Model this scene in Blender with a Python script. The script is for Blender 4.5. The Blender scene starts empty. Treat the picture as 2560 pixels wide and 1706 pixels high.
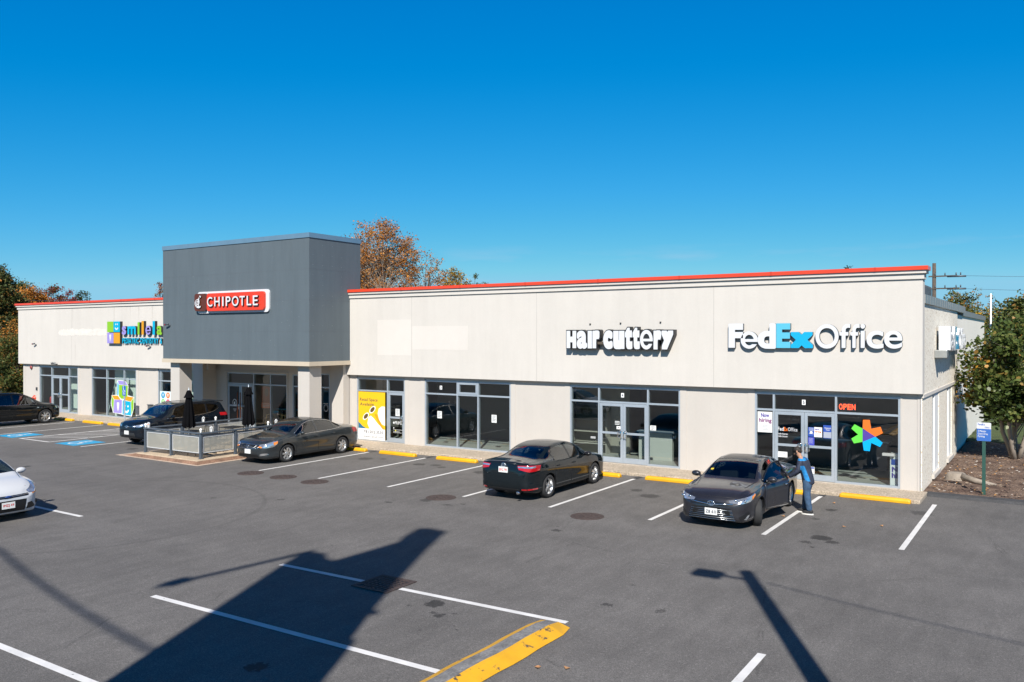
import bpy, bmesh, math, random
import numpy as np
from mathutils import Vector, Matrix, Euler
from mathutils.bvhtree import BVHTree
random.seed(7); rng = np.random.default_rng(7)
R = math.radians
S = bpy.context.scene
COL = S.collection
# ---------------------------------------------------------------- camera
cam = bpy.data.objects.new('camera', bpy.data.cameras.new('camera')); COL.objects.link(cam)
cam.location = (0, 0, 4.6)
cam.rotation_euler = (R(90 - 0.296), 0, R(33.181))
cam.data.sensor_width = 36.0
cam.data.lens = 2094.46 / 2560 * 36.0
cam.data.clip_end = 3000
S.camera = cam
# ---------------------------------------------------------------- sky and sun
SUN_AZ, SUN_EL = R(27.8), R(41.0)          # azimuth: from -y towards +x
world = bpy.data.worlds.new("World"); S.world = world; world.use_nodes = True
wn = world.node_tree; wn.nodes.clear()
def wnode(t, **k):
    n = wn.nodes.new(t)
    for a, b in k.items(): setattr(n, a, b)
    return n
sky = wnode('ShaderNodeTexSky', sky_type='NISHITA', sun_disc=False, sun_elevation=SUN_EL, sun_rotation=R(180) - SUN_AZ,
            altitude=0, air_density=1.0, dust_density=0.0, ozone_density=10.0)
# the raw sky is compressed channel by channel towards the deep polarised blue of the photograph
sp3 = wnode('ShaderNodeSeparateColor'); cb3 = wnode('ShaderNodeCombineColor')
wn.links.new(sky.outputs[0], sp3.inputs[0])
def chan(i, ops):
    o_ = sp3.outputs[i]
    for op, v in ops:
        q_ = wnode('ShaderNodeMath', operation=op); q_.inputs[1].default_value = v; wn.links.new(o_, q_.inputs[0]); o_ = q_.outputs[0]
    wn.links.new(o_, cb3.inputs[i])
chan(0, (('SUBTRACT', 1.05), ('MAXIMUM', 0), ('MULTIPLY', .1695), ('POWER', 1.35), ('MULTIPLY', 6.4), ('MINIMUM', 2.7)))
chan(1, (('POWER', .9), ('MULTIPLY', 1.147), ('MINIMUM', 6.1)))
chan(2, (('POWER', .5), ('MULTIPLY', 2.95), ('MINIMUM', 8.2)))
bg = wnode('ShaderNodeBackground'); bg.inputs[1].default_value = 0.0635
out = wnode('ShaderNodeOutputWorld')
# two faint wisps of cloud low over the roofs
tc = wnode('ShaderNodeTexCoord'); 
mp = wnode('ShaderNodeMapping'); mp.inputs['Scale'].default_value = (7, 7, 46)
nz = wnode('ShaderNodeTexNoise'); nz.inputs['Scale'].default_value = 1.0; nz.inputs['Detail'].default_value = 5
sx = wnode('ShaderNodeSeparateXYZ')
band = wnode('ShaderNodeMapRange'); band.inputs[1].default_value = 0.035; band.inputs[2].default_value = 0.075; 
band2 = wnode('ShaderNodeMapRange'); band2.inputs[1].default_value = 0.115; band2.inputs[2].default_value = 0.075
th = wnode('ShaderNodeMapRange'); th.inputs[1].default_value = 0.58; th.inputs[2].default_value = 0.80
m1 = wnode('ShaderNodeMath', operation='MULTIPLY'); m2 = wnode('ShaderNodeMath', operation='MULTIPLY')
m3 = wnode('ShaderNodeMath', operation='MULTIPLY'); m3.inputs[1].default_value = 0.45
mx = wnode('ShaderNodeMix', data_type='RGBA'); mx.inputs[7].default_value = (5.0, 6.2, 8.0, 1)
L = wn.links.new
L(tc.outputs['Generated'], mp.inputs[0]); L(mp.outputs[0], nz.inputs['Vector'])
L(tc.outputs['Generated'], sx.inputs[0]); L(sx.outputs[2], band.inputs[0]); L(sx.outputs[2], band2.inputs[0])
L(nz.outputs[0], th.inputs[0]); L(band.outputs[0], m1.inputs[0]); L(band2.outputs[0], m1.inputs[1])
L(m1.outputs[0], m2.inputs[0]); L(th.outputs[0], m2.inputs[1]); L(m2.outputs[0], m3.inputs[0])
L(m3.outputs[0], mx.inputs[0]); zen = wnode('ShaderNodeMapRange', interpolation_type='SMOOTHSTEP'); zen.inputs[1].default_value = .40; zen.inputs[2].default_value = .85; zen.inputs[3].default_value = 1.0; zen.inputs[4].default_value = .34     # upper sky, out of view, dimmed on purpose so less skylight fills the shadows
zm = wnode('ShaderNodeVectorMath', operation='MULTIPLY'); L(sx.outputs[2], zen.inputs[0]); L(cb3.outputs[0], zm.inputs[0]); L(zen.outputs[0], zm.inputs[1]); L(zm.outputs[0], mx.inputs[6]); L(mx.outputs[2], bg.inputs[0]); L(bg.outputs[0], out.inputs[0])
sl = bpy.data.lights.new('sun', 'SUN'); sl.energy = 4.6; sl.angle = R(0.53); sl.color = (1.0, 0.95, 0.875)
sun = bpy.data.objects.new('sun', sl); COL.objects.link(sun)
sd = Vector((math.sin(SUN_AZ) * math.cos(SUN_EL), -math.cos(SUN_AZ) * math.cos(SUN_EL), math.sin(SUN_EL)))
sun.rotation_euler = sd.to_track_quat('Z', 'Y').to_euler(); sun.location = sd * 60
vs = S.view_settings; vs.view_transform = 'Standard'; vs.look = 'None'; vs.gamma = 1; vs.exposure = 0.66
S.cycles.max_bounces = 8; S.cycles.transparent_max_bounces = 24; S.cycles.glossy_bounces = 4; S.cycles.caustics_reflective = False
S.cycles.sample_clamp_indirect = 6

# ---------------------------------------------------------------- object helpers
def tag(o, label=None, cat=None, group=None, kind=None):
    if label: o['label'] = label
    if cat: o['category'] = cat
    if group: o['group'] = group
    if kind: o['kind'] = kind
    return o
def thing(name, label, cat, loc=(0, 0, 0), rz=0, group=None):
    o = bpy.data.objects.new(name, None); COL.objects.link(o); o.empty_display_size = .2
    o.location = loc; o.rotation_euler = (0, 0, rz)
    return tag(o, label, cat, group)
def lmat(o): return Matrix.LocRotScale(o.location, o.rotation_euler, o.scale)
def wmat(o):
    m = lmat(o)
    while o.parent: 
        m = lmat(o.parent) @ o.matrix_parent_inverse @ m if False else lmat(o.parent) @ m
        o = o.parent
    return m
class MB:
    """collects boxes, prisms, tubes... and links them as ONE mesh object"""
    def __init__(s): s.v = []; s.f = []; s.m = []; s.mi = 0; s.sm = []; s.smooth = False
    def add(s, vs, fs):
        n = len(s.v); s.v += [tuple(p) for p in vs]
        for f in fs: s.f.append([i + n for i in f]); s.m.append(s.mi); s.sm.append(s.smooth)
        return s
    def box(s, x0, x1, y0, y1, z0, z1):
        return s.add([(x0,y0,z0),(x1,y0,z0),(x1,y1,z0),(x0,y1,z0),(x0,y0,z1),(x1,y0,z1),(x1,y1,z1),(x0,y1,z1)],
                     [(3,2,1,0),(4,5,6,7),(0,1,5,4),(1,2,6,5),(2,3,7,6),(3,0,4,7)])
    def obox(s, c, sx, sy, sz, M=None):
        M = M or Matrix()
        vs = [M @ Vector((a*sx/2, b*sy/2, d*sz/2)) + Vector(c) for d in (-1,1) for a,b in ((-1,-1),(1,-1),(1,1),(-1,1))]
        return s.add(vs, [(3,2,1,0),(4,5,6,7),(0,1,5,4),(1,2,6,5),(2,3,7,6),(3,0,4,7)])
    def quad(s, a, b, c, d): return s.add([a,b,c,d], [(0,1,2,3)])
    def prism(s, poly, f0, f1, cap=True):
        """poly: list of 2D, f0/f1: map 2D -> 3D at either end"""
        n = len(poly); vs = [f0(*p) for p in poly] + [f1(*p) for p in poly]
        fs = [(i, (i+1) % n, n + (i+1) % n, n + i) for i in range(n)]
        if cap: fs += [tuple(range(n))[::-1], tuple(range(n, 2*n))]
        return s.add(vs, fs)
    def tube(s, path, r, n=8, cap=True):
        P = [Vector(p) for p in path]; rs = r if isinstance(r, (list, tuple)) else [r]*len(P)
        vs = []; fs = []; prev = None
        for i, p in enumerate(P):
            t = (P[min(i+1, len(P)-1)] - P[max(i-1, 0)]).normalized()
            if prev is None: a = t.orthogonal().normalized()
            else: a = (prev - t * prev.dot(t)); a = a.normalized() if a.length > 1e-6 else t.orthogonal().normalized()
            prev = a; b = t.cross(a)
            for k in range(n):
                an = 2*math.pi*k/n; vs.append(p + (a*math.cos(an) + b*math.sin(an))*rs[i])
        for i in range(len(P)-1):
            for k in range(n): fs.append((i*n+k, i*n+(k+1)%n, (i+1)*n+(k+1)%n, (i+1)*n+k))
        if cap: fs += [tuple(range(n))[::-1], tuple(range((len(P)-1)*n, len(P)*n))]
        return s.add(vs, fs)
    def lathe(s, prof, n=24, c=(0,0,0), M=None, closed=False, cap=True):
        """prof: (radius, height) about local z"""
        M = M or Matrix(); c = Vector(c); vs = []; fs = []
        for r, h in prof:
            for k in range(n):
                an = 2*math.pi*k/n; vs.append(M @ Vector((r*math.cos(an), r*math.sin(an), h)) + c)
        m = len(prof)
        for i in range(m if closed else m-1):
            j = (i+1) % m
            for k in range(n): fs.append((i*n+k, i*n+(k+1)%n, j*n+(k+1)%n, j*n+k))
        if not closed and cap:
            if prof[0][0] > 1e-5: fs.append(tuple(range(n))[::-1])
            if prof[-1][0] > 1e-5: fs.append(tuple(range((m-1)*n, m*n)))
        return s.add(vs, fs)
    def ellipsoid(s, c, rx, ry, rz, n=16, m=10, M=None):
        M = M or Matrix(); c = Vector(c); vs = [c + M @ Vector((0,0,-rz))]; fs = []
        for i in range(1, m):
            t = math.pi*i/m
            for k in range(n):
                a = 2*math.pi*k/n
                vs.append(c + M @ Vector((rx*math.sin(t)*math.cos(a), ry*math.sin(t)*math.sin(a), -rz*math.cos(t))))
        vs.append(c + M @ Vector((0,0,rz))); e = len(vs)-1
        for k in range(n): fs.append((0, 1+(k+1)%n, 1+k)); fs.append((e, 1+(m-2)*n+k, 1+(m-2)*n+(k+1)%n))
        for i in range(m-2):
            for k in range(n): fs.append((1+i*n+k, 1+i*n+(k+1)%n, 1+(i+1)*n+(k+1)%n, 1+(i+1)*n+k))
        return s.add(vs, fs)
    def build(s, name, mats, parent=None, smooth=None, bevel=0, local=False, fixn=True):
        me = bpy.data.meshes.new(name); me.from_pydata([tuple(v) for v in s.v], [], s.f); 
        mats = mats if isinstance(mats, (list, tuple)) else [mats]
        for m in mats: me.materials.append(m)
        me.polygons.foreach_set('material_index', s.m)
        me.polygons.foreach_set('use_smooth', [True]*len(s.f) if smooth else s.sm)
        if fixn:
            bm = bmesh.new(); bm.from_mesh(me); bmesh.ops.recalc_face_normals(bm, faces=bm.faces); bm.to_mesh(me); bm.free()
        o = link(name, me, parent, local)
        if bevel:
            b = o.modifiers.new('bevel', 'BEVEL'); b.width = bevel; b.segments = 2; b.limit_method = 'ANGLE'
        return o
def link(name, me, parent=None, local=False):
    me.update(); o = bpy.data.objects.new(name, me); COL.objects.link(o)
    if parent is not None:
        o.parent = parent
        if not local:           # geometry given in world coordinates: move it into the parent's space
            me.transform(wmat(parent).inverted())
    return o
def dup(root, loc, rz, label=None, group=None, name=None):
    r = root.copy(); COL.objects.link(r); r.location = loc; r.rotation_euler = (0, 0, rz)
    if label: r['label'] = label
    if group: r['group'] = group
    for ch in list(root.children):
        c = ch.copy(); COL.objects.link(c); c.parent = r
        for g in list(ch.children):
            d = g.copy(); COL.objects.link(d); d.parent = c
    return r
def struct(o): o['kind'] = 'structure'; return o

# ---------------------------------------------------------------- materials
def newmat(name):
    m = bpy.data.materials.new(name); m.use_nodes = True; return m, m.node_tree, m.node_tree.nodes['Principled BSDF']
def nd(t, typ, ins=None, **k):
    n = t.nodes.new(typ)
    for a, b in k.items(): setattr(n, a, b)
    for a, b in (ins or {}).items():
        if isinstance(b, bpy.types.NodeSocket): t.links.new(b, n.inputs[a])
        else: n.inputs[a].default_value = b
    return n
def c4(c): return (c[0], c[1], c[2], 1)
def mat(name, col, rough=.6, metal=0, var=0, vscale=2.0, bump=0, bscale=60, coat=0, spec=.5, col2=None, stretch=(1,1,1), emit=0, fine=0):
    m, t, b = newmat(name)
    b.inputs['Roughness'].default_value = rough; b.inputs['Metallic'].default_value = metal
    b.inputs['Coat Weight'].default_value = coat; b.inputs['Coat Roughness'].default_value = .03
    b.inputs['Specular IOR Level'].default_value = spec
    b.inputs['Base Color'].default_value = c4(col)
    tc = None
    if var or bump or fine:
        tc = nd(t, 'ShaderNodeTexCoord'); mp = nd(t, 'ShaderNodeMapping', {0: tc.outputs['Object'], 'Scale': stretch})
    if var or fine:
        n1 = nd(t, 'ShaderNodeTexNoise', {'Vector': mp.outputs[0], 'Scale': vscale, 'Detail': 6, 'Roughness': .6})
        r1 = nd(t, 'ShaderNodeMapRange', {0: n1.outputs[0], 1: .3, 2: .7})
        a = [max(0, x*(1-var)) for x in col]; d = col2 or [x*(1+var) for x in col]
        mix = nd(t, 'ShaderNodeMix', {0: r1.outputs[0], 6: c4(a), 7: c4(d)}, data_type='RGBA'); res = mix.outputs[2]
        if fine:
            n2 = nd(t, 'ShaderNodeTexNoise', {'Vector': mp.outputs[0], 'Scale': bscale, 'Detail': 2})
            r2 = nd(t, 'ShaderNodeMapRange', {0: n2.outputs[0], 1: .3, 2: .7, 3: 1-fine, 4: 1+fine})
            mm = nd(t, 'ShaderNodeVectorMath', {0: res, 1: r2.outputs[0]}, operation='MULTIPLY'); res = mm.outputs[0]
        t.links.new(res, b.inputs['Base Color'])
    if bump:
        n3 = nd(t, 'ShaderNodeTexNoise', {'Vector': mp.outputs[0], 'Scale': bscale, 'Detail': 4})
        bp = nd(t, 'ShaderNodeBump', {'Height': n3.outputs[0], 'Strength': min(1, bump), 'Distance': .02 if bump < 1 else .05})
        t.links.new(bp.outputs[0], b.inputs['Normal'])
    if emit:
        b.inputs['Emission Color'].default_value = c4(col); b.inputs['Emission Strength'].default_value = emit
    return m
def glassmat(name, tint, refl=1.0, rough=0.0, base=.03):
    m, t, b = newmat(name); t.nodes.remove(b); o = t.nodes['Material Output']
    tr = nd(t, 'ShaderNodeBsdfTransparent', {0: c4(tint)}); gl = nd(t, 'ShaderNodeBsdfGlossy', {'Roughness': rough, 'Color': (1,1,1,1)})
    ge = nd(t, 'ShaderNodeNewGeometry'); dt = nd(t, 'ShaderNodeVectorMath', {0: ge.outputs['Incoming'], 1: ge.outputs['Normal']}, operation='DOT_PRODUCT')
    ab = nd(t, 'ShaderNodeMath', {0: dt.outputs['Value']}, operation='ABSOLUTE'); iv = nd(t, 'ShaderNodeMath', {0: 1.0, 1: ab.outputs[0]}, operation='SUBTRACT'); pw = nd(t, 'ShaderNodeMath', {0: iv.outputs[0], 1: 5.0}, operation='POWER')
    sc = nd(t, 'ShaderNodeMath', {0: pw.outputs[0], 1: .96, 2: .04}, operation='MULTIPLY_ADD')
    ma = nd(t, 'ShaderNodeMath', {0: sc.outputs[0], 1: refl, 2: base}, operation='MULTIPLY_ADD', use_clamp=True)
    mx = nd(t, 'ShaderNodeMixShader', {0: ma.outputs[0], 1: tr.outputs[0], 2: gl.outputs[0]})
    t.links.new(mx.outputs[0], o.inputs[0]); return m
def sig(c): return tuple(((x/255)/12.92 if x/255 <= .04045 else ((x/255+.055)/1.055)**2.4) for x in c)
M = {}
M['white'] = mat('white_paint', (.78,.78,.77), .5)
M['black'] = mat('black', (.012,.012,.014), .5)
M['blackgloss'] = mat('black_gloss', (.012,.012,.014), .2)
M['rubber'] = mat('rubber', (.022,.022,.023), .8)
M['alu'] = mat('aluminium', (.40,.45,.50), .42, .35, var=.08, vscale=1.5)
M['steel'] = mat('steel', (.5,.52,.54), .3, .9)
M['chrome'] = mat('chrome', (.75,.75,.76), .12, 1)
M['darksteel'] = mat('dark_steel', (.075,.088,.105), .45, .3, var=.15, vscale=3)
M['glass'] = glassmat('window_glass', (.72,.79,.78), 1.6, base=.04)
M['clear'] = glassmat('clear_glass', (.9,.92,.92), 1.2)
# ================================================================ ground, asphalt, markings
def asphalt_mat():
    m, t, b = newmat('asphalt'); b.inputs['Roughness'].default_value = .82; b.inputs['Specular IOR Level'].default_value = .35
    tc = nd(t, 'ShaderNodeTexCoord'); P = tc.outputs['Object']
    big = nd(t, 'ShaderNodeTexNoise', {'Vector': P, 'Scale': .22, 'Detail': 6, 'Roughness': .62})
    bigr = nd(t, 'ShaderNodeMapRange', {0: big.outputs[0], 1: .3, 2: .72, 3: .84, 4: 1.12})
    st = nd(t, 'ShaderNodeMapping', {0: P, 'Scale': (1.2, .35, 1), 'Rotation': (0, 0, .25)})
    mid = nd(t, 'ShaderNodeTexNoise', {'Vector': st.outputs[0], 'Scale': 2.6, 'Detail': 6, 'Roughness': .7})
    midr = nd(t, 'ShaderNodeMapRange', {0: mid.outputs[0], 1: .3, 2: .7, 3: .84, 4: 1.13})
    fine = nd(t, 'ShaderNodeTexNoise', {'Vector': P, 'Scale': 17, 'Detail': 5, 'Roughness': .85})
    finer = nd(t, 'ShaderNodeMapRange', {0: fine.outputs[0], 1: .3, 2: .7, 3: .72, 4: 1.26})
    # random little spots (gum, oil drips) and hairline cracks
    vo = nd(t, 'ShaderNodeTexVoronoi', {'Vector': P, 'Scale': 1.1, 'Randomness': 1})
    rad = nd(t, 'ShaderNodeTexWhiteNoise', {'Vector': vo.outputs['Position']})
    rr = nd(t, 'ShaderNodeMath', {0: rad.outputs[0], 1: 5.0}, operation='POWER'); rr2 = nd(t, 'ShaderNodeMath', {0: rr.outputs[0], 1: .05}, operation='MULTIPLY')
    wob = nd(t, 'ShaderNodeTexNoise', {'Vector': P, 'Scale': 9, 'Detail': 3})
    wo = nd(t, 'ShaderNodeMath', {0: wob.outputs[0], 1: .10, 2: -.05}, operation='MULTIPLY_ADD')
    dd = nd(t, 'ShaderNodeMath', {0: vo.outputs['Distance'], 1: wo.outputs[0]}, operation='ADD')
    df = nd(t, 'ShaderNodeMath', {0: dd.outputs[0], 1: rr2.outputs[0]}, operation='SUBTRACT')
    spot = nd(t, 'ShaderNodeMapRange', {0: df.outputs[0], 1: -.01, 2: .012, 3: .5, 4: 1.0})
    cv = nd(t, 'ShaderNodeTexVoronoi', {'Vector': P, 'Scale': .16}, feature='DISTANCE_TO_EDGE')
    wv = nd(t, 'ShaderNodeTexNoise', {'Vector': P, 'Scale': 1.4, 'Detail': 5})
    cw = nd(t, 'ShaderNodeMath', {0: wv.outputs[0], 1: .05, 2: -.024}, operation='MULTIPLY_ADD')
    ca = nd(t, 'ShaderNodeMath', {0: cv.outputs[0], 1: cw.outputs[0]}, operation='ADD'); cb = nd(t, 'ShaderNodeMath', {0: ca.outputs[0]}, operation='ABSOLUTE')
    crk = nd(t, 'ShaderNodeMapRange', {0: cb.outputs[0], 1: 0, 2: .0028, 3: .70, 4: 1})
    res = bigr.outputs[0]
    ckm = nd(t, 'ShaderNodeMapRange', {0: big.outputs[0], 1: .50, 2: .56, 3: 1, 4: 0}); crk = nd(t, 'ShaderNodeMath', {0: crk.outputs[0], 1: ckm.outputs[0]}, operation='MAXIMUM')
    for x in (midr, finer, spot, crk): res = nd(t, 'ShaderNodeMath', {0: res, 1: x.outputs[0]}, operation='MULTIPLY').outputs[0]
    ln = nd(t, 'ShaderNodeMapping', {0: P, 'Scale': (.05, .55, 1), 'Rotation': (0, 0, .03)}); lno = nd(t, 'ShaderNodeTexNoise', {'Vector': ln.outputs[0], 'Scale': 1.3, 'Detail': 5, 'Roughness': .6})
    lnr = nd(t, 'ShaderNodeMapRange', {0: lno.outputs[0], 1: .35, 2: .65, 3: .93, 4: 1.06})
    gr = nd(t, 'ShaderNodeTexVoronoi', {'Vector': P, 'Scale': 34}); gw = nd(t, 'ShaderNodeSeparateColor', {0: gr.outputs['Color']}); grr = nd(t, 'ShaderNodeMapRange', {0: gw.outputs[0], 1: .86, 2: 1.0, 3: 1.0, 4: 1.28})
    pt = nd(t, 'ShaderNodeTexNoise', {'Vector': P, 'Scale': .75, 'Detail': 2}); ptr = nd(t, 'ShaderNodeMapRange', {0: pt.outputs[0], 1: .56, 2: .60, 3: 1.0, 4: .945})
    g2 = nd(t, 'ShaderNodeTexNoise', {'Vector': P, 'Scale': 52, 'Detail': 2, 'Roughness': .7}); g2r = nd(t, 'ShaderNodeMapRange', {0: g2.outputs[0], 1: .32, 2: .68, 3: .58, 4: 1.46})
    for x in (lnr, grr, ptr, g2r): res = nd(t, 'ShaderNodeMath', {0: res, 1: x.outputs[0]}, operation='MULTIPLY').outputs[0]
    # stains where the photograph has them
    warp = nd(t, 'ShaderNodeTexNoise', {'Vector': P, 'Scale': 9, 'Detail': 6, 'Roughness': .65})
    wp = nd(t, 'ShaderNodeVectorMath', {0: warp.outputs['Color'], 1: (.5, .5, .5)}, operation='SUBTRACT')
    ws = nd(t, 'ShaderNodeVectorMath', {0: wp.outputs[0], 'Scale': .46}, operation='SCALE')
    PW = nd(t, 'ShaderNodeVectorMath', {0: P, 1: ws.outputs[0]}, operation='ADD').outputs[0]
    for x, y, r, s in STAINS:
        d = nd(t, 'ShaderNodeVectorMath', {0: PW, 1: (x, y, 0)}, operation='DISTANCE')
        k = nd(t, 'ShaderNodeMapRange', {0: d.outputs['Value'], 1: r*.82, 2: r*1.05, 3: max(.28, s-.2), 4: 1})
        res = nd(t, 'ShaderNodeMath', {0: res, 1: k.outputs[0]}, operation='MULTIPLY').outputs[0]
    # long curved tyre scuff
    d = nd(t, 'ShaderNodeVectorMath', {0: P, 1: (-21.6, 12.4, 0)}, operation='DISTANCE')
    e = nd(t, 'ShaderNodeMath', {0: d.outputs['Value'], 1: 4.55}, operation='SUBTRACT'); e = nd(t, 'ShaderNodeMath', {0: e.outputs[0]}, operation='ABSOLUTE')
    k = nd(t, 'ShaderNodeMapRange', {0: e.outputs[0], 1: .02, 2: .09, 3: .84, 4: 1}); res = nd(t, 'ShaderNodeMath', {0: res, 1: k.outputs[0]}, operation='MULTIPLY').outputs[0]
    col = nd(t, 'ShaderNodeVectorMath', {0: (.124, .1165, .110), 1: res}, operation='MULTIPLY')
    t.links.new(col.outputs[0], b.inputs['Base Color'])
    bp = nd(t, 'ShaderNodeBump', {'Height': fine.outputs[0], 'Strength': .55, 'Distance': .012}); t.links.new(bp.outputs[0], b.inputs['Normal'])
    return m
STAINS = [(-9.0,11.35,.20,.5),(-8.55,10.9,.09,.6),(-8.4,11.1,.06,.6),(-8.75,10.95,.07,.65),(-8.1,10.6,.05,.55),(-7.9,10.5,.05,.55),(-9.3,11.0,.06,.7),
    (-9.35,7.8,.17,.45),(-4.55,19.9,.26,.55),(-4.25,19.6,.16,.6),(-4.75,19.3,.14,.65),(-4.5,18.9,.07,.6),(-5.05,23.2,.16,.6),(-5.15,21.9,.12,.62),
    (-19.3,23.4,.25,.66),(-18.7,23.6,.2,.7),(-18.2,23.3,.16,.72),(-21.9,23.4,.3,.7),(-21.3,23.7,.15,.65),(-16.4,23.2,.3,.68),(-15.9,22.9,.2,.7),
    (-9.9,22.4,.3,.7),(-9.3,23.6,.14,.6),(-10.6,23.0,.2,.72),(-14.9,18.4,.22,.7),(-14.0,18.2,.12,.6),(-13.7,18.5,.08,.6),(-15.6,17.6,.1,.6),
    (-31.8,20.2,.25,.72),(-30.6,15.4,.16,.6),(-28.5,12.0,.16,.66),(-24.0,12.5,.12,.65),(-10.0,17.2,.12,.62),
    (-6.6,14.2,.07,.74),(-5.6,13.1,.10,.72),(-6.5,12.9,.1,.6),(-20.2,15.3,.11,.7),(-18.4,16.2,.1,.7),(-3.0,24.1,.3,.78)]
M['asphalt'] = asphalt_mat()
def sheet(name, x0, x1, y0, y1, z, m, kind='structure'):
    o = MB().quad((x0,y0,z),(x1,y0,z),(x1,y1,z),(x0,y1,z)).build(name, m, fixn=False); o['kind'] = kind; return o
M['earth'] = mat('earth', (.09,.085,.04), .95, var=.35, vscale=.1)
sheet('ground', -1200, 1200, -1200, 1200, -.03, M['earth'])
sheet('parking_lot', -150, 40, -70, 27.0, 0, M['asphalt'])
sheet('back_lot', -150, -54.2, 27.0, 70, -.01, M['asphalt'])
def yellowmat(name, col, chip, chipscale):
    m, t, b = newmat(name); b.inputs['Roughness'].default_value = .55
    tc = nd(t, 'ShaderNodeTexCoord')
    n = nd(t, 'ShaderNodeTexNoise', {'Vector': tc.outputs['Object'], 'Scale': chipscale, 'Detail': 8, 'Roughness': .7})
    r = nd(t, 'ShaderNodeMapRange', {0: n.outputs[0], 1: chip, 2: chip+.03})
    n2 = nd(t, 'ShaderNodeTexNoise', {'Vector': tc.outputs['Object'], 'Scale': 2.5, 'Detail': 5})
    r2 = nd(t, 'ShaderNodeMapRange', {0: n2.outputs[0], 1: .3, 2: .7, 3: .86, 4: 1.06})
    cc = nd(t, 'ShaderNodeVectorMath', {0: col, 1: r2.outputs[0]}, operation='MULTIPLY')
    x = nd(t, 'ShaderNodeMix', {0: r.outputs[0], 6: cc.outputs[0], 7: (.06,.055,.05,1)}, data_type='RGBA')
    t.links.new(x.outputs[2], b.inputs['Base Color']); 
    bp = nd(t, 'ShaderNodeBump', {'Height': n.outputs[0], 'Strength': .5, 'Distance': .02}); t.links.new(bp.outputs[0], b.inputs['Normal'])
    return m
M['line'] = yellowmat('line_paint', (.67,.655,.635), .66, 11)
def gline(x0, y0, x1, y1, w=.115, z=.005, m=None, name='parking_line'):
    d = Vector((x1-x0, y1-y0, 0)).normalized(); n = Vector((-d.y, d.x, 0)) * w/2
    a = Vector((x0,y0,z)); b = Vector((x1,y1,z))
    return struct(MB().quad(a-n, b-n, b+n, a+n).build(name, m or M['line'], fixn=False))
M['patch'] = mat('patch_asphalt', (.035,.035,.036), .85, fine=.2, bscale=40)
for X, y0, y1 in [(-23.0,19.3,24.75),(-20.1,19.27,24.75),(-17.2,19.35,24.7),(-14.33,19.35,24.75),(-11.5,19.42,24.8),(-8.6,19.45,24.9),(-5.75,19.45,25.05),(-2.85,19.7,25.5),
                  (-34.2,19.4,24.8),(-36.9,19.5,24.85),(-39.3,19.5,24.85),(-41.7,19.6,24.85),(-44.5,19.6,24.9),(-47.3,19.6,24.9),(-50.2,19.6,24.9)]:
    gline(X, y0, X, y1)
    if X > -24 and X < -3: gline(X, y1+.004, X, 25.33, .2, .004, M['patch'], 'asphalt_patch')
for k in range(8):       # hatched access aisle between the two blue bays
    y = 19.75 + k*.72
    gline(-39.22, y, -36.98, min(24.8, y+1.55), .1, .009)
gline(-39.36, 19.5, -36.84, 19.5, .11, .009)
for x0, y0, x1, y1 in [(-13.15,11.58,-10.95,11.634),(-10.06,11.656,-6.62,11.74),(-13.45,8.93,-6.98,9.05),(-13.6,6.24,-6.95,6.24),(-26.4,11.9,-20.92,11.88),
                       (-3.6,12.13,-3.54,6.6),(-.85,12.1,-.85,6.6),(-13.6,3.5,-6.95,3.5)]:
    gline(x0, y0, x1, y1, .125)
M['blue'] = mat('blue_paint', (.012,.29,.52), .6, var=.12, vscale=4)
M['linew'] = mat('symbol_paint', (.62,.66,.68), .6)
for cx in (-40.6, -35.5):
    q = MB().quad((cx-.75,19.4,.006),(cx+.75,19.4,.006),(cx+.75,20.85,.006),(cx-.75,20.85,.006)).build('accessible_bay_marking', M['blue'], fixn=False); struct(q)
    s = MB()
    def arc(x, y, r, a0, a1, w, n=14):
        for i in range(n):
            p, e = R(a0+(a1-a0)*i/n), R(a0+(a1-a0)*(i+1)/n)
            s.quad(*[(x+(r+o)*math.cos(a), y+(r+o)*math.sin(a), .011) for a, o in ((p,-w/2),(p,w/2),(e,w/2),(e,-w/2))])
    def seg(x0, y0, x1, y1, w):
        d = Vector((x1-x0, y1-y0, 0)).normalized(); n = Vector((-d.y, d.x, 0))*w/2; a = Vector((x0,y0,.0112)); b = Vector((x1,y1,.0112)); s.quad(a-n, b-n, b+n, a+n)
    arc(cx-.06, 19.98, .3, 120, 400, .09); arc(cx-.16, 20.66, .05, 0, 360, .1); seg(cx-.15,20.55,cx-.12,20.17,.1); seg(cx-.12,20.14,cx+.2,20.14,.1); seg(cx+.18,20.14,cx+.34,19.8,.1); seg(cx-.13,20.36,cx+.1,20.36,.07)
    struct(s.build('wheelchair_symbol', M['linew'], q, local=True, fixn=False))
# yellow kerbed island end, bottom of the lot
M['yellow'] = yellowmat('yellow_paint', (.72,.36,.006), .67, 5)
M['yellowworn'] = yellowmat('worn_yellow_paint', (.66,.34,.012), .60, 4)
M['kerbtop'] = mat('kerb_top', (.17,.165,.16), .85, var=.35, vscale=6, fine=.25, bscale=30)
b = MB(); ys = [11.55-.35*i for i in range(45)]; sec0 = None
prof = [(-7.08,.012),(-7.04,.055),(-6.90,.105),(-6.66,.118),(-6.60,.105),(-6.40,.012)]
rows = []
for i, y in enumerate(ys):
    w = math.sin(i*1.7)*.012 + math.sin(i*.6)*.014
    tp = min(1, .5 + i*1.2)
    rows.append([(x + w + (0 if i else .06*(k-2.5)/-2.5), y, z*tp) for k, (x, z) in enumerate(prof)])
for i in range(len(rows)-1):
    for k in range(5):
        b.mi = (0, 0, 1, 0, 0)[k]; b.quad(rows[i][k], rows[i][k+1], rows[i+1][k+1], rows[i+1][k])
b.mi = 0; b.add(rows[0], [tuple(range(6))])
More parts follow.
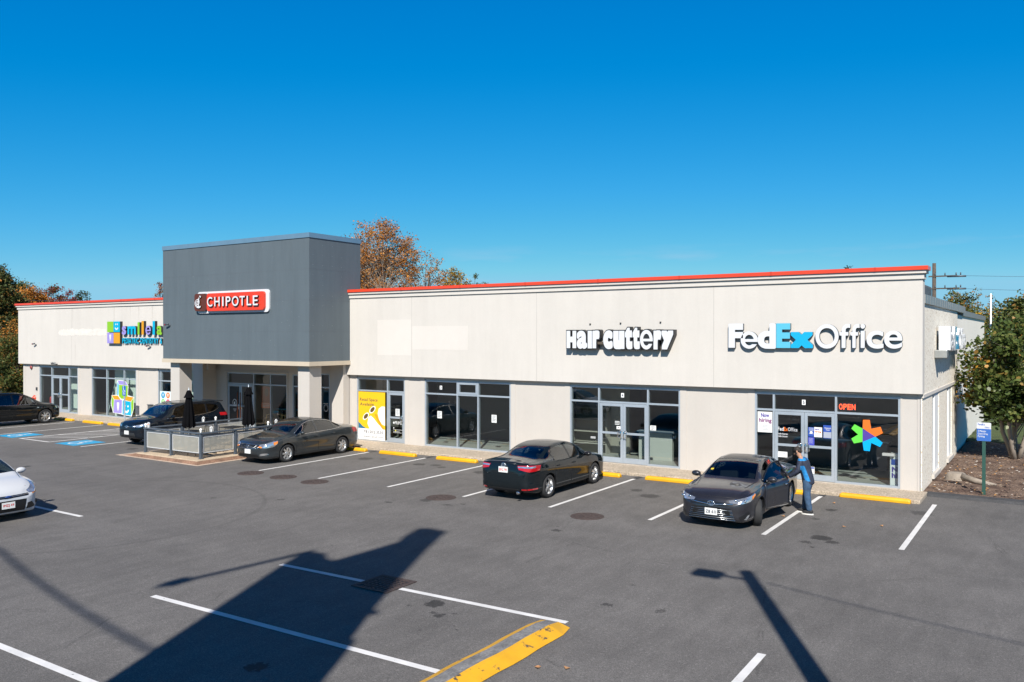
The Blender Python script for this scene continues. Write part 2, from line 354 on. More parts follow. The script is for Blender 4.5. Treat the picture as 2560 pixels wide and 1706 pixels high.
isl = b.build('kerb_island', [M['yellowworn'], M['kerbtop']]); struct(isl)
# ---- pavement in front of the shops, planted bed, lawn, kerbs
M['aggregate'] = mat('aggregate', (.40,.33,.25), .85, var=.12, vscale=1.2, fine=.38, bscale=24, bump=.5)
b = MB().box(-53.9,-36.3,25.35,26.93,-.02,.1).box(-36.3,-26.2,24.2,27.32,-.02,.11).box(-26.2,-3.2,25.35,26.93,-.02,.1)
struct(b.build('pavement', M['aggregate'], bevel=.02))
M['mulch'] = mat('mulch', (.10,.052,.035), .95, var=.45, vscale=1.6, fine=.6, bscale=22, bump=1, col2=(.20,.135,.095))
def rough_sheet(name, x0, x1, y0, y1, z, amp, nx, ny, m, seed=3):
    r = np.random.default_rng(seed); b = MB(); b.smooth = True
    g = [[(x0+(x1-x0)*i/nx, y0+(y1-y0)*j/ny, z + (amp*r.uniform(-1,1) if 0<i<nx and 0<j<ny else -.02)) for i in range(nx+1)] for j in range(ny+1)]
    vs = [p for row in g for p in row]; fs = [(j*(nx+1)+i, j*(nx+1)+i+1, (j+1)*(nx+1)+i+1, (j+1)*(nx+1)+i) for j in range(ny) for i in range(nx)]
    b.add(vs, fs); o = b.build(name, m, fixn=False); return struct(o)
rough_sheet('planting_bed', -3.36, 16, 27.12, 41.5, .06, .035, 60, 50, M['mulch'])
M['lawn'] = mat('lawn', (.055,.078,.02), .95, var=.4, vscale=1.0, fine=.4, bscale=30, bump=1)
rough_sheet('lawn', -3.9, 30, 41.3, 75, .09, .05, 60, 60, M['lawn'], 4)
M['berm'] = mat('asphalt_berm', (.045,.045,.047), .8, var=.2, vscale=3, fine=.2, bscale=30)
b = MB(); n = 14
for i in range(n):
    x0, x1 = -3.2 + 1.5*i, -3.2+1.5*(i+1)
    b.prism([(26.72,.0),(26.78,.075),(26.95,.1),(27.14,.08),(27.2,.0)], lambda y,z,x0=x0: (x0, y+.005*math.sin(x0*3), z), lambda y,z,x1=x1: (x1, y+.005*math.sin(x1*3), z), cap=(i in (0,n-1)))
struct(b.build('kerb', M['berm']))
# wood chips, stones and fallen leaves on the bed: nobody could count them
b = MB(); r = np.random.default_rng(5)
for i in range(2600):
    x = r.uniform(-3.2, 4); y = r.uniform(27.3, 41); s = r.uniform(.015, .045); a = r.uniform(0, 6.3); b.mi = int(r.choice(4, p=[.5,.25,.15,.1]))
    e = [(math.cos(a+k*1.57)*s*(1.6 if k % 2 else .8), math.sin(a+k*1.57)*s*(1.6 if k % 2 else .8)) for k in range(4)]
    b.add([(x+p, y+q, .10 + r.uniform(0,.03)) for p, q in e], [(0,1,2,3)])
lit = b.build('bed_litter', [mat('chip_dark',(.10,.06,.045),.9), mat('chip_tan',(.32,.24,.17),.9), mat('chip_pale',(.5,.45,.4),.9), mat('chip_leaf',(.42,.2,.05),.9)], fixn=False)
tag(lit, None, None, None, 'stuff')
b = MB(); r = np.random.default_rng(6)
for x, y in [(-4.35,21.3),(-3.6,21.9),(-5.9,21.7),(-5.2,24.2),(-6.05,9.9),(-5.7,10.1)]:
    a = r.uniform(0,6.3); s = .055
    b.add([(x+math.cos(a+k*1.05)*s*(1 if k%2 else .5), y+math.sin(a+k*1.05)*s*(1 if k%2 else .5), .012+.01*(k%3)) for k in range(6)], [(0,1,2,3,4,5)])
tag(b.build('fallen_leaves', mat('dry_leaf', (.42,.22,.10), .8), fixn=False), None, None, None, 'stuff')
# ---- wheel stops
def stop_mesh(Lx, seed):
    b = MB(); w = .095; h = .125; e = .05
    pr = [(-w,0),(-w,.07),(-w+.035,h),(w-.035,h),(w,.07),(w,0)]
    xs = [(-Lx/2, .0), (-Lx/2+e, 1)] + [(-Lx/2 + Lx*i/6, 1) for i in range(1,6)] + [(Lx/2-e, 1), (Lx/2, .0)]
    rows = [[(x, y*(.9 if not f else 1), z*(.72 if not f else 1)) for y, z in pr] for x, f in xs]
    vs = [p for q in rows for p in q]; fs = []
    for i in range(len(rows)-1):
        for k in range(6): fs.append((i*6+k, i*6+(k+1)%6, (i+1)*6+(k+1)%6, (i+1)*6+k))
    fs += [tuple(range(6)), tuple(range(len(vs)-6, len(vs)))]
    b.add(vs, fs); o = b.build('wheel_stop', M['yellow'], bevel=.012); return o
STOPS = [(-3.5-.85,25.3,1.86,'yellow wheel stop at the right end, before the tall window with a colourful star'),
    (-7.0,25.1,1.86,'yellow wheel stop behind the grey sedan the man leans to'),
    (-10.25,24.95,1.8,'yellow wheel stop in full view between the black sedan and the grey one'),
    (-12.9,24.85,1.8,'yellow wheel stop before the nose of the black sedan, its right end showing'),
    (-18.65,24.8,1.84,'yellow wheel stop just left of the black sedan, facing the three pane window'),
    (-21.5,24.78,1.84,'yellow wheel stop before the yellow poster and its glass door'),
    (-24.1,24.85,1.8,'yellow wheel stop behind the dark grey sedan, only its right end showing'),
    (-40.5,25.0,1.8,'yellow wheel stop at the bay with the blue square nearest the blocks picture'),
    (-42.9,25.0,1.75,'yellow wheel stop between the black parked wagon and the signpost stop'),
    (-45.8,25.05,1.8,'yellow wheel stop half hidden under the nose of the black wagon at far left')]
for i, (x, y, l, lab) in enumerate(STOPS):
    o = stop_mesh(l, i); o.location = (x, y, 0); o.rotation_euler.z = R((i*37 % 5)-2)*.5; tag(o, lab, 'wheel stop', 'yellow wheel stops at the bay heads')
# ---- manhole covers and drain
M['iron'] = mat('rusty_iron', (.055,.038,.033), .75, var=.35, vscale=8, fine=.2, bscale=50)
labs = ['round manhole cover farthest left of the row, by the first white line', 'round manhole cover second from the left in the row of three', 'round manhole cover third from the left, nearest the middle stall line',
        'round manhole cover behind the black sedan', 'round manhole cover alone on open asphalt between the two right hand sedans']
for (x, y), lab in zip([(-22.81,18.79),(-21.28,18.85),(-19.74,18.77),(-14.79,18.91),(-10.11,18.98)], labs):
    b = MB().lathe([(.0,.012),(.34,.012),(.345,.010),(.355,.004),(.40,.010),(.43,.009),(.435,.002)], 40)
    for a in range(8): 
        for rr in (.12,.2,.28): b.obox((math.cos(a*.785+rr*3)*rr, math.sin(a*.785+rr*3)*rr, .014), .05,.02,.006, Matrix.Rotation(a*.785,3,'Z').to_4x4())
    o = b.build('manhole_cover', M['iron']); o.location = (x, y, 0); tag(o, lab, 'manhole cover', 'manhole covers in the asphalt')
t = thing('drain_grate', 'square iron drain grate sunk in the asphalt within the large shadow', 'drain', (-10.5,11.72,0))
b = MB(); 
for k in range(4):
    a, c = ((-.43,.43,-.43,-.37),(-.43,.43,.37,.43),(-.43,-.37,-.37,.37),(.37,.43,-.37,.37))[k][:2], ((-.43,-.37),(.37,.43),(-.37,.37),(-.37,.37))[k]
    b.box(a[0],a[1],c[0],c[1],.003,.016)
b.build('frame', M['iron'], t, local=True)
b = MB()
for k in range(8):
    b.box(-.37,.37,-.34+k*.097-.014,-.34+k*.097+.014,.004,.012)
    b.box(-.34+k*.097-.014,-.34+k*.097+.014,-.37,.37,.0045,.0128)
b.build('grate', M['iron'], t, local=True)
MB().quad((-.37,-.37,.0035),(.37,-.37,.0035),(.37,.37,.0035),(-.37,.37,.0035)).build('sump', M['black'], t, local=True, fixn=False)
# ================================================================ the strip of shops
FY, WY, GY = 26.70, 26.88, 26.93          # fascia face, pier face, glass plane
def stucco(name, col, streak=.07, rough=.85, marks=()):
    m, t, b = newmat(name); b.inputs['Roughness'].default_value = rough; b.inputs['Specular IOR Level'].default_value = .25
    tc = nd(t, 'ShaderNodeTexCoord'); P = tc.outputs['Object']
    n1 = nd(t, 'ShaderNodeTexNoise', {'Vector': P, 'Scale': .35, 'Detail': 6, 'Roughness': .6}); r1 = nd(t, 'ShaderNodeMapRange', {0: n1.outputs[0], 1: .3, 2: .7, 3: .965, 4: 1.02})
    mp = nd(t, 'ShaderNodeMapping', {0: P, 'Scale': (1.1, 1.1, .10)})
    n2 = nd(t, 'ShaderNodeTexNoise', {'Vector': mp.outputs[0], 'Scale': 1.5, 'Detail': 7, 'Roughness': .75}); r2 = nd(t, 'ShaderNodeMapRange', {0: n2.outputs[0], 1: .42, 2: .75, 3: 1, 4: 1-streak})
    n4 = nd(t, 'ShaderNodeTexNoise', {'Vector': P, 'Scale': 2.4, 'Detail': 5, 'Roughness': .65}); r4 = nd(t, 'ShaderNodeMapRange', {0: n4.outputs[0], 1: .25, 2: .75, 3: .98, 4: 1.015})
    n3 = nd(t, 'ShaderNodeTexNoise', {'Vector': P, 'Scale': 45, 'Detail': 3}); r3 = nd(t, 'ShaderNodeMapRange', {0: n3.outputs[0], 1: .3, 2: .7, 3: .975, 4: 1.02})
    res = r1.outputs[0]
    for x in (r2, r4, r3): res = nd(t, 'ShaderNodeMath', {0: res, 1: x.outputs[0]}, operation='MULTIPLY').outputs[0]
    c = nd(t, 'ShaderNodeVectorMath', {0: col, 1: res}, operation='MULTIPLY'); colr = c.outputs[0]
    if marks:       # water and rust runs below fixings and the coping
        sp = nd(t, 'ShaderNodeSeparateXYZ', {0: P}); wv = nd(t, 'ShaderNodeTexNoise', {'Vector': P, 'Scale': 6, 'Detail': 5}); wx = nd(t, 'ShaderNodeMath', {0: wv.outputs[0], 1: .10, 2: -.05}, operation='MULTIPLY_ADD')
        X_ = nd(t, 'ShaderNodeMath', {0: sp.outputs[0], 1: wx.outputs[0]}, operation='ADD').outputs[0]
        for x, w, z0, z1, st, tint in marks:
            d_ = nd(t, 'ShaderNodeMath', {0: nd(t, 'ShaderNodeMath', {0: X_, 1: x}, operation='SUBTRACT').outputs[0]}, operation='ABSOLUTE'); a_ = nd(t, 'ShaderNodeMapRange', {0: d_.outputs[0], 1: w*.35, 2: w, 3: 1, 4: 0})
            e_ = nd(t, 'ShaderNodeMapRange', {0: sp.outputs[2], 1: z0, 2: z1, 3: 0, 4: 1}); g_ = nd(t, 'ShaderNodeMapRange', {0: sp.outputs[2], 1: z1, 2: z1+.04, 3: 1, 4: 0})
            k_ = nd(t, 'ShaderNodeMath', {0: nd(t, 'ShaderNodeMath', {0: a_.outputs[0], 1: e_.outputs[0]}, operation='MULTIPLY').outputs[0], 1: g_.outputs[0]}, operation='MULTIPLY'); k2 = nd(t, 'ShaderNodeMath', {0: k_.outputs[0], 1: st}, operation='MULTIPLY')
            colr = nd(t, 'ShaderNodeMix', {0: k2.outputs[0], 6: colr, 7: c4(tint)}, data_type='RGBA').outputs[2]
    t.links.new(colr, b.inputs['Base Color'])
    bp = nd(t, 'ShaderNodeBump', {'Height': n3.outputs[0], 'Strength': .25, 'Distance': .01}); t.links.new(bp.outputs[0], b.inputs['Normal'])
    return m
_g, _r = (.30,.27,.24), (.36,.24,.15); _mr = np.random.default_rng(12)
MARKS = [(-8.45,.26,2.7,4.2,.30,_r),(-8.9,.10,3.2,4.2,.22,_r),(-7.0,.08,3.0,4.2,.18,_r),(-4.35,.16,3.75,4.15,.45,_g),(-4.2,.05,3.2,3.5,.4,_g),(-12.2,.08,5.2,6.25,.35,_g),(-13.4,.05,5.5,6.25,.4,_g),(-14.2,.06,5.3,6.25,.35,_g),(-11.3,.05,5.4,6.25,.3,_g),(-15.7,.07,4.9,6.25,.25,_g),(-19.6,.06,3.0,4.1,.25,_g)]
MARKS += [(float(_mr.uniform(-53,-3.6)), float(_mr.uniform(.02,.07)), 6.25-float(_mr.uniform(.4,1.6)), 6.25, float(_mr.uniform(.12,.3)), _g) for _ in range(16)]
M['stucco'] = stucco('stucco', (.575,.541,.497), .07, marks=MARKS)
M['stucco2'] = stucco('stucco_piers', (.512,.475,.433), .04)
M['stuccopatch'] = stucco('fresh_paint', (.615,.575,.53), .02)
M['trim'] = stucco('cornice_paint', (.58,.545,.50), .05)
M['red'] = mat('red_coping', (.66,.055,.02), .35, var=.06, vscale=1.5, coat=.2)
M['greypanel'] = stucco('grey_panel', (.105,.130,.147), .16, .5)
M['bluecap'] = mat('tower_flashing', (.16,.27,.36), .35, .3, var=.06)
M['band'] = stucco('trim_band', (.52,.445,.345), .10)
M['seam'] = mat('dark_seam', (.045,.05,.055), .8)  # dark joint colour
M['lightseam'] = mat('pale_joint', (.42,.40,.37), .8)
M['roof'] = mat('roof_gravel', (.25,.24,.23), .9, fine=.3, bscale=10)
bld = thing('shop_building', 'long single storey cream stucco shopping strip with red coping and grey corner tower', 'building', (-28,30,0))
def part(mb, name, m, **k): return mb.build(name, m, bld, **k)
b = MB().box(-54.0,-35.6,FY,27.1,2.94,6.27).box(-26.2,-3.31,FY,27.1,2.94,6.27)
part(b, 'fascia', M['stucco'])
for x0, x1 in ((-54.0,-35.7),(-26.0,-3.31)):
    e0 = 0 if x0 > -50 else .1; e1 = .1 if x1 > -10 else 0
    if x0 > -50: e0 = .12
    part(MB().box(x0-e0*.5,x1+e1*.4,FY-.05,27.12,6.27,6.43), 'cornice', M['trim'])
    part(MB().box(x0-e0,x1+e1,FY-.11,27.14,6.43,6.525), 'cornice', M['trim'])
    part(MB().box(x0-e0*1.4,x1+e1*1.5,FY-.155,27.18,6.525,6.64), 'coping', M['red'])
for x in (-22.41,-16.36,-9.53,-48): part(MB().box(x-.009,x+.009,FY-.0025,FY+.02,2.95,6.26), 'wall_joint', M['lightseam'])
# freshly painted rectangles where old signs came off
part(MB().box(-24.3,-22.43,FY-.003,FY+.02,3.82,5.31), 'repainted_patch', M['stuccopatch'])
part(MB().box(-22.39,-19.55,FY-.003,FY+.02,4.07,5.03), 'repainted_patch', M['stuccopatch'])
rr = np.random.default_rng(2); top = [(-49.4+.06*i, 4.86+.17*min(1,i/9)**.5+rr.uniform(-.045,.045)+.03*math.sin(i*.31)) for i in range(83)]; bot = [(-49.4+.06*i, 4.80-.13*min(1,i/7)**.5+rr.uniform(-.03,.03)) for i in range(83)]
part(MB().prism(bot + top[::-1], lambda x,z: (x,FY-.003,z), lambda x,z: (x,FY+.01,z)), 'repainted_patch', mat('patch_white', (.64,.60,.545), .85, var=.08, vscale=4))
M['redlap'] = mat('red_lap', (.52,.045,.018), .4)
for x in (-52.0,-48.95,-45.9,-42.85,-39.8,-22.9,-19.85,-16.8,-13.75,-10.7,-7.65,-4.6): part(MB().box(x,x+.06,FY-.159,27.17,6.521,6.644), 'coping_lap', M['redlap'])
# piers between the shopfronts, each with raised edge strips
PIERS = [(-53.75,-51.87),(-47.65,-46.22),(-41.93,-39.97),(-26.05,-25.64),(-22.93,-21.86),(-17.63,-15.03),(-10.76,-8.22),(-3.92,-3.40)]
for x0, x1 in PIERS:
    b = MB().box(x0,x1,WY,27.12,.06,2.94)
    s = .22 if x1-x0 > .9 else .06
    b.box(x0,x0+s,WY-.014,WY+.01,.06,2.94).box(x1-s,x1,WY-.014,WY+.01,.06,2.94)
    part(b, 'pier', M['stucco2'])
spans = [(-51.87,-47.65),(-46.22,-41.93),(-39.97,-36.5),(-25.64,-22.93),(-21.86,-17.63),(-15.03,-10.76),(-8.22,-3.92)]
for x0, x1 in spans: part(MB().box(x0,x1,WY+.02,27.12,2.82,2.94), 'window_head', M['stucco2'])
M['sill'] = mat('concrete_sill', (.42,.38,.33), .8, var=.1)
for x0, x1 in spans: part(MB().box(x0,x1,WY+.0,27.12,.06,.125), 'window_sill', M['sill'])
# ---- shopfront glazing
def storefront(x0, x1, mull, y, doors=(), z0=.125, z1=2.82, zt=2.24, w=.06, transoms=None, nodoorlow=True):
    """frame bars and panes of one opening; doors: (xa, xb, leaves)"""
    f = MB(); d0, d1 = y-.05, y+.07
    xs = [x0] + list(mull) + [x1]
    def isdoor(a, c): return any(abs((a+c)/2-(p+q)/2) < .3 for p, q, _ in doors)
    f.box(x0,x1,d0,d1,z1-w,z1)
    for i, x in enumerate(xs):
        lo = x - (w/2 if 0 < i < len(xs)-1 else (0 if i == 0 else w)); f.box(lo,lo+w,d0-.004,d1,z0,z1-w)
    g = MB()
    for a, c in zip(xs[:-1], xs[1:]):
        l = a + (w if a == x0 else w/2); r = c - (w if c == x1 else w/2)
        f.box(l,r,d0,d1,zt,zt+w)
        g.quad((l,y,zt+w),(r,y,zt+w),(r,y,z1-w),(l,y,z1-w))
        if not isdoor(a, c):
            f.box(l,r,d0,d1,z0,z0+w); g.quad((l,y,z0+w),(r,y,z0+w),(r,y,zt),(l,y,zt))
    win = f.build('window', M['alu'], bld)
    g.build('pane', M['glass'], win, fixn=False)
    for p, q, n in doors:
        for k in range(n):
            a = p + (q-p)*k/n + (.035 if k == 0 else .004); c = p + (q-p)*(k+1)/n - (.035 if k == n-1 else .004)
            D = MB(); s = .095; e0, e1 = y-.045, y+.02
            D.box(a,a+s,e0,e1,z0+.01,zt-.01).box(c-s,c,e0,e1,z0+.01,zt-.01).box(a+s,c-s,e0,e1,zt-.11,zt-.01).box(a+s,c-s,e0,e1,z0+.01,z0+.19).box(a+s,c-s,e0-.004,e1,1.14,1.215)
            dr = D.build('door', M['alu'], bld, bevel=.004)
            MB().quad((a+s,y-.01,z0+.19),(c-s,y-.01,z0+.19),(c-s,y-.01,1.14),(a+s,y-.01,1.14)).quad((a+s,y-.01,1.215),(c-s,y-.01,1.215),(c-s,y-.01,zt-.11),(a+s,y-.01,zt-.11)).build('pane', M['glass'], dr, fixn=False)
            hx = (c-.05) if (k == 0) else (a+.05); sg = -1 if k == 0 else 1
            H = MB(); H.smooth = True
            H.tube([(hx,e0,1.03),(hx,e0-.07,1.03),(hx-sg*0,e0-.075,1.05),(hx+sg*-.0,e0-.075,1.25),(hx,e0-.07,1.27),(hx,e0,1.27)], .016, 8)
            H.tube([(hx,e0-.07,1.04),(hx+sg*.11,e0-.07,1.04),(hx+sg*.11,e0-.07,1.26),(hx,e0-.07,1.26)], .014, 8)
            H.build('handle', M['chrome'], dr)
    return win
storefront(-51.87,-47.65,[-50.5,-48.6],GY,[(-50.5,-48.6,2)])
storefront(-46.22,-41.93,[-44.75,-43.08],GY)
storefront(-39.97,-36.5,[-39.75,-37.95],GY)
storefront(-25.64,-22.93,[-23.9],GY,[(-23.9,-22.95,1)])
storefront(-21.86,-17.63,[-20.2,-19.18],GY)
storefront(-15.03,-10.76,[-13.85,-11.95],GY,[(-13.85,-11.95,2)])
storefront(-8.22,-3.92,[-7.62,-5.73],GY,[(-7.62,-5.73,2)])
# small opening light in the middle of the three pane window
part(MB().box(-20.17,-19.21,GY-.06,GY+.02,2.30,2.38).box(-20.17,-19.21,GY-.06,GY+.02,2.69,2.765).box(-20.17,-20.09,GY-.06,GY+.02,2.38,2.69).box(-19.29,-19.21,GY-.06,GY+.02,2.38,2.69), 'window_sash', M['alu'])
# ---- grey corner tower over the restaurant entrance
TX0, TX1, TY0, TY1 = -35.8, -25.9, 24.34, 27.35
part(MB().box(TX0,TX1,TY0,TY1,3.56,8.70), 'tower_box', M['greypanel'])
part(MB().box(TX0-.03,TX1+.03,TY0-.03,TY1+.03,8.70,8.90), 'tower_flashing', M['bluecap'])
part(MB().box(TX0-.04,TX1+.035,TY0-.04,FY-.002,3.38,3.56), 'tower_trim', M['band'])
b = MB(); e = .0025
for z in (7.41,6.13,4.83):
    b.box(TX0,TX1+e,TY0-e,TY0+.01,z-.006,z+.006).box(TX1-.01,TX1+e,TY0,FY,z-.006,z+.006)
for k, z0 in enumerate((3.57,4.84,6.14,7.42)):
    z1 = (4.82,6.12,7.40,8.69)[k]
    for x in np.arange(TX0+1.1+(k%2)*1.1, TX1-.3, 2.2): b.box(x-.004,x+.004,TY0-e,TY0+.01,z0,z1)
part(b, 'panel_seam', mat('panel_seam', (.095,.112,.128), .7))
b = MB(); rr = np.random.default_rng(9)       # fastener heads
for z in np.arange(3.8,8.6,.42):
    for y in np.arange(TY0+.2,FY,.55):
        if rr.random() < .7: b.obox((TX1+.002,y,z+rr.uniform(-.01,.01)),.006,.014,.014)
for i in range(46): b.obox((rr.uniform(TX0+.2,TX1-.1),TY0-.002,rr.uniform(3.7,8.5)),.013,.006,.013)
fo = part(b, 'fastener', mat('fastener', (.36,.40,.42), .4, .3)); fo['kind'] = 'stuff'
CY = 24.55
part(MB().box(-26.80,-26.12,CY,25.22,.1,3.38), 'column', M['stucco2']); part(MB().box(-35.52,-34.84,CY,25.22,.1,3.38), 'column', M['stucco2'])
for x0, x1 in ((-26.86,-26.1),(-36.5,-35.74)): part(MB().box(x0,x1,26.5,27.3,.1,3.38), 'pier', M['stucco2'])
RY = 27.30; GR = 27.36
b = MB().box(-35.74,-34.88,RY,27.5,.1,3.56).box(-34.88,-30.55,RY,27.5,2.83,3.56).box(-30.55,-30.18,RY,27.5,.1,3.56).box(-30.18,-28.5,RY,27.5,2.83,3.56).box(-28.5,-28.32,RY,27.5,.1,3.56).box(-28.32,-27.74,RY,27.5,2.92,3.56).box(-27.74,-26.86,RY,27.5,.1,3.56)
b.box(-34.96,-34.88,RY-.04,RY+.0,.1,2.91).box(-34.88,-30.47,RY-.04,RY,2.83,2.91).box(-30.55,-30.47,RY-.04,RY,.1,2.83)
part(b, 'recess_wall', M['stucco2'])
part(MB().box(TX0+.05,-34.0,27.3,27.5,3.38,3.56).box(-36.45,-35.8,27.1,27.5,2.9,3.56), 'wall_filler', M['stucco2'])
storefront(-34.88,-30.55,[-32.92,-31.71],GR,[(-34.88,-32.92,2)],z1=2.83,zt=2.25)
storefront(-30.18,-28.5,[-29.3],GR,z1=2.83)
storefront(-28.32,-27.74,[],GR,z1=2.92,zt=2.25)
M['copper'] = mat('copper_pull', (.32,.10,.04), .35, .7)
b = MB(); b.smooth = True
for x in (-34.02,-33.80): b.tube([(x,27.22,.55),(x,27.22,1.85)], .022, 8)
part(b, 'door_pull', M['copper'])
# ---- right hand side wall
M['pebble'] = None
def pebble():
    m, t, b = newmat('pebbledash'); b.inputs['Roughness'].default_value = .95; b.inputs['Specular IOR Level'].default_value = .1
    tc = nd(t, 'ShaderNodeTexCoord'); P = tc.outputs['Object']
    v = nd(t, 'ShaderNodeTexVoronoi', {'Vector': P, 'Scale': 26}); n = nd(t, 'ShaderNodeTexNoise', {'Vector': P, 'Scale': 8, 'Detail': 6, 'Roughness': .75})
    c = nd(t, 'ShaderNodeValToRGB', {0: nd(t, 'ShaderNodeSeparateColor', {0: v.outputs['Color']}).outputs[0]})
    el = c.color_ramp.elements; el[0].position = 0; el[0].color = (.50,.39,.28,1); el[1].position = .12; el[1].color = (.80,.72,.60,1)
    e = c.color_ramp.elements.new(.7); e.color = (.86,.80,.69,1)
    r = nd(t, 'ShaderNodeMapRange', {0: n.outputs[0], 1: .35, 2: .65, 3: .88, 4: 1.05})
    x = nd(t, 'ShaderNodeVectorMath', {0: c.outputs[0], 1: r.outputs[0]}, operation='MULTIPLY'); t.links.new(x.outputs[0], b.inputs['Base Color'])
    h = nd(t, 'ShaderNodeMath', {0: v.outputs['Distance'], 1: n.outputs[0]}, operation='ADD')
    bp = nd(t, 'ShaderNodeBump', {'Height': h.outputs[0], 'Strength': .32, 'Distance': .02}, invert=True); t.links.new(bp.outputs[0], b.inputs['Normal']); return m
M['pebble'] = pebble()
SX = -3.35
part(MB().box(-3.9,SX,27.1,36.9,2.90,5.60), 'side_wall', M['pebble'])
part(MB().box(-3.9,SX-.08,36.9,52,-.05,5.48), 'side_wall', stucco('side_paint', (.84,.79,.70), .04))
b = MB().box(-3.9,SX-.10,27.12,36.9,-.05,2.82)
for y0, y1 in ((27.12,29.45),(31.2,33.5),(35.1,36.9)): b.box(SX-.12,SX-.02,y0,y1,-.05,2.80)
part(b, 'side_wall', M['pebble'])
part(MB().box(SX-.2,SX+.025,27.1,36.9,2.80,2.90), 'side_ledge', M['trim'])
for y in (29.45,33.5):
    part(MB().box(SX-.099,SX-.04,y+.75,y+1.72,.24,2.79), 'side_panel', M['white']); part(MB().box(SX-.099,SX-.06,y,y+.5,.24,2.79), 'side_window', M['alu'])
    part(MB().box(SX-.11,SX+.05,y-.03,y+1.75,.10,.235), 'side_sill', M['stucco2'])
M['galv'] = mat('galvanised_coping', (.33,.34,.33), .45, .5, var=.12, vscale=3, stretch=(1,6,1))
part(MB().box(-3.9,SX+.06,27.14,39.5,5.58,5.84), 'side_coping', M['galv']); part(MB().box(-3.9,SX-.02,39.5,52.1,5.47,5.70), 'side_coping', M['galv'])
b = MB()
for y in np.arange(27.6,39.4,.62): b.box(SX+.058,SX+.066,y,y+.02,5.585,5.835)
cl = part(b, 'coping_rib', M['galv'])
# ---- body, roof, rear, interior
part(MB().box(-54,-3.88,27.12,52,5.3,5.5), 'roof', M['roof'])
part(MB().box(-54,-53.8,27.12,52,-.05,5.9).box(-54,-3.9,51.8,52,-.05,5.48), 'rear_wall', M['stucco2'])
M['ifloor'] = mat('shop_floor', (.34,.345,.32), .45, var=.15, vscale=.8)
M['iwall'] = mat('shop_wall', (.40,.39,.35), .8)
M['iceil'] = mat('shop_ceiling', (.5,.5,.5), .9)
part(MB().box(-53.7,-36.4,27.12,36,.05,.13).box(-36.3,-26.1,27.5,36,.05,.13).box(-26.0,-3.92,27.12,36,.05,.13), 'shop_floor', M['ifloor'])
part(MB().box(-53.7,-3.92,27.52,36,3.6,3.7).box(-53.7,-36.5,27.12,27.5,2.96,3.6).box(-26.0,-3.92,27.12,27.5,2.96,3.6), 'shop_ceiling', M['iceil'])
b = MB().box(-53.7,-3.92,36,36.1,.05,3.6)
for x in (-36.4,-26.1,-16.4,-9.5): b.box(x-.06,x+.06,27.14 if x > -26 else 27.55,36,.13,3.6)
part(b, 'shop_wall', M['iwall'])
M['dentwall'] = mat('pale_green_wall', (.70,.76,.68), .8)
for q in ((-50.5,-48.0,27.9,27.96,.13,2.95),(-44.72,-41.95,27.35,27.41,.13,2.95),(-39.7,-37.0,28.0,28.06,.13,2.95)): part(MB().box(*q), 'shop_partition', M['dentwall'])
part(MB().box(-23.7,-16.5,30.0,30.08,.13,3.6).box(-25.9,-24.2,28.8,28.9,.13,3.0), 'shop_partition', mat('dark_partition', (.10,.095,.085), .8))
part(MB().box(-15.9,-13.6,28.9,29.0,.13,3.0), 'shop_partition', mat('tan_partition', (.30,.28,.23), .8))
# rooftop plant just showing behind the right end of the parapet
t = thing('rooftop_unit', 'grey metal rooftop box with ribbed sides behind the right end of the parapet', 'rooftop unit', (-4.5,30.4,5.5))
MB().box(-.8,.88,-.82,.9,0,.76).build('casing', mat('unit_grey', (.16,.16,.165), .6, .2, var=.15, vscale=3), t, local=True)
for k in range(8): MB().box(.88,.91,-.76+k*.2,-.66+k*.2,.05,.70).build('rib', M['darksteel'], t, local=True)
# ================================================================ lettering: outlines -> distance field -> contour (so weights can be grown)
_segs = {}
def glyph(ch):
    """outline segments of one character of the built-in font, and its advance"""
    if ch in _segs: return _segs[ch]
    cu = bpy.data.curves.new('tmp', 'FONT'); cu.body = ch; cu.size = 1; cu.resolution_u = 6
    o = bpy.data.objects.new('tmp', cu); COL.objects.link(o); bpy.context.view_layer.update()
    me = o.to_mesh(); co = np.array([v.co[:2] for v in me.vertices]) if len(me.vertices) else np.zeros((0,2))
    cnt = {}
    for p in me.polygons:
        for a, b in p.edge_keys: cnt[(a,b)] = cnt.get((a,b),0)+1
    sg = np.array([[co[a], co[b]] for (a,b), n in cnt.items() if n == 1]) if cnt else np.zeros((0,2,2))
    w = co[:,0].max() if len(co) else .3
    o.to_mesh_clear(); bpy.data.objects.remove(o); bpy.data.curves.remove(cu)
    _segs[ch] = (sg, w); return _segs[ch]
def sdf_segs(sg, X, Y):
    d = np.full(X.shape, 1e9); ins = np.zeros(X.shape, bool)
    for (ax, ay), (bx, by) in sg:
        ex, ey = bx-ax, by-ay; l2 = ex*ex+ey*ey
        if l2 < 1e-14: continue
        t = np.clip(((X-ax)*ex+(Y-ay)*ey)/l2, 0, 1); d = np.minimum(d, np.hypot(X-ax-t*ex, Y-ay-t*ey))
        c = (ay > Y) != (by > Y)
        with np.errstate(divide='ignore', invalid='ignore'): ins ^= c & (X < (bx-ax)*(Y-ay)/(by-ay if by != ay else 1e-12)+ax)
    return np.where(ins, -d, d)
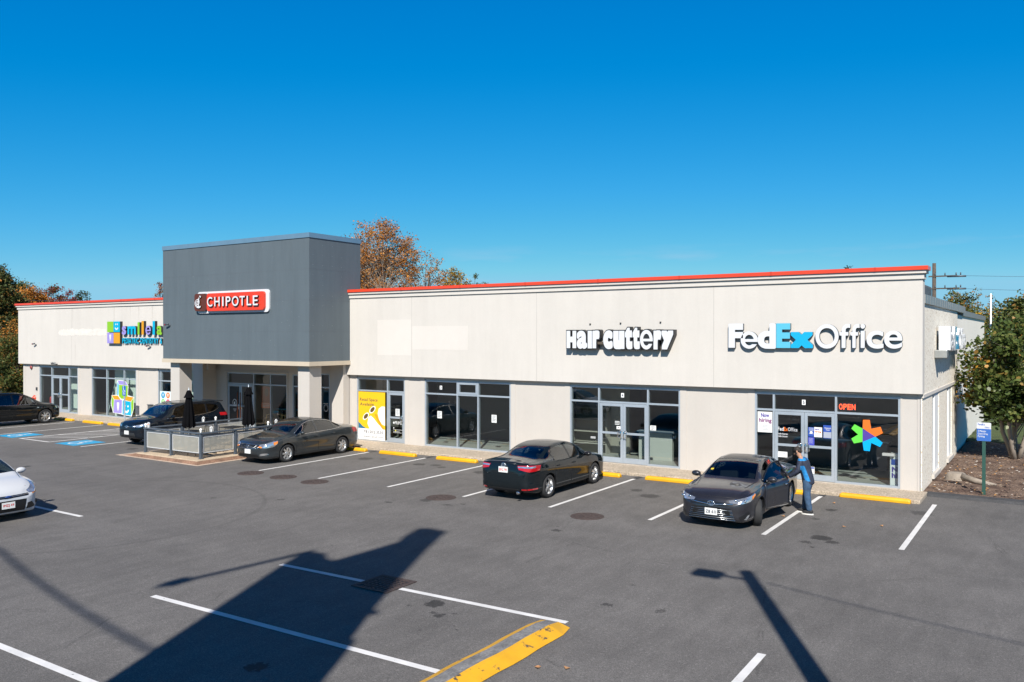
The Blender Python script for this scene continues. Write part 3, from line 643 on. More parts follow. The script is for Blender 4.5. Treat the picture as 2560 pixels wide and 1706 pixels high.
def contours(F, xs, ys):
    """marching squares at F = 0 -> closed loops"""
    ny, nx = F.shape; seg = {}; pt = {}
    def P(k):
        if k in pt: return pt[k]
        t, i, j = k
        if t == 0: a, b = F[j,i], F[j,i+1]; u = a/(a-b); pt[k] = (xs[i]+(xs[i+1]-xs[i])*u, ys[j])
        else: a, b = F[j,i], F[j+1,i]; u = a/(a-b); pt[k] = (xs[i], ys[j]+(ys[j+1]-ys[j])*u)
        return pt[k]
    E = {}
    I = F < 0
    for j in range(ny-1):
        for i in range(nx-1):
            q = (I[j,i], I[j,i+1], I[j+1,i+1], I[j+1,i])
            if all(q) or not any(q): continue
            e = [(0,i,j), (1,i+1,j), (0,i,j+1), (1,i,j)]
            cross = [k for k in range(4) if q[k] != q[(k+1)%4]]
            pairs = [(cross[0],cross[1])] if len(cross) == 2 else [(0,1),(2,3)] if q[1] != (F[j:j+2,i:i+2].mean() < 0) else [(3,0),(1,2)]
            for a, b in pairs:
                E.setdefault(e[a], []).append(e[b]); E.setdefault(e[b], []).append(e[a])
    loops = []; seen = set()
    for k in E:
        if k in seen: continue
        lp = [k]; seen.add(k); cur = k
        while True:
            n = [x for x in E[cur] if x not in seen]
            if not n: break
            cur = n[0]; seen.add(cur); lp.append(cur)
        if len(lp) > 4: loops.append([P(k) for k in lp])
    return loops
def simplify(lp, eps):
    P = np.array(lp); n = len(P); keep = []
    i = 0; out = [0]
    while i < n:
        j = i+2
        while j < n and j-i < 14:
            a, b = P[i], P[j]; d = b-a; l = np.hypot(*d)+1e-12
            q = P[i+1:j]-a
            if np.max(np.abs(q[:,0]*d[1]-q[:,1]*d[0]))/l > eps: break
            j += 1
        i = j-1; 
        if i < n: out.append(i)
    out = sorted(set(x for x in out if x < n)); return [tuple(P[k]) for k in out]
_shape = {}
def glyph_loops(ch, bold=0, res=64, sq=False):
    k = (ch, bold, sq)
    if k in _shape: return _shape[k]
    sg, w = glyph(ch)
    if len(sg) == 0: _shape[k] = ([], w); return _shape[k]
    lo = sg.reshape(-1,2).min(0)-bold*2-.06; hi = sg.reshape(-1,2).max(0)+bold*2+.06
    h = max(hi-lo)/res; xs = np.arange(lo[0], hi[0]+h, h); ys = np.arange(lo[1], hi[1]+h, h)
    X, Y = np.meshgrid(xs, ys); F = sdf_segs(sg, X, Y)
    if sq:          # grow with a square brush: corners stay crisp
        n_ = int(bold/h); 
        for ax in (0, 1): F = np.min([np.roll(F, q, ax) for q in range(-n_, n_+1)], axis=0)
        F = F-(bold-n_*h)
    else: F = F-bold
    F[F == 0] = 1e-9
    L_ = [simplify(l, h*.12) for l in contours(F, xs, ys)]
    _shape[k] = ([l for l in L_ if len(l) > 2], w); return _shape[k]
def custom_e(th=.23, bar=.15, res=70):
    k = ('e*', th, bar)
    if k in _shape: return _shape[k]
    xs = np.linspace(-.06, 1.06, res); X, Y = np.meshgrid(xs, xs)
    ell = lambda rx, rz: (np.hypot((X-.5)/rx, (Y-.5)/rz)-1)*min(rx, rz)
    F = ell(.5,.5); inn = ell(.5-th, .5-th*.82)
    F = np.maximum(F, -np.maximum(inn, (.5+bar*.35)-Y))                       # upper counter
    F = np.maximum(F, -np.maximum(inn, Y-(.5-bar*.65)))                        # lower counter
    F = np.maximum(F, -np.maximum(np.maximum(.62-X, Y-(.5-bar*.65)), .5-bar*.65-.13-Y))   # opening on the right
    F[F == 0] = 1e-9
    _shape[k] = ([simplify(l, .003) for l in contours(F, xs, xs)], 1.0); return _shape[k]
def area(l): return sum(l[i][0]*l[(i+1)%len(l)][1]-l[(i+1)%len(l)][0]*l[i][1] for i in range(len(l)))/2
def fit(loops, box):
    P = np.array([p for l in loops for p in l]); lo = P.min(0); s = (np.array([box[1]-box[0], box[3]-box[2]]))/(P.max(0)-lo)
    return [[((x-lo[0])*s[0]+box[0], (y-lo[1])*s[1]+box[2]) for x, y in l] for l in loops]
def text_loops(txt, bold=0, track=0.06, space=.28, size=1):
    x = 0; out = []; res = 40 if len(txt) > 3 else 64
    for ch in txt:
        if ch == ' ': x += space; continue
        l, w = glyph_loops(ch, bold, res); out += [[((a+x)*size, b*size) for a, b in q] for q in l]; x += w + track
    return out
def extrude(name, loops, depth, mats, Mx, parent=None, side=None):
    """2D loops (with holes) in local x,z; front at y=0 facing -y, back at y=depth; Mx places it"""
    bm = bmesh.new(); ed = []
    for l in loops:
        vs = [bm.verts.new((x, 0, z)) for x, z in l]
        ed += [bm.edges.new((vs[i], vs[(i+1)%len(vs)])) for i in range(len(vs)) if (vs[i].co-vs[(i+1)%len(vs)].co).length > 1e-7]
    bmesh.ops.triangle_fill(bm, use_beauty=True, use_dissolve=False, edges=ed, normal=(0,-1,0))
    for f in bm.faces:
        f.material_index = 0
        if f.normal.y > 0: f.normal_flip()
    if depth > 0:
        be = [e for e in bm.edges if len(e.link_faces) == 1]
        for e in be:
            a, b = e.verts; f0 = e.link_faces[0]
            v = [Vector(a.co), Vector(b.co), Vector(b.co)+Vector((0,depth,0)), Vector(a.co)+Vector((0,depth,0))]
            f = bm.faces.new([bm.verts.new(p) for p in v]); f.material_index = 1 if side else 0
            mid = (v[0]+v[1])/2 - f0.calc_center_median(); f.normal_update()
    me = bpy.data.meshes.new(name); bm.to_mesh(me); bm.free(); me.transform(Mx)
    for m in ([mats, side] if side else [mats]): me.materials.append(m)
    return link(name, me, parent)
def onwall(y): return Matrix.Translation((0, y, 0))
def circle(cx, cy, r, n=24, ry=None): return [(cx+r*math.cos(2*math.pi*i/n), cy+(ry or r)*math.sin(2*math.pi*i/n)) for i in range(n)]
def rrect(x0, x1, z0, z1, r, n=5):
    o = []
    for cx, cz, a in ((x1-r,z1-r,0),(x0+r,z1-r,90),(x0+r,z0+r,180),(x1-r,z0+r,270)):
        o += [(cx+r*math.cos(R(a+90*i/n)), cz+r*math.sin(R(a+90*i/n))) for i in range(n+1)]
    return o
# ---- sign materials
def flat(name, rgb, rough=.4, **k): return mat(name, sig(rgb) if max(rgb) > 1.01 else rgb, rough, **k)
M['signwhite'] = flat('sign_white', (.62,.63,.65), .35); M['signside'] = flat('sign_return', (.10,.11,.12), .5)
M['teal'] = flat('sign_blue', (.010,.36,.62), .3); M['tealpale'] = flat('sign_pale_blue', (.10,.44,.60), .3)
M['orange'] = flat('sign_orange', (.75,.16,.02), .35); M['purple'] = flat('sign_purple', (.08,.05,.30), .35)
M['dark'] = flat('sign_dark', (.02,.021,.023), .5); M['brown'] = flat('sign_brown', (.10,.026,.014), .4); M['chred'] = flat('sign_red', (.66,.045,.018), .35)
# ---- big lettering over the right hand shop
FX = [('F',-8.989,-8.513,4.243,5.02),('e',-8.587,-8.035,4.215,4.768),('d',-8.042,-7.466,4.219,5.019),('E',-7.456,-7.016,4.246,5.019),('x',-7.008,-6.34,4.247,4.747),('O',-6.268,-5.589,4.238,4.982),
      ('f',-5.566,-5.258,4.261,4.983),('f',-5.250,-4.995,4.263,4.98),('i',-4.971,-4.843,4.265,4.978),('c',-4.8,-4.334,4.248,4.773),('e',-4.316,-3.829,4.251,4.776)]
def letter_sign(t, L_, y, depth, mats, bold, Mx=None, side=None, back=0, dx=0):
    for i, (ch, x0, x1, z0, z1) in enumerate(L_):
        lp = fit((custom_e(.235,.16) if ch == 'e' and bold[i] > .03 else glyph_loops(ch, bold[i], 110, ch in 'FExilmHTL' and bold[i] > .02))[0], (x0, x1, z0, z1))
        o = extrude('letter', lp, depth, mats[i], (Mx or Matrix()) @ onwall(y), t, side or M['signside'])
t = thing('wall_sign', 'large raised white and blue shop lettering on the fascia above the star window', 'sign', (-6.4,FY,4.2))
letter_sign(t, FX, FY-.135, .13, [M['signwhite']]*3 + [M['tealpale'], M['teal']] + [M['signwhite']]*6, [.058,.05,.042]+[.055,.055]+[.012]*6)
# same lettering on the end wall, seen almost edge on, on a small raceway
ty = Matrix.Translation((SX+.42, 30.15, 0)) @ Matrix.Rotation(R(90), 4, 'Z') @ Matrix.Translation((9.0, 0, -.08))
t = thing('wall_sign', 'raised shop lettering on the pebbled end wall, seen almost edge on beside the tree', 'sign', (SX,33,4.1))
letter_sign(t, FX, 0, .34, [M['signwhite']]*3 + [M['tealpale'], M['teal']] + [M['signwhite']]*6, [.058,.05,.042]+[.055,.055]+[.012]*6, Mx=ty, side=flat('sign_return_pale', (.62,.64,.66), .4))
MB().box(SX,SX+.3,29.9,33.6,3.98,4.13).build('raceway', M['galv'], t); MB().box(SX,SX+.36,29.75,30.05,3.92,4.17).build('bracket_box', M['galv'], t, bevel=.02)
# ---- hair salon lettering
HC = [('H',-14.933,-14.534,4.187,4.812),('a',-14.513,-14.089,4.168,4.816),('ı',-14.069,-13.899,4.183,4.809),('r',-13.879,-13.602,4.189,4.82),('c',-13.455,-13.083,4.162,4.824),('u',-13.063,-12.633,4.165,4.804),
      ('t',-12.613,-12.333,4.168,4.891),('t',-12.324,-12.056,4.17,4.889),('e',-12.047,-11.576,4.164,4.834),('r',-11.548,-11.27,4.167,4.815),('y',-11.257,-10.84,4.17,4.805)]
t = thing('wall_sign', 'raised white heavy lettering with black edges on the fascia above the four pane double door', 'sign', (-12.9,FY,4.2))
for ch, x0, x1, z0, z1 in HC:
    bd = {'H':.10,'a':.05,'r':.09,'c':.085,'u':.09,'t':.07,'e':.075,'y':.085,'ı':.09}[ch]
    if ch in 't': z1 += .02
    if ch == 'ı':
        lp = [[(x0,z0),(x1,z0),(x1,z1),(x0,z1)]]; lb = [[(x0-.03,z0-.02),(x1+.03,z0-.02),(x1+.03,z1+.03),(x0-.03,z1+.03)]]
    else:
        lp = fit((custom_e(.24,.13) if ch == 'e' else glyph_loops(ch, bd, 110, ch in 'Hruty'))[0], (x0,x1,z0,z1)); lb = fit(glyph_loops(ch, bd+.04)[0][:1] if ch in 'ae' else glyph_loops(ch, bd+.04, 110, ch in 'Hruty')[0], (x0-.032,x1+.032,z0-.025,z1+.035))
    lo = extrude('letter', lp, .02, M['signwhite'], onwall(FY-.26), t, M['dark'])
    extrude('letter_return', lb, .225, M['dark'], onwall(FY-.238), lo, M['dark'])
MB().box(-13.72,-13.40,FY-.20,FY,4.33,4.42).build('raceway', mat('raceway_brown', (.09,.07,.05), .6), t)
for i, x in enumerate((-14.1,-12.9,-11.4)):
    MB().obox((x,FY-.01,5.05+.02*i),.05,.04,.05).build('anchor_bolt', M['dark'], t)
# ---- restaurant sign on the tower
t = thing('wall_sign', 'red and brown rounded sign with white capitals and a pepper emblem on grey tower', 'sign', (-30.6,TY0,5.7))
extrude('backplate', [rrect(-33.10,-28.26,5.66,6.64,.16)], .07, M['signwhite'], onwall(TY0-.075), t, M['signwhite'])
bp_ = extrude('emblem_panel', [rrect(-33.18,-32.33,5.77,6.555,.13)], .10, M['brown'], onwall(TY0-.18), t, M['dark'])
extrude('name_panel', [rrect(-32.30,-28.46,5.755,6.55,.13)], .10, M['chred'], onwall(TY0-.18), t, M['chred'])
CP = [('C',-32.165,-31.795,5.953,6.381),('H',-31.653,-31.288,5.958,6.379),('I',-31.113,-31.019,5.957,6.377),('P',-30.869,-30.546,5.955,6.378),('O',-30.455,-30.012,5.945,6.38),('T',-29.945,-29.598,5.961,6.375),('L',-29.475,-29.177,5.956,6.371),('E',-29.078,-28.762,5.95,6.374)]
letter_sign(t, CP, TY0-.26, .08, [M['signwhite']]*8, [.012]*8, side=M['dark'])
pep = [(.18,1.0),(.32,.98),(.36,.88),(.30,.80),(.27,.90),(.17,.91),(.10,.80),(.02,.72),(-.18,.66),(-.34,.50),(-.36,.30),(-.26,.10),(-.10,-.02),(.08,-.06),(.26,-.02),(.34,.08),(.30,.14),(.16,.10),(.12,.20),(.18,.36),(.19,.52),(.14,.68),(.18,.78)]
px = lambda l: [(-32.86+a*.62, 5.925+b*.54) for a, b in l]
extrude('pepper', [px(pep)], .05, M['signwhite'], onwall(TY0-.235), bp_, M['dark'])
b = MB()
for pts in ([(-.24,.50),(-.12,.60),(.04,.60)],[(-.28,.36),(-.14,.47),(.08,.46)],[(-.26,.24),(-.1,.34),(.08,.32)],[(-.16,.12),(-.02,.20),(.06,.16)]):
    b.tube([(x,TY0-.238,z) for x, z in px(pts)], .014, 6)
b.build('pepper_line', M['brown'], bp_)
# ---- dentist sign: coloured squares and letters
lime, cy_, lil, amb = flat('lime',(.22,.47,.02)), flat('cyan',(.0,.36,.56)), flat('lilac',(.29,.24,.58)), flat('amber',(.64,.29,.01))
t = thing('wall_sign', 'multicoloured letters with four coloured squares, half hidden behind the grey tower', 'sign', (-42,FY,4.2))
def tooth(cx, cz, s): return [(cx+x*s, cz+z*s) for x, z in [(-.5,.75),(-.42,.95),(-.2,1),(0,.9),(.2,1),(.42,.95),(.5,.75),(.44,.3),(.36,-.3),(.28,-.95),(.14,-1),(.1,-.45),(0,-.25),(-.1,-.45),(-.14,-1),(-.28,-.95),(-.36,-.3),(-.44,.3)]]
def smile(cx, cz, r, w=.18):
    a = [(cx+r*math.cos(R(200+140*i/12)), cz+r*math.sin(R(200+140*i/12))) for i in range(13)]; b = [(cx+r*(1-w*2)*math.cos(R(340-140*i/12)), cz+r*(.1)+r*(1-w*2)*math.sin(R(340-140*i/12))) for i in range(13)]
    return a+b
for (x0,x1,z0,z1), m in zip([(-44.11,-43.51,4.851,5.433),(-43.50,-42.90,4.851,5.433),(-44.11,-43.51,4.236,4.82),(-43.50,-42.90,4.236,4.82)], [lime,cy_,lil,amb]):
    sq = extrude('square', [[(x0,z0),(x1,z0),(x1,z1),(x0,z1)]], .16, m, onwall(FY-.165), t, M['dark'])
    if m is cy_:
        extrude('smile', [circle(-43.29,5.28,.045,12),], 0, M['signwhite'], onwall(FY-.169), sq); extrude('smile', [circle(-43.13,5.28,.045,12)], 0, M['signwhite'], onwall(FY-.169), sq); extrude('smile', [smile(-43.21,5.14,.17)], 0, M['signwhite'], onwall(FY-.169), sq)
    if m is lil: extrude('tooth', [tooth(-43.81,4.53,.2)], 0, M['signwhite'], onwall(FY-.169), sq)
SL = [('s',-42.735,-42.351,4.706,5.179),('m',-42.223,-41.459,4.713,5.174),('i',-41.305,-41.119,4.712,5.374),('l',-40.937,-40.742,4.711,5.435),('e',-40.589,-40.117,4.702,5.18),('l',-39.962,-39.762,4.693,5.425),('a',-39.60,-39.162,4.693,5.172)]
letter_sign(t, SL, FY-.15, .145, [lil,cy_,lime,amb,lil,cy_,lime], [.035,.035,.045,.045,.05,.045,.03], side=M['dark'])
x = -42.79
sub = 'PEDIATRIC DENTISTRY &'; ws = [glyph(c)[1] if c != ' ' else .28 for c in sub]; tot = sum(ws)+.07*len(sub); k = (39.20-42.79)*-1/tot
for c, w in zip(sub, ws):
    if c != ' ':
        lp = [[(x+a*k, 4.24+b_*.405) for a, b_ in q] for q in glyph_loops(c, .028, 44)[0]]; extrude('letter', lp, .10, cy_, onwall(FY-.105), t, M['dark'])
    x += (w+.07)*k
# ================================================================ things fixed to the glass
PG = GY-.058
def poster(name, lab, cat, x0, x1, z0, z1, m, y=PG, d=.004, parent=None, group=None):
    t = thing(name, lab, cat, ((x0+x1)/2, y, z0), 0, group)
    MB().box(x0,x1,y-d,y,z0,z1).build('sheet', m, t); return t
def ptext(t, txt, x0, z0, h, m, y=PG-.0055, bold=.012, width=None, name='lettering'):
    lp = text_loops(txt, bold)
    P = np.array([p for l in lp for p in l]); s = h/.70; sx = s
    if width: sx = width/(P[:,0].max()-P[:,0].min())
    lp = [[(x0+(a-P[:,0].min())*sx, z0+b*s) for a, b in l] for l in lp]
    return extrude(name, lp, 0, m, onwall(y), t)
M['pyellow'] = flat('poster_yellow', (.80,.47,.012)); M['pnavy'] = flat('poster_navy', (.03,.035,.06)); M['pblue'] = flat('poster_blue', (.02,.14,.25)); M['paper'] = flat('paper', (.66,.67,.66), .7)
pw = M['paper']
t = poster('window_poster', 'tall yellow retail space poster with sunglasses and shoes filling the left pane', 'poster', -25.56, -24.02, .16, 2.22, M['pyellow'])
def shape(t, name, loops, m, dy=.0055): return extrude(name, loops, 0, m, onwall(PG-dy), t)
shape(t, 'shoe', [[(-24.03,1.62),(-24.22,1.62),(-24.38,1.52),(-24.44,1.32),(-24.36,1.05),(-24.2,.86),(-24.03,.80)]], M['white'])
shape(t, 'shoe', [[(-24.98,1.12),(-24.84,1.20),(-24.68,1.10),(-24.42,.86),(-24.10,.66),(-24.03,.62),(-24.9,.62),(-25.03,.85)]], M['white'], .0061)
shape(t, 'sole', [[(-24.62,1.26),(-24.52,1.30),(-24.2,.82),(-24.06,.66),(-24.14,.63),(-24.3,.78)]], flat('sole_amber',(.62,.30,.01)), .0067)
def lens(cx, cz, s, a): return [(cx+s*math.cos(u)*.62*math.cos(a)-s*.34*math.sin(u)*math.sin(a), cz+s*math.cos(u)*.62*math.sin(a)+s*.34*math.sin(u)*math.cos(a)) for u in [2*math.pi*i/20 for i in range(20)]]
for cx, cz in ((-25.12,1.16),(-24.74,1.46)):
    shape(t, 'sunglasses', [lens(cx,cz,.34,.7)], M['white'], .0073); shape(t, 'lens', [lens(cx,cz,.25,.7)], flat('lens_brown',(.12,.07,.02)), .0079)
shape(t, 'blue_corner', [[(-25.55,.62),(-25.05,.62),(-25.3,.72),(-25.55,.9)]], M['pblue'], .0085)
shape(t, 'footer', [[(-25.558,.162),(-24.022,.162),(-24.022,.63),(-25.558,.63)]], M['white'], .0092)
ptext(t, 'Retail Space', -25.47, 1.82, .13, M['pnavy'], width=1.02); ptext(t, 'Available', -25.46, 1.62, .13, M['pnavy'], width=.80)
ptext(t, '781.202.3535', -25.25, .44, .12, M['pnavy'], PG-.0105, width=1.12); ptext(t, 'linearretail.com', -25.25, .25, .10, M['pnavy'], PG-.0105, .004, width=1.12)
for (x0,x1,z0,z1), lab in [((-23.44,-23.21,1.255,1.56),'small paper notice on the narrow glass door beside the yellow poster'),((-21.2,-20.97,1.285,1.575),'small paper notice on the left pane of the three pane window'),((-18.52,-18.28,1.255,1.56),'small paper notice on the right pane of the three pane window'),
        ((-11.86,-11.64,1.36,1.53),'small white notice on the glass just right of the salon doors')]:
    t = poster('notice', lab, 'notice', x0,x1,z0,z1, M['paper'])
    for k in range(5): MB().box(x0+.04,x1-.04-.03*(k%3),PG-.0062,PG-.0045,z1-.05-k*.045,z1-.038-k*.045).build('text_line', M['pnavy'], t)
t = poster('notice', 'tiny white sign above the left pull handle of the salon doors', 'notice', -13.14,-12.99,1.325,1.435, M['white']); MB().box(-13.1,-13.03,PG-.006,PG-.0045,1.37,1.39).build('text_line', M['pnavy'], t)
for n, x0, x1, z0, z1, lab in [('3',-21.075,-20.955,2.455,2.61,'white unit number plate three on the top left pane of the three pane window'),('4',-12.965,-12.85,2.455,2.61,'white unit number plate four on glass above the salon doors'),('5',-6.74,-6.63,2.47,2.63,'white unit number plate five on glass above the right hand shop doors')]:
    t = poster('number_plate', lab, 'number plate', x0,x1,z0,z1, M['white']); lp = fit(glyph_loops(n,.03)[0], (x0+.03,x1-.03,z0+.025,z1-.025)); extrude('number', lp, 0, M['pnavy'], onwall(PG-.0065), t)
# door lettering of the narrow door
t = thing('door_lettering', 'white lettering on the lower glass of the narrow door beside the yellow poster', 'lettering', (-23.4,PG,.6))
ptext(t, 'PRIME', -23.52, .90, .13, pw, GY-.012, .012, width=.38); shape_m = circle(-23.58,.96,.045); extrude('logo', [shape_m], 0, pw, onwall(GY-.012), t)
extrude('dot', [circle(-23.58,.74,.03,12)], 0, pw, onwall(GY-.012), t); extrude('dot', [circle(-23.48,.63,.035,12)], 0, flat('dot_yellow',(.6,.5,.02)), onwall(GY-.012), t)
for z, w in ((.66,.5),(.585,.36),(.54,.46)): MB().box(-23.6,-23.6+w,GY-.0125,GY-.0115,z,z+.012).build('text_line', pw, t)
t = thing('door_lettering', 'small white lines of lettering on the glass left of the salon doors', 'lettering', (-14.1,PG,.9))
for z, w in ((.97,.2),(.93,.2)): MB().box(-14.2,-14.2+w,GY-.0125,GY-.0115,z,z+.022).build('text_line', pw, t)
t = thing('door_lettering', 'three white lines of opening hours on the left salon door', 'lettering', (-13.15,PG,1.5))
for z, w in ((1.58,.18),(1.53,.2),(1.48,.18)): MB().box(-13.23,-13.23+w,GY-.0125,GY-.0115,z,z+.025).build('text_line', pw, t)
# right hand shop
t = poster('window_poster', 'white hiring poster in the narrow left pane beside the right hand shop doors', 'poster', -8.13,-7.66,1.54,2.20, M['paper'])
ptext(t, 'Now', -8.02, 2.03, .12, M['purple'], bold=.035, width=.26); ptext(t, 'hiring', -8.08, 1.87, .12, flat('poster_plum',(.20,.04,.16)), bold=.035, width=.40)
for k in range(4): MB().box(-7.98,-7.80+.05*(k%2),PG-.006,PG-.0045,1.76-k*.045,1.765-k*.045).build('text_line', M['pnavy'], t)
t = thing('door_lettering', 'white and orange shop name on the left glass door of the right hand shop', 'lettering', (-7.2,PG,1.45))
ptext(t, 'Fed', -7.50, 1.62, .115, M['signwhite'], GY-.0125, .025, width=.185); ptext(t, 'Ex', -7.31, 1.62, .115, M['orange'], GY-.0125, .022, width=.12); ptext(t, 'Office', -7.18, 1.62, .115, M['signwhite'], GY-.0125, .004, width=.29)
ptext(t, 'FedEx Express', -7.50, 1.50, .045, M['signwhite'], GY-.0125, .03, width=.31); ptext(t, 'FedEx Ground', -7.50, 1.42, .045, M['signwhite'], GY-.0125, .03, width=.30)
M['nblue'] = flat('notice_blue', (.03,.08,.36))
t = poster('notice', 'upper blue notice at the left edge of the right glass door', 'notice', -6.56,-6.385,1.49,1.78, M['nblue'], GY-.012); extrude('emblem', [circle(-6.47,1.62,.045,14)], 0, pw, onwall(GY-.018), t)
for k in (0,1,2,5): MB().box(-6.54,-6.40,GY-.0185,GY-.0165,1.75-k*.035,1.76-k*.035).build('text_line', pw, t)
t = poster('notice', 'white hiring notice between the two blue ones on the glass door', 'notice', -6.38,-6.145,1.485,1.79, M['white'], GY-.012); ptext(t,'Now',-6.36,1.70,.05,M['purple'],GY-.0185,.04,width=.14); ptext(t,'hiring',-6.36,1.63,.05,M['orange'],GY-.0185,.04,width=.19)
t = poster('notice', 'blue and grey hours notice at the right edge of the glass door', 'notice', -6.11,-5.86,1.465,1.87, M['nblue'], GY-.012); MB().box(-6.10,-5.87,GY-.0185,GY-.0165,1.48,1.66).build('panel', flat('notice_grey',(.35,.38,.45)), t)
ptext(t,'Temporary',-6.08,1.765,.04,M['signwhite'],GY-.0185,.03,width=.2); ptext(t,'Hours',-6.03,1.71,.04,M['signwhite'],GY-.0185,.03,width=.11)
t = poster('notice', 'lower blue notice at the left edge of the right glass door', 'notice', -6.56,-6.375,1.22,1.47, flat('notice_violet',(.06,.07,.42)), GY-.012)
for k in range(5): MB().box(-6.54,-6.42,GY-.0185,GY-.0165,1.43-k*.035,1.436-k*.035).build('text_line', pw, t)
t = poster('notice', 'white printed notice low on the left glass door behind the grey sedan', 'notice', -7.5,-7.2,.78,.955, M['white'], GY-.012); MB().box(-7.47,-7.25,GY-.0185,GY-.0165,.9,.91).build('text_line', M['nblue'], t)
t = poster('notice', 'pale notice low on the right glass door beside the man', 'notice', -6.48,-6.37,.33,.55, M['white'], GY-.012); MB().box(-6.47,-6.38,GY-.0185,GY-.0165,.49,.54).build('header', M['nblue'], t)
# open sign, lit
t = thing('open_sign', 'lit red sign reading open in the top right pane above the star', 'sign', (-5.4,GY,2.34))
MB().box(-5.68,-5.165,GY+.03,GY+.06,2.345,2.575).build('sign_box', M['dark'], t); M['led'] = mat('red_led', (1,.07,.02), .4, emit=2.6)
x = -5.655
for c in 'OPEN':
    lp = fit(glyph_loops(c,.02)[0], (x, x+.105, 2.375, 2.545)); extrude('letter', lp, 0, M['led'], onwall(GY+.026), t); x += .122
# coloured star on the right pane
t = thing('window_decal', 'large star of green orange and blue petals round a purple triangle on glass', 'decal', (-4.85,GY,1.16))
def dec(pts): 
    f = lambda a, b: (-5.294+(a-1688)/274*.891, 2.106-(b-378)/272*.945)
    return [f(a,b) for a, b in pts]
dy = GY-.004
extrude('petal', [dec([(1787,455),(1790,381),(1849,379),(1862,455),(1942,434),(1962,487),(1896,523)])], 0, M['orange'], onwall(dy), t)
extrude('petal', [dec([(1787,458),(1717,424),(1688,463),(1748,512),(1688,551),(1712,592),(1787,573)])], 0, flat('petal_green',(.12,.62,.06)), onwall(dy), t)
extrude('petal', [dec([(1787,574),(1896,520),(1960,570),(1938,608),(1862,577),(1850,650),(1798,648)])], 0, flat('petal_blue',(.0,.36,.75)), onwall(dy), t)
extrude('triangle', [dec([(1787,457),(1896,522),(1787,574)])], 0, M['purple'], onwall(dy-.001), t)
# hiring stand inside, right corner
t = thing('display_stand', 'white display stand inside the right hand shop window corner', 'display stand', (-4.0,27.4,.13))
MB().box(-4.24,-3.75,27.10,27.32,.13,1.12).build('body', M['white'], t, bevel=.02); MB().box(-4.44,-4.1,26.99,27.16,1.04,1.12).build('tray', flat('tray_white',(.8,.7,.68)), t, bevel=.01)
MB().box(-4.2,-3.8,27.093,27.098,.78,.95).build('banner', M['nblue'], t)
for tx, z in (('Now',.58),('hiring',.40)):
    lp = text_loops(tx,.04); P = np.array([p for l in lp for p in l]); lp = [[(-4.19+a*.23, z+b_*.2) for a, b_ in l] for l in lp]; extrude('lettering', lp, 0, M['purple'], onwall(27.091), t)
# dentist windows
t = thing('window_decal', 'big picture of three toy blocks with tooth and smile on the dentist window', 'decal', (-43.3,GY,.24))
def blk(pts):
    f = lambda a, b: (-44.382+(a-905)/187*2.17, 2.196-(b-1018)/290*1.96)
    return [f(a,b) for a, b in pts]
dy = GY-.004
extrude('outline', [blk([(952,1030),(960,1018),(1022,1022),(1046,1060),(1042,1138),(1092,1150),(1090,1240),(1072,1308),(996,1300),(985,1296),(920,1290),(905,1230),(908,1146),(952,1140)])], 0, M['white'], onwall(dy), t)
for k, (pts, m) in enumerate([([(957,1030),(968,1056),(966,1138),(955,1146)],cy_),([(960,1022),(1022,1026),(1040,1058),(970,1054)],lil),([(970,1057),(1042,1060),(1038,1170),(988,1170),(969,1150)],lime),
        ([(910,1148),(960,1146),(984,1178),(930,1180)],amb),([(909,1150),(928,1182),(922,1284),(910,1228)],lime),([(931,1182),(994,1178),(992,1290),(924,1288)],lil),
        ([(1006,1178),(1036,1146),(1088,1152),(1066,1188)],amb),([(1000,1182),(1066,1190),(1068,1302),(998,1296)],cy_),([(1068,1190),(1089,1156),(1087,1240),(1071,1296)],lime)]):
    extrude('block_face', [blk(pts)], 0, m, onwall(dy-.001-.0004*k), t)
f = blk([(963,1235)])[0]; extrude('tooth', [tooth(f[0],f[1],.23)], 0, M['white'], onwall(dy-.008), t)
for a, b_ in ((1020,1225),(1044,1228)): f = blk([(a,b_)])[0]; extrude('smile', [circle(f[0],f[1],.06,12)], 0, M['white'], onwall(dy-.008), t)
f = blk([(1032,1248)])[0]; extrude('smile', [smile(f[0],f[1],.24)], 0, M['white'], onwall(dy-.008), t)
t = poster('window_poster', 'white poster with rows of coloured dots in the dentist window by the column', 'poster', -39.8,-38.1,.55,1.73, flat('poster_pale',(.6,.72,.76)))
cols = [(.0,.25,.45),(.65,.18,.03),(.13,.02,.06),(.22,.5,.1),(.55,.03,.1),(.0,.42,.5),(.25,.1,.35),(.65,.3,.02),(.0,.3,.5)]
for k, c in enumerate(cols): 
    cx, cz = -39.53+.42*(k%3), 1.52-.36*(k//3)
    extrude('dot', [circle(cx,cz,.16)], 0, flat('dot', c), onwall(PG-.006), t); extrude('tooth', [tooth(cx,cz,.085)], 0, M['white'], onwall(PG-.008), t)
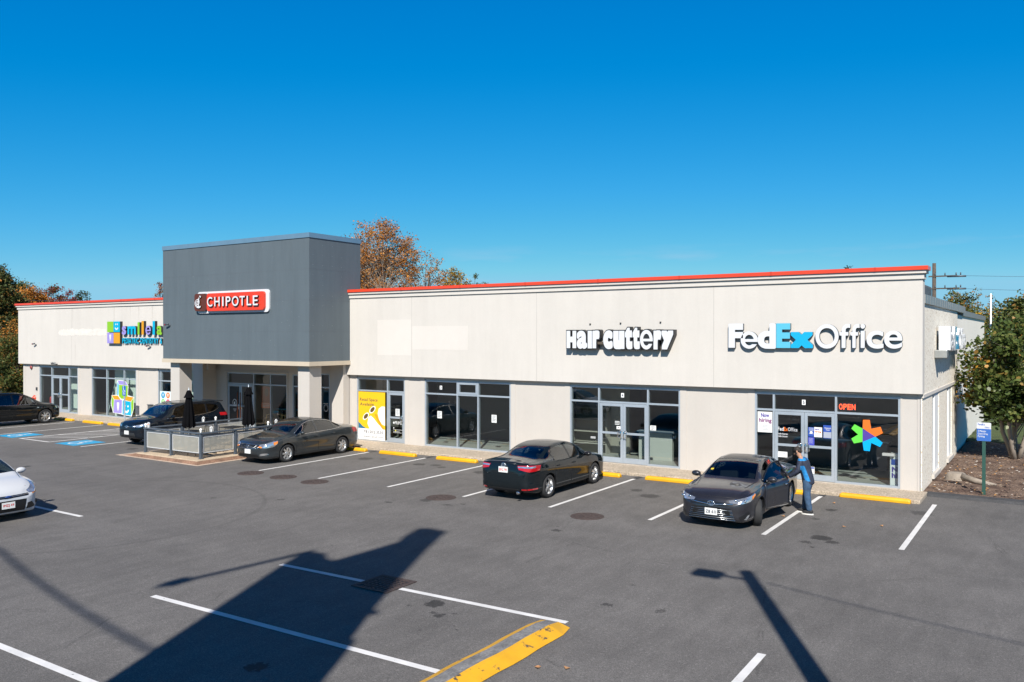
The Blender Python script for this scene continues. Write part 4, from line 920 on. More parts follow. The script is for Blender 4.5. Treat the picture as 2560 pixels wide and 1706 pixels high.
# restaurant door and posters
CGY = GR-.05
t = thing('door_lettering', 'round white pepper emblem and opening hours on the black restaurant door', 'lettering', (-34.35,CGY,.85))
ring = lambda r0, r1: [circle(-34.33,1.33,r1,28,r1*1.05), circle(-34.33,1.33,r0,28,r0*1.05)]
MB().box(-34.73,-34.02,CGY+.015,CGY+.02,.35,2.1).build('backing', M['dark'], t)
extrude('ring', ring(.14,.165), 0, M['white'], onwall(CGY), t); extrude('emblem', [[(-34.33+a*.2,1.27+(b_-.45)*.2+.05) for a, b_ in pep]], 0, M['white'], onwall(CGY), t)
for k in range(3): MB().box(-34.45+.03*k,-34.2-.03*k,CGY-.001,CGY,1.0-k*.05,1.02-k*.05).build('text_line', pw, t)
t = thing('window_poster', 'faded orange poster with white lower strip inside the restaurant window', 'poster', (-32.2,27.5,1.1))
MB().box(-32.57,-31.9,27.5,27.505,1.4,2.18).build('sheet', flat('poster_faded',(.40,.085,.03)), t); MB().box(-32.57,-31.9,27.49,27.495,1.13,1.4).build('strip', flat('poster_orange',(.78,.16,.06)), t)
for k in range(3): MB().box(-32.5,-32.0,27.486,27.488,1.33-k*.07,1.345-k*.07).build('text_line', pw, t)
extrude('picture', [circle(-32.22,1.9,.14,16,.2)], 0, flat('poster_pic',(.25,.12,.08)), onwall(27.498), t)
t = thing('door_lettering', 'round pale ring emblem on the narrow restaurant side door by the grey sedan', 'lettering', (-28.0,CGY,1.2))
extrude('ring', [circle(-28.03,1.34,.15,24,.17), circle(-28.03,1.34,.115,24,.135)], 0, flat('ring_pale',(.4,.4,.4)), onwall(GR-.012), t)
# ================================================================ cars (x forward, y left, z up, wheels on z = 0)
def pchip(xs, ys):
    xs = np.array(xs, float); ys = np.array(ys, float); o = np.argsort(xs); xs, ys = xs[o], ys[o]
    h = np.diff(xs); d = np.diff(ys)/h; m = np.zeros(len(xs)); m[0], m[-1] = d[0], d[-1]
    for i in range(1, len(xs)-1):
        if d[i-1]*d[i] > 0: w1, w2 = 2*h[i]+h[i-1], h[i]+2*h[i-1]; m[i] = (w1+w2)/(w1/d[i-1]+w2/d[i])
    def f(x):
        x = np.clip(x, xs[0], xs[-1]); i = np.clip(np.searchsorted(xs, x)-1, 0, len(h)-1); t = (x-xs[i])/h[i]
        return (2*t**3-3*t**2+1)*ys[i]+(t**3-2*t**2+t)*h[i]*m[i]+(-2*t**3+3*t**2)*ys[i+1]+(t**3-t**2)*h[i]*m[i+1]
    return f
def curve(l): return pchip([p[0] for p in l], [p[1] for p in l])
class Loft:
    def __init__(s, sp):
        s.sp = sp; s.top = curve(sp['top']); s.bot = curve(sp['bot']); s.wid = curve(sp['wid']); s.belt = curve(sp['belt']); s.wr = curve(sp['wr']); s.x0, s.x1 = sp['top'][0][0], sp['top'][-1][0]
    def section(s, x, ins=0):
        zt = float(s.top(x))-ins; zb0 = float(s.bot(x)); w = float(s.wid(x))-ins; hb = min(float(s.belt(x)), zt-.035); wr = min(float(s.wr(x)), w*.93)-ins*.5
        H = hb-zb0; crown = s.sp.get('crown', .035); drop = min(.055, max(.012, (zt-hb)*.35))
        green = max(0, min(1, (zt-hb-.05)/.25))
        pts = [(0,zt), (wr*.5, zt-crown*.25), (wr*.86, zt-crown*.7), (wr, zt-drop)]
        sh = w*(.965-.02*green)
        if green > .05: pts += [((wr*.45+sh*.55), (zt-drop)*.5+hb*.5), (sh, hb+.012)]
        else: pts += [((wr+sh)/2, (zt-drop+hb)/2+.006), (sh, hb+.004)]
        pts += [(w*.992, hb-H*.12), (w, hb-H*.32), (w*.985, hb-H*.58), (w*.99, hb-H*.76), (w*.965, hb-H*.92), (w*.88, zb0+.0), (w*.4, zb0-.005), (0, zb0-.005)]
        return pts
    def ring(s, x, ins=0, n=3):
        P = np.array(s.section(x, ins)); out = []
        Q = np.vstack([[-P[1][0], P[1][1]], P, [-P[-2][0], P[-2][1]]])
        for i in range(1, len(Q)-2):
            p0, p1, p2, p3 = Q[i-1], Q[i], Q[i+1], Q[i+2]
            for k in range(n):
                t = k/n; tau = .38
                m1 = (p2-p0)*tau; m2 = (p3-p1)*tau; L1 = np.linalg.norm(p2-p1)
                for m in (m1, m2):
                    l = np.linalg.norm(m); 
                    if l > L1: m *= L1/l
                out.append((2*t**3-3*t**2+1)*p1+(t**3-2*t**2+t)*m1+(-2*t**3+3*t**2)*p2+(t**3-t**2)*m2)
        out.append(Q[-2]); return np.array(out)
    def mesh(s, xs, ins=0, zmin=None):
        vs = []; n = None
        for x in xs:
            r = s.ring(x, ins); 
            if zmin is not None: r[:,1] = np.maximum(r[:,1], zmin)
            full = [(x, -y, z) for y, z in r[::-1]][:-1] + [(x, y, z) for y, z in r][:-1]; n = len(full); vs += full
        fs = [(i*n+k, i*n+(k+1)%n, (i+1)*n+(k+1)%n, (i+1)*n+k) for i in range(len(xs)-1) for k in range(n)]
        fs += [tuple(range(n))[::-1], tuple(range((len(xs)-1)*n, len(xs)*n))]
        return vs, fs
def raw(vs, fs, mi=0, mats=()):
    me = bpy.data.meshes.new('tmp'); me.from_pydata([tuple(map(float,v)) for v in vs], [], fs)
    for m in mats: me.materials.append(m)
    bm = bmesh.new(); bm.from_mesh(me); bmesh.ops.remove_doubles(bm, verts=bm.verts, dist=1e-5); bmesh.ops.dissolve_degenerate(bm, edges=bm.edges, dist=1e-6); bmesh.ops.recalc_face_normals(bm, faces=bm.faces)
    for f in bm.faces: f.material_index = mi
    bm.to_mesh(me); bm.free(); o = bpy.data.objects.new('tmp', me); COL.objects.link(o); return o
CARMATS = {}
def paint(name, col, metal=.35, rough=.32):
    m, t, b = newmat(name); b.inputs['Base Color'].default_value = c4(col); b.inputs['Metallic'].default_value = metal; b.inputs['Roughness'].default_value = rough
    b.inputs['Specular IOR Level'].default_value = 0.0 if metal == 0 else .5; b.inputs['Coat Weight'].default_value = 1.0; b.inputs['Coat Roughness'].default_value = .025
    tc = nd(t, 'ShaderNodeTexCoord'); n = nd(t, 'ShaderNodeTexNoise', {'Vector': tc.outputs['Object'], 'Scale': 2.2, 'Detail': 6}); r = nd(t, 'ShaderNodeMapRange', {0: n.outputs[0], 1: .35, 2: .7, 3: rough*.85, 4: rough*1.35}); t.links.new(r.outputs[0], b.inputs['Roughness']); return m
M['carglass'] = glassmat('car_glass', (.10,.14,.155), 1.5, base=.05); M['privacy'] = glassmat('privacy_glass', (.05,.06,.065), 1.5, base=.05); M['screen'] = glassmat('windscreen_glass', (.38,.48,.49), 1.5, base=.05)
M['cabin'] = mat('cabin_trim', (.018,.019,.021), .8); M['cabinpale'] = mat('cabin_pale', (.30,.30,.28), .8)
M['headlamp'] = mat('headlamp', (.55,.58,.62), .12, .75, var=.5, vscale=9, coat=1); M['taillamp'] = mat('taillamp', (.42,.008,.012), .15, coat=1); M['amberlamp'] = mat('amber_lamp', (.75,.22,.02), .2, coat=1)
M['wheelsilver'] = mat('wheel_silver', (.62,.63,.64), .28, .8); M['plasticgrey'] = mat('black_plastic', (.025,.026,.028), .6); M['grille'] = mat('grille_black', (.01,.01,.011), .35)
M['plate'] = mat('plate_white', (.72,.72,.70), .45); M['platered'] = mat('plate_red', (.6,.05,.04), .5)
class Car:
    def __init__(s, sp, name, label, cat, loc, rz, group=None):
        s.sp = sp; s.root = thing(name, label, cat, loc, rz, group); s.L = Loft(sp); s.paint = sp['paint']; s.cut = []
        xs = np.unique(np.concatenate([np.linspace(s.L.x0, s.L.x1, 66), np.linspace(s.L.x0, s.L.x0+.25, 9), np.linspace(s.L.x1-.3, s.L.x1, 11)]))
        v, f = s.L.mesh(xs); s.bodyobj = raw(v, f, 0, (s.paint, M['black']))
        bm = bmesh.new(); bm.from_mesh(s.bodyobj.data); s.bvh = BVHTree.FromBMesh(bm); bm.free()
    def hit(s, o, d):
        h = s.bvh.ray_cast(Vector(o), Vector(d)); return (h[0], h[1]) if h[0] is not None else (None, None)
    def on(s, mode, a, b, side=1, off=.003):
        """surface point. mode 'side': (x,z); 'top': (x,y); 'polar': (deg,z) about a vertical axis; 'front'/'rear': (y,z)"""
        if mode == 'side': o, d = (a, 3*side, b), (0,-side,0)
        elif mode == 'top': o, d = (a, b, 3), (0,0,-1)
        elif mode == 'front': o, d = (4, a, b), (-1,0,0)
        elif mode == 'rear': o, d = (-4, a, b), (1,0,0)
        else:
            xc = s.sp['fc'] if mode == 'fpolar' else s.sp['rc']; an = R(a) if mode == 'fpolar' else R(180-a)
            u = Vector((math.cos(an), math.sin(an)*side, 0)); o, d = Vector((xc,0,b))+u*4, -u
        p, n = s.hit(o, d)
        if p is None: return None
        if n.dot(Vector(d)) > 0: n = -n
        return p + n*off
    def patch(s, mode, bot, top, m, name, nu=14, nv=6, side=1, off=.003, parent=None, thick=0):
        """quad grid between two 2D polylines, laid onto the body"""
        def res(l, n):
            P = np.array(l, float); d = np.r_[0, np.cumsum(np.hypot(*np.diff(P, axis=0).T))]; t = np.linspace(0, d[-1], n)
            return np.c_[np.interp(t, d, P[:,0]), np.interp(t, d, P[:,1])]
        A, B = res(bot, nu), res(top, nu); G = []
        for j in range(nv):
            row = []
            for i in range(nu):
                q = A[i]+(B[i]-A[i])*j/(nv-1); p = s.on(mode, q[0], q[1], side, off); row.append(p)
            G.append(row)
        ok = [p for r_ in G for p in r_ if p is not None]
        if not ok: return None
        idx = {}; vs = []
        for j in range(nv):
            for i in range(nu):
                if G[j][i] is not None: idx[j,i] = len(vs); vs.append(G[j][i])
        fs = [(idx[j,i], idx[j,i+1], idx[j+1,i+1], idx[j+1,i]) for j in range(nv-1) for i in range(nu-1) if all(k in idx for k in ((j,i),(j,i+1),(j+1,i+1),(j+1,i)))]
        b = MB(); b.add(vs, fs); o = b.build(name, m, parent or s.root, smooth=True, local=True)
        return o
    def strip(s, mode, path, w, m, name, side=1, off=.006, parent=None, rad=None):
        b = MB(); b.smooth = True; pts = [s.on(mode, a, c, side, off) for a, c in path]; pts = [p for p in pts if p is not None]
        if len(pts) < 2: return None
        b.tube(pts, w/2, 6); return b.build(name, m, parent or s.root, local=True)
    def cutter(s, vs, fs): s.cut.append(raw(vs, fs, 1, (s.paint, M['black'])))
    def prism_side(s, bot, top, y0=-2, y1=2):
        poly = list(bot) + list(top)[::-1]; n = len(poly)
        vs = [(x, y0, z) for x, z in poly] + [(x, y1, z) for x, z in poly]
        s.cutter(vs, [(i, (i+1)%n, n+(i+1)%n, n+i) for i in range(n)] + [tuple(range(n))[::-1], tuple(range(n,2*n))])
    def prism_top(s, poly, z0, z1):
        n = len(poly); vs = [(x, y, z0) for x, y in poly] + [(x, y, z1) for x, y in poly]
        s.cutter(vs, [(i, (i+1)%n, n+(i+1)%n, n+i) for i in range(n)] + [tuple(range(n))[::-1], tuple(range(n,2*n))])
    def cyl(s, x, z, r, y0, y1, n=36):
        vs = [(x+r*math.cos(2*math.pi*k/n), y, z+r*math.sin(2*math.pi*k/n)) for y in (y0,y1) for k in range(n)]
        s.cutter(vs, [(k, (k+1)%n, n+(k+1)%n, n+k) for k in range(n)] + [tuple(range(n))[::-1], tuple(range(n,2*n))])
    def finish_body(s):
        for c in s.cut:
            md = s.bodyobj.modifiers.new('cut', 'BOOLEAN'); md.operation = 'DIFFERENCE'; md.solver = 'EXACT'; md.object = c; md.material_mode = 'INDEX'
        dg = bpy.context.evaluated_depsgraph_get(); me = bpy.data.meshes.new_from_object(s.bodyobj.evaluated_get(dg))
        for c in s.cut: bpy.data.objects.remove(c)
        bpy.data.objects.remove(s.bodyobj)
        me.name = 'body'; me.polygons.foreach_set('use_smooth', [True]*len(me.polygons))
        o = link('body', me, s.root, True); me.set_sharp_from_angle(angle=R(38)); s.body = o
    def wheel(s, x, side, r, w, spokes, steer=0, rimr=None, style=0):
        rimr = rimr or r*.70; y = side*(s.sp['track']); root_ = s.root
        Mw = Matrix.Translation((x, y, r)) @ Matrix.Rotation(steer, 4, 'Z') @ Matrix.Rotation(-side*math.pi/2, 4, 'X')      # local +z points outwards
        hw = w/2
        b = MB(); b.smooth = True
        b.lathe([(rimr-.01,-hw+.02),(rimr+.01,-hw),(r-.035,-hw+.005),(r-.006,-hw+.03),(r,-hw*.4),(r,hw*.4),(r-.006,hw-.03),(r-.035,hw-.004),(rimr+.012,hw),(rimr-.012,hw-.018)], 40, cap=False)
        W = bpy.data.objects.new('wheel', None); COL.objects.link(W); W.empty_display_size = .1; W.parent = root_; W.matrix_local = Mw
        b.build('tyre', M['rubber'], W, local=True)
        b = MB(); b.mi = 1; b.smooth = True; b.lathe([(.0,-hw*.1),(rimr-.012,-hw*.1)], 32); b.mi = 0
        b.lathe([(rimr-.05,hw*.1),(rimr-.022,hw-.035),(rimr-.004,hw-.012),(rimr-.012,hw-.024),(rimr-.05,hw*.0)], 40, cap=False)
        zc = hw-.03
        b.lathe([(0,zc+.006),(.05,zc+.004),(.07,zc-.01),(.07,hw*.1)], 20, cap=False); b.smooth = False
        for k in range(spokes):
            a0 = 2*math.pi*k/spokes
            for dd in ((-.5,.5) if style == 1 else (0,)):
                wd0, wd1 = ((.05,.085) if style == 0 else (.026,.03))
                a = a0 + dd*.30
                ca, sa = math.cos(a0 + dd*.12), math.sin(a0 + dd*.12); cb, sb = math.cos(a), math.sin(a)
                p0 = Vector((ca*.04, sa*.04, zc)); p1 = Vector((cb*(rimr-.02), sb*(rimr-.02), zc-.006)); n = Vector((-sb, cb, 0))
                th = Vector((0,0,-.045))
                A, B_, C, D = p0-n*wd0/2, p1-n*wd1/2, p1+n*wd1/2, p0+n*wd0/2
                b.add([A,B_,C,D,A+th,B_+th,C+th,D+th], [(0,1,2,3),(0,4,5,1),(1,5,6,2),(2,6,7,3),(3,7,4,0)])
        b.build('rim', [M['wheelsilver'] if s.sp.get('rim') is None else s.sp['rim'], M['black']], W, local=True); return W
    def mirror(s, x, z, side, m=None):
        p = s.on('side', x, z, side, 0); 
        if p is None: return
        b = MB(); b.smooth = True; c = p + Vector((-.02, side*.17, .03))
        b.ellipsoid(c, .085, .125, .075, 14, 8); b.tube([p+Vector((.03,-side*.02,-.03)), c+Vector((.02,-side*.08,-.03))], .03, 6)
        o = b.build('wing_mirror', m or s.paint, s.root, local=True)
        MB().ellipsoid(c+Vector((-.05,0,0)), .045, .108, .06, 12, 8).build('mirror_glass', M['blackgloss'], o, local=True, smooth=True)
    def plate(s, mode, y, z, txt=None, tm=None, tilt=0, w=.305, h=.155):
        p = s.on(mode, y, z, 1, .012); f = 1 if mode == 'front' else -1
        b = MB().box(-.008,.008,-w/2,w/2,-h/2,h/2); b.v = [tuple(Matrix.Rotation(tilt,3,'Y') @ Vector(v) + p) for v in b.v]
        o = b.build('number_plate', M['plate'], s.root, local=True)
        if txt:
            lp = text_loops(txt, .03, .08); P = np.array([q for l in lp for q in l]); lo, hi = P.min(0), P.max(0); 
            lp = [[((a-lo[0])/(hi[0]-lo[0])*w*.84-w*.42, (c-lo[1])/(hi[1]-lo[1])*h*.5-h*.27) for a, c in l] for l in lp]
            Mx = Matrix.Translation(p) @ Matrix.Rotation(tilt,4,'Y') @ Matrix.Rotation(R(90*f),4,'Z') @ Matrix.Translation((0,-.0098,0))
            e = extrude('plate_text', lp, 0, tm or M['pnavy'], Matrix(), None); e.data.transform(Mx); e.parent = o
        return o
    def interior(s, xs, zseat, pale=False, wheelside=1, rear=None, tophead=None):
        m = M['cabinpale'] if pale else M['cabin']; b = MB(); w = s.sp['track']*.8
        xf, xd = xs; hz = tophead or zseat+.62
        for sd in (-1, 1):
            b.obox((xf, sd*.38, zseat), .52, .50, .16); b.obox((xf-.30, sd*.38, zseat+.30), .13, .48, .60, Matrix.Rotation(R(-14),4,'Y')); b.obox((xf-.40, sd*.38, zseat+.68), .09, .24, .17)
        xr = rear or xf-.95
        b.obox((xr, 0, zseat), .5, 1.26, .16); b.obox((xr-.30, 0, zseat+.26), .14, 1.24, .52, Matrix.Rotation(R(-20),4,'Y'))
        for yy in (-.38,.38): b.obox((xr-.40, yy, zseat+.60), .08, .24, .13)
        o = b.build('seats', m, s.root, local=True, bevel=.03)
        b = MB(); b.obox((xd, 0, zseat+.30), .36, 1.36, .22, Matrix.Rotation(R(8),4,'Y')); b.obox((xf,0,zseat-.16),2.4,1.36,.06); b.obox((xf+.1,0,zseat+.02),1.0,.22,.2)
        b.smooth = True; b.lathe([(.165,0),(.185,.015),(.165,.03)], 24, (xd-.28, .38*wheelside, zseat+.36), Matrix.Rotation(R(-66),4,'Y').to_3x3().to_4x4(), closed=True)
        b.build('dashboard', M['cabin'], s.root, local=True)
def dlo(car, bot, top, cuts, glassmats, rim, side_names=True, chrome=None):
    """side window band between two polylines (x,z), split at cuts [(xa,xb)...]; makes holes and panes on both sides"""
    fb, ft = curve(bot), curve(top); lo, hi = max(bot[0][0],top[0][0]), min(bot[-1][0],top[-1][0])
    for (xa, xb), gm in zip(cuts, glassmats):
        xx = np.linspace(xa, xb, 9); B_ = [(x, float(fb(x))) for x in xx]; T_ = [(x, max(float(ft(x)), float(fb(x))+.012)) for x in xx]
        car.prism_side(B_, T_)
        for sd in (-1, 1): 
            if sd in rim: car.patch('side', B_, T_, gm, 'side_window', 12, 6, sd, -.006)
    if chrome:
        xx = np.linspace(cuts[0][0]-.02, cuts[-1][1]+.02, 26)
        loop = [(x, float(ft(x))+.022) for x in xx]
        base = [(x, float(fb(x))-.016) for x in xx]
        for sd in rim:
            car.strip('side', base, .022, chrome, 'window_trim', sd, .004)
            if car.sp.get('fullchrome'): car.strip('side', loop, .02, chrome, 'window_trim', sd, .004)
def arches(car, xs, r, dz=0):
    for x in xs:
        for sd in (-1, 1): car.cyl(x, car.sp['r']+dz, r, sd*(car.sp['track']-.17), sd*1.4)
def doors(car, lines, sides, zlo, zhi, handles, m=None):
    """door panels laid just proud of the body: lines = [(x0,x1)...] at the sill; each gets a handle"""
    for sd in sides:
        for (x0, x1), hx in zip(lines, handles):
            d = car.patch('side', [(x0+.012,zlo),(x1-.012,zlo)], [(x0-.02,zhi(x0)),((x0+x1)/2,zhi((x0+x1)/2)),(x1+.0,zhi(x1))], car.paint, 'door', 14, 9, sd, .004)
            for xg in (x0, x1) if (x0, x1) == lines[-1] else (x0,): car.strip('side', [(xg+.0, zlo+.02), (xg-.005, (zlo+zhi(xg))/2), (xg-.012, zhi(xg))], .011, M['black'], 'panel_gap', sd, .0045)
            p = car.on('side', hx, zhi(hx)-.10, sd, .02)
            if p is not None:
                b = MB(); b.smooth = True; b.tube([p+Vector((-.09,-.012*sd,0)), p+Vector((-.07,.018*sd,0)), p+Vector((.07,.018*sd,.004)), p+Vector((.09,-.012*sd,.004))], .014, 6); b.build('handle', car.sp.get('handle', car.paint), d, local=True)
def sedan_spec(**k):
    sp = dict(
        top=[(-2.41,.80),(-2.38,.96),(-2.30,1.05),(-2.0,1.085),(-1.72,1.10),(-1.45,1.18),(-1.1,1.315),(-.75,1.42),(-.3,1.467),(.1,1.462),(.42,1.41),(.75,1.285),(1.16,1.07),(1.32,1.015),(1.8,.94),(2.12,.86),(2.30,.775),(2.39,.68),(2.41,.61)],
        bot=[(-2.41,.50),(-2.36,.33),(-2.2,.25),(-1.8,.20),(1.8,.19),(2.2,.19),(2.36,.24),(2.41,.38)],
        wid=[(-2.41,.56),(-2.38,.68),(-2.28,.80),(-2.05,.875),(-1.5,.905),(0,.91),(1.5,.905),(1.95,.875),(2.2,.79),(2.33,.67),(2.40,.50),(2.41,.44)],
        belt=[(-2.41,.70),(-2.2,.96),(-1.7,1.0),(0,.955),(1.2,.92),(1.8,.85),(2.2,.74),(2.41,.55)],
        wr=[(-2.41,.42),(-2.2,.62),(-1.8,.66),(-1.2,.575),(-.5,.555),(.3,.575),(.9,.66),(1.2,.70),(1.8,.68),(2.2,.56),(2.41,.34)],
        r=.33, track=.79, fa=1.42, ra=-1.36, fc=1.42, rc=-1.36, paint=None,
        dbot=[(-1.45,1.075),(-1.0,1.025),(0,.99),(1.02,.962)], dtop=[(-1.45,1.085),(-1.15,1.215),(-.75,1.335),(-.3,1.378),(.1,1.368),(.4,1.305),(.7,1.165),(1.02,.975)],
        cuts=[(-1.38,-1.02),(-.98,-.12),(-.05,.98)], wsb=(1.10,.655,.05), wst=(.36,.53,.02), rwb=(-1.70,.60,.05), rwt=(-.98,.50,.03))
    sp.update(k); return sp
def sup(c, wg, rg, sg, visible=(-1,1), chrome=None):
    """glass, holes, arches, cabin: common to all cars"""
    sp = c.sp; (xb,wb,db),(xt,wt,dt_) = sp['wsb'], sp['wst']; (rb,rwb_,rdb),(rt,rwt_,rdt) = sp['rwb'], sp['rwt']
    cab = c.L.mesh(np.linspace(rb-.02, xb+.06, 24), .045, .42); c.cutter(*cab)
    c.prism_top([(xb,-wb),(xb+db,-wb*.5),(xb+db*1.2,0),(xb+db,wb*.5),(xb,wb),(xt,wt),(xt-dt_,0),(xt,-wt)], .92, 2.2)
    if sp.get('steeprear'):
        z0, z1, w0, w1 = sp['steeprear']; n = 4; vs = [(x,y,z) for x in (-3,-1.5) for y,z in ((-w0,z0),(w0,z0),(w1,z1),(-w1,z1))]
        c.cutter(vs, [(3,2,1,0),(4,5,6,7),(0,1,5,4),(1,2,6,5),(2,3,7,6),(3,0,4,7)])
        c.patch('rear', [(-w0,z0),(w0,z0)], [(-w1,z1),(w1,z1)], rg, 'rear_window', 14, 8, 1, -.005)
    else:
        c.prism_top([(rb,-rwb_),(rt,-rwt_),(rt+rdt,0),(rt,rwt_),(rb,rwb_),(rb-rdb,0)], .95, 2.2)
        c.patch('top', [(rb,-rwb_),(rb-rdb,0),(rb,rwb_)], [(rt,-rwt_),(rt+rdt,0),(rt,rwt_)], rg, 'rear_window', 15, 9, 1, -.006)
    c.patch('top', [(xb,-wb),(xb+db,-wb*.5),(xb+db*1.2,0),(xb+db,wb*.5),(xb,wb)], [(xt,-wt),(xt-dt_,0),(xt,wt)], wg, 'windscreen', 19, 10, 1, -.006)
    dlo(c, sp['dbot'], sp['dtop'], sp['cuts'], sg, visible, chrome=chrome)
    arches(c, (sp['fa'], sp['ra']), sp['r']+.055)
def wheels(c, spokes, style, steer=0, w=.215):
    sp = c.sp
    for sd in (1,-1):
        c.wheel(sp['fa'], sd, sp['r'], w, spokes, steer, None, style); c.wheel(sp['ra'], sd, sp['r'], w, spokes, 0, None, style)
def bonnet_gap(c, x0, x1, w0, w1):
    for sd in (-1,1): c.strip('top', [(x0,sd*w0),((x0*.5+x1*.5),sd*(w0*.52+w1*.48)),(x1,sd*w1)], .010, M['black'], 'panel_gap', 1, .001)
def ring_emblem(c, mode, y, z, s, kind):
    p = c.on(mode, y, z, 1, .012); f = 1 if mode == 'front' else -1; b = MB(); b.smooth = True
    E_ = lambda rx, rz, cz=0: [p + Vector((0, rx*math.cos(2*math.pi*k/20), cz+rz*math.sin(2*math.pi*k/20))) for k in range(21)]
    if kind == 'ovals':
        b.tube(E_(s,s*.68), s*.12, 6); b.tube(E_(s*.38,s*.62), s*.10, 6); b.tube(E_(s*.72,s*.26,s*.3), s*.10, 6)
    elif kind == 'H':
        for q in (-.5,.5): b.tube([p+Vector((0,q*s*1.0,-s*.5)), p+Vector((0,q*s*1.35,s*.5))], s*.13, 6)
        b.tube([p+Vector((0,-s*.55,0)), p+Vector((0,s*.55,0))], s*.12, 6); b.tube([p+v for v in (Vector((0,-.95*s,.8*s)),Vector((0,.95*s,.8*s)),Vector((0,.75*s,-.8*s)),Vector((0,-.75*s,-.8*s)),Vector((0,-.95*s,.8*s)))], s*.09, 6)
    o = b.build('emblem', M['chrome'], c.root, local=True); return o
def tidy(c):
    c.finish_body()
P_BLACK = paint('paint_black', (.006,.010,.013), 0, .3); P_GREY = paint('paint_grey', (.022,.022,.028), .3, .32); P_GRAPH = paint('paint_graphite', (.026,.031,.034), .32, .32)
P_WHITE = paint('paint_white', (.50,.51,.53), 0, .3); P_JET = paint('paint_jet', (.005,.006,.007), 0, .3); P_NAVY = paint('paint_navy_black', (.005,.008,.013), 0, .3)
# ---------------------------------------------------------------- black sedan, seen from behind
c = Car(sedan_spec(paint=P_BLACK, top=[(-2.41,.84),(-2.39,.98),(-2.34,1.075),(-2.25,1.10),(-2.0,1.10),(-1.72,1.115),(-1.45,1.19),(-1.1,1.32),(-.75,1.42),(-.3,1.467),(.1,1.462),(.42,1.41),(.75,1.285),(1.16,1.07),(1.32,1.015),(1.8,.94),(2.12,.86),(2.30,.775),(2.39,.68),(2.41,.61)],
    belt=[(-2.41,.72),(-2.3,1.0),(-2.1,1.03),(-1.7,1.03),(0,.965),(1.2,.92),(1.8,.85),(2.2,.74),(2.41,.55)]),
    'parked_car', 'black four door sedan parked nose in, red tail lamps towards us', 'car', (-13.07,21.95,0), R(90), 'cars parked in the lot')
sup(c, M['screen'], M['screen'], [M['carglass']]*3, chrome=None); wheels(c, 5, 1)
for sd in (-1,1):
    c.patch('rpolar', [(26,.90),(40,.84),(58,.86)], [(24,1.00),(42,1.015),(62,1.0)], M['taillamp'], 'tail_lamp', 12, 6, sd, .012)
    o = c.patch('rpolar', [(25,.945),(50,.945)], [(25,.985),(50,.985)], M['headlamp'], 'clear_strip', 10, 3, sd, .018)
    c.patch('rpolar', [(30,.33),(55,.34)], [(30,.37),(55,.38)], M['taillamp'], 'reflector', 6, 2, sd, .008)
    c.patch('fpolar', [(26,.66),(60,.72)], [(28,.74),(62,.83)], M['headlamp'], 'headlamp', 12, 5, sd, .008)
    c.mirror(.78, 1.0, sd)
doors(c, [(-1.02,-.1),(-.1,1.0)], (-1,1), .30, lambda x: .955-.02*x, [-.86,.05])
c.strip('rear', [(-.60,.80),(-.5,.79),(0,.785),(.5,.79),(.60,.80)], .012, M['black'], 'panel_gap', 1, .001)
c.strip('top', [(-2.33,-.56),(-2.345,0),(-2.33,.56)], .03, M['blackgloss'], 'spoiler_edge', 1, .004)
c.patch('rear', [(-.45,.20),(.45,.20)], [(-.5,.36),(.5,.36)], M['plasticgrey'], 'bumper_insert', 10, 4, 1, .006)
b = MB(); b.smooth = True; b.lathe([(.03,0),(.04,0),(.042,.12),(.03,.12)], 16, (-2.36,-.52,.27), Matrix.Rotation(R(-90),4,'Y')); b.build('exhaust_tip', M['chrome'], c.root, local=True)
c.plate('rear', 0, .87, 'BPG 799', M['platered']); ring_emblem(c, 'rear', 0, 1.0, .075, 'ovals')
c.interior((.30,.95), .52); bonnet_gap(c, 1.2, 2.2, .70, .52); tidy(c)
# ---------------------------------------------------------------- grey sedan with the man at its door
c = Car(sedan_spec(paint=P_GREY), 'parked_car', 'dark grey four door sedan facing us with wheels turned, man at its door', 'car', (-6.98,21.80,0), R(-90), 'cars parked in the lot')
sup(c, M['screen'], M['carglass'], [M['carglass']]*3, chrome=M['chrome']); wheels(c, 10, 0, R(24))
for sd in (-1,1):
    hl = c.patch('fpolar', [(25,.645),(38,.64),(52,.68),(66,.80)], [(24,.70),(38,.745),(52,.80),(66,.85)], M['headlamp'], 'headlamp', 16, 6, sd, .010)
    c.patch('fpolar', [(56,.72),(66,.805)], [(56,.79),(65,.84)], M['amberlamp'], 'indicator', 6, 3, sd, .016, hl)
    for a in (33,43):
        p = c.on('fpolar', a, .705, sd, .016); MB().ellipsoid(p, .028,.04,.034, 10, 6).build('lamp_lens', M['chrome'], hl, local=True, smooth=True)
    c.patch('fpolar', [(42,.27),(47,.36)], [(46,.26),(51,.38)], M['headlamp'], 'fog_lamp', 5, 5, sd, .008)
    c.patch('fpolar', [(37,.25),(54,.33)], [(35,.33),(50,.46)], M['grille'], 'lamp_recess', 6, 4, sd, .003)
    c.mirror(.80, 1.0, sd)
    c.patch('rpolar', [(26,.86),(58,.84)], [(26,.98),(62,.98)], M['taillamp'], 'tail_lamp', 10, 5, sd, .010)
c.patch('front', [(-.58,.225),(0,.215),(.58,.225)], [(-.46,.52),(0,.535),(.46,.52)], M['grille'], 'grille', 16, 6, 1, .004)
for k in range(6): c.strip('front', [(-.57+k*.014,.25+k*.045),(0,.24+k*.047),(.57-k*.014,.25+k*.045)], .014, M['chrome'] if k % 2 == 0 else M['steel'], 'grille_bar', 1, .010)
c.patch('front', [(-.52,.565),(0,.58),(.52,.565)], [(-.54,.645),(0,.665),(.54,.645)], M['grille'], 'upper_grille', 16, 4, 1, .004)
c.strip('front', [(-.52,.625),(-.2,.605),(0,.59),(.2,.605),(.52,.625)], .034, M['chrome'], 'grille_bar', 1, .012)
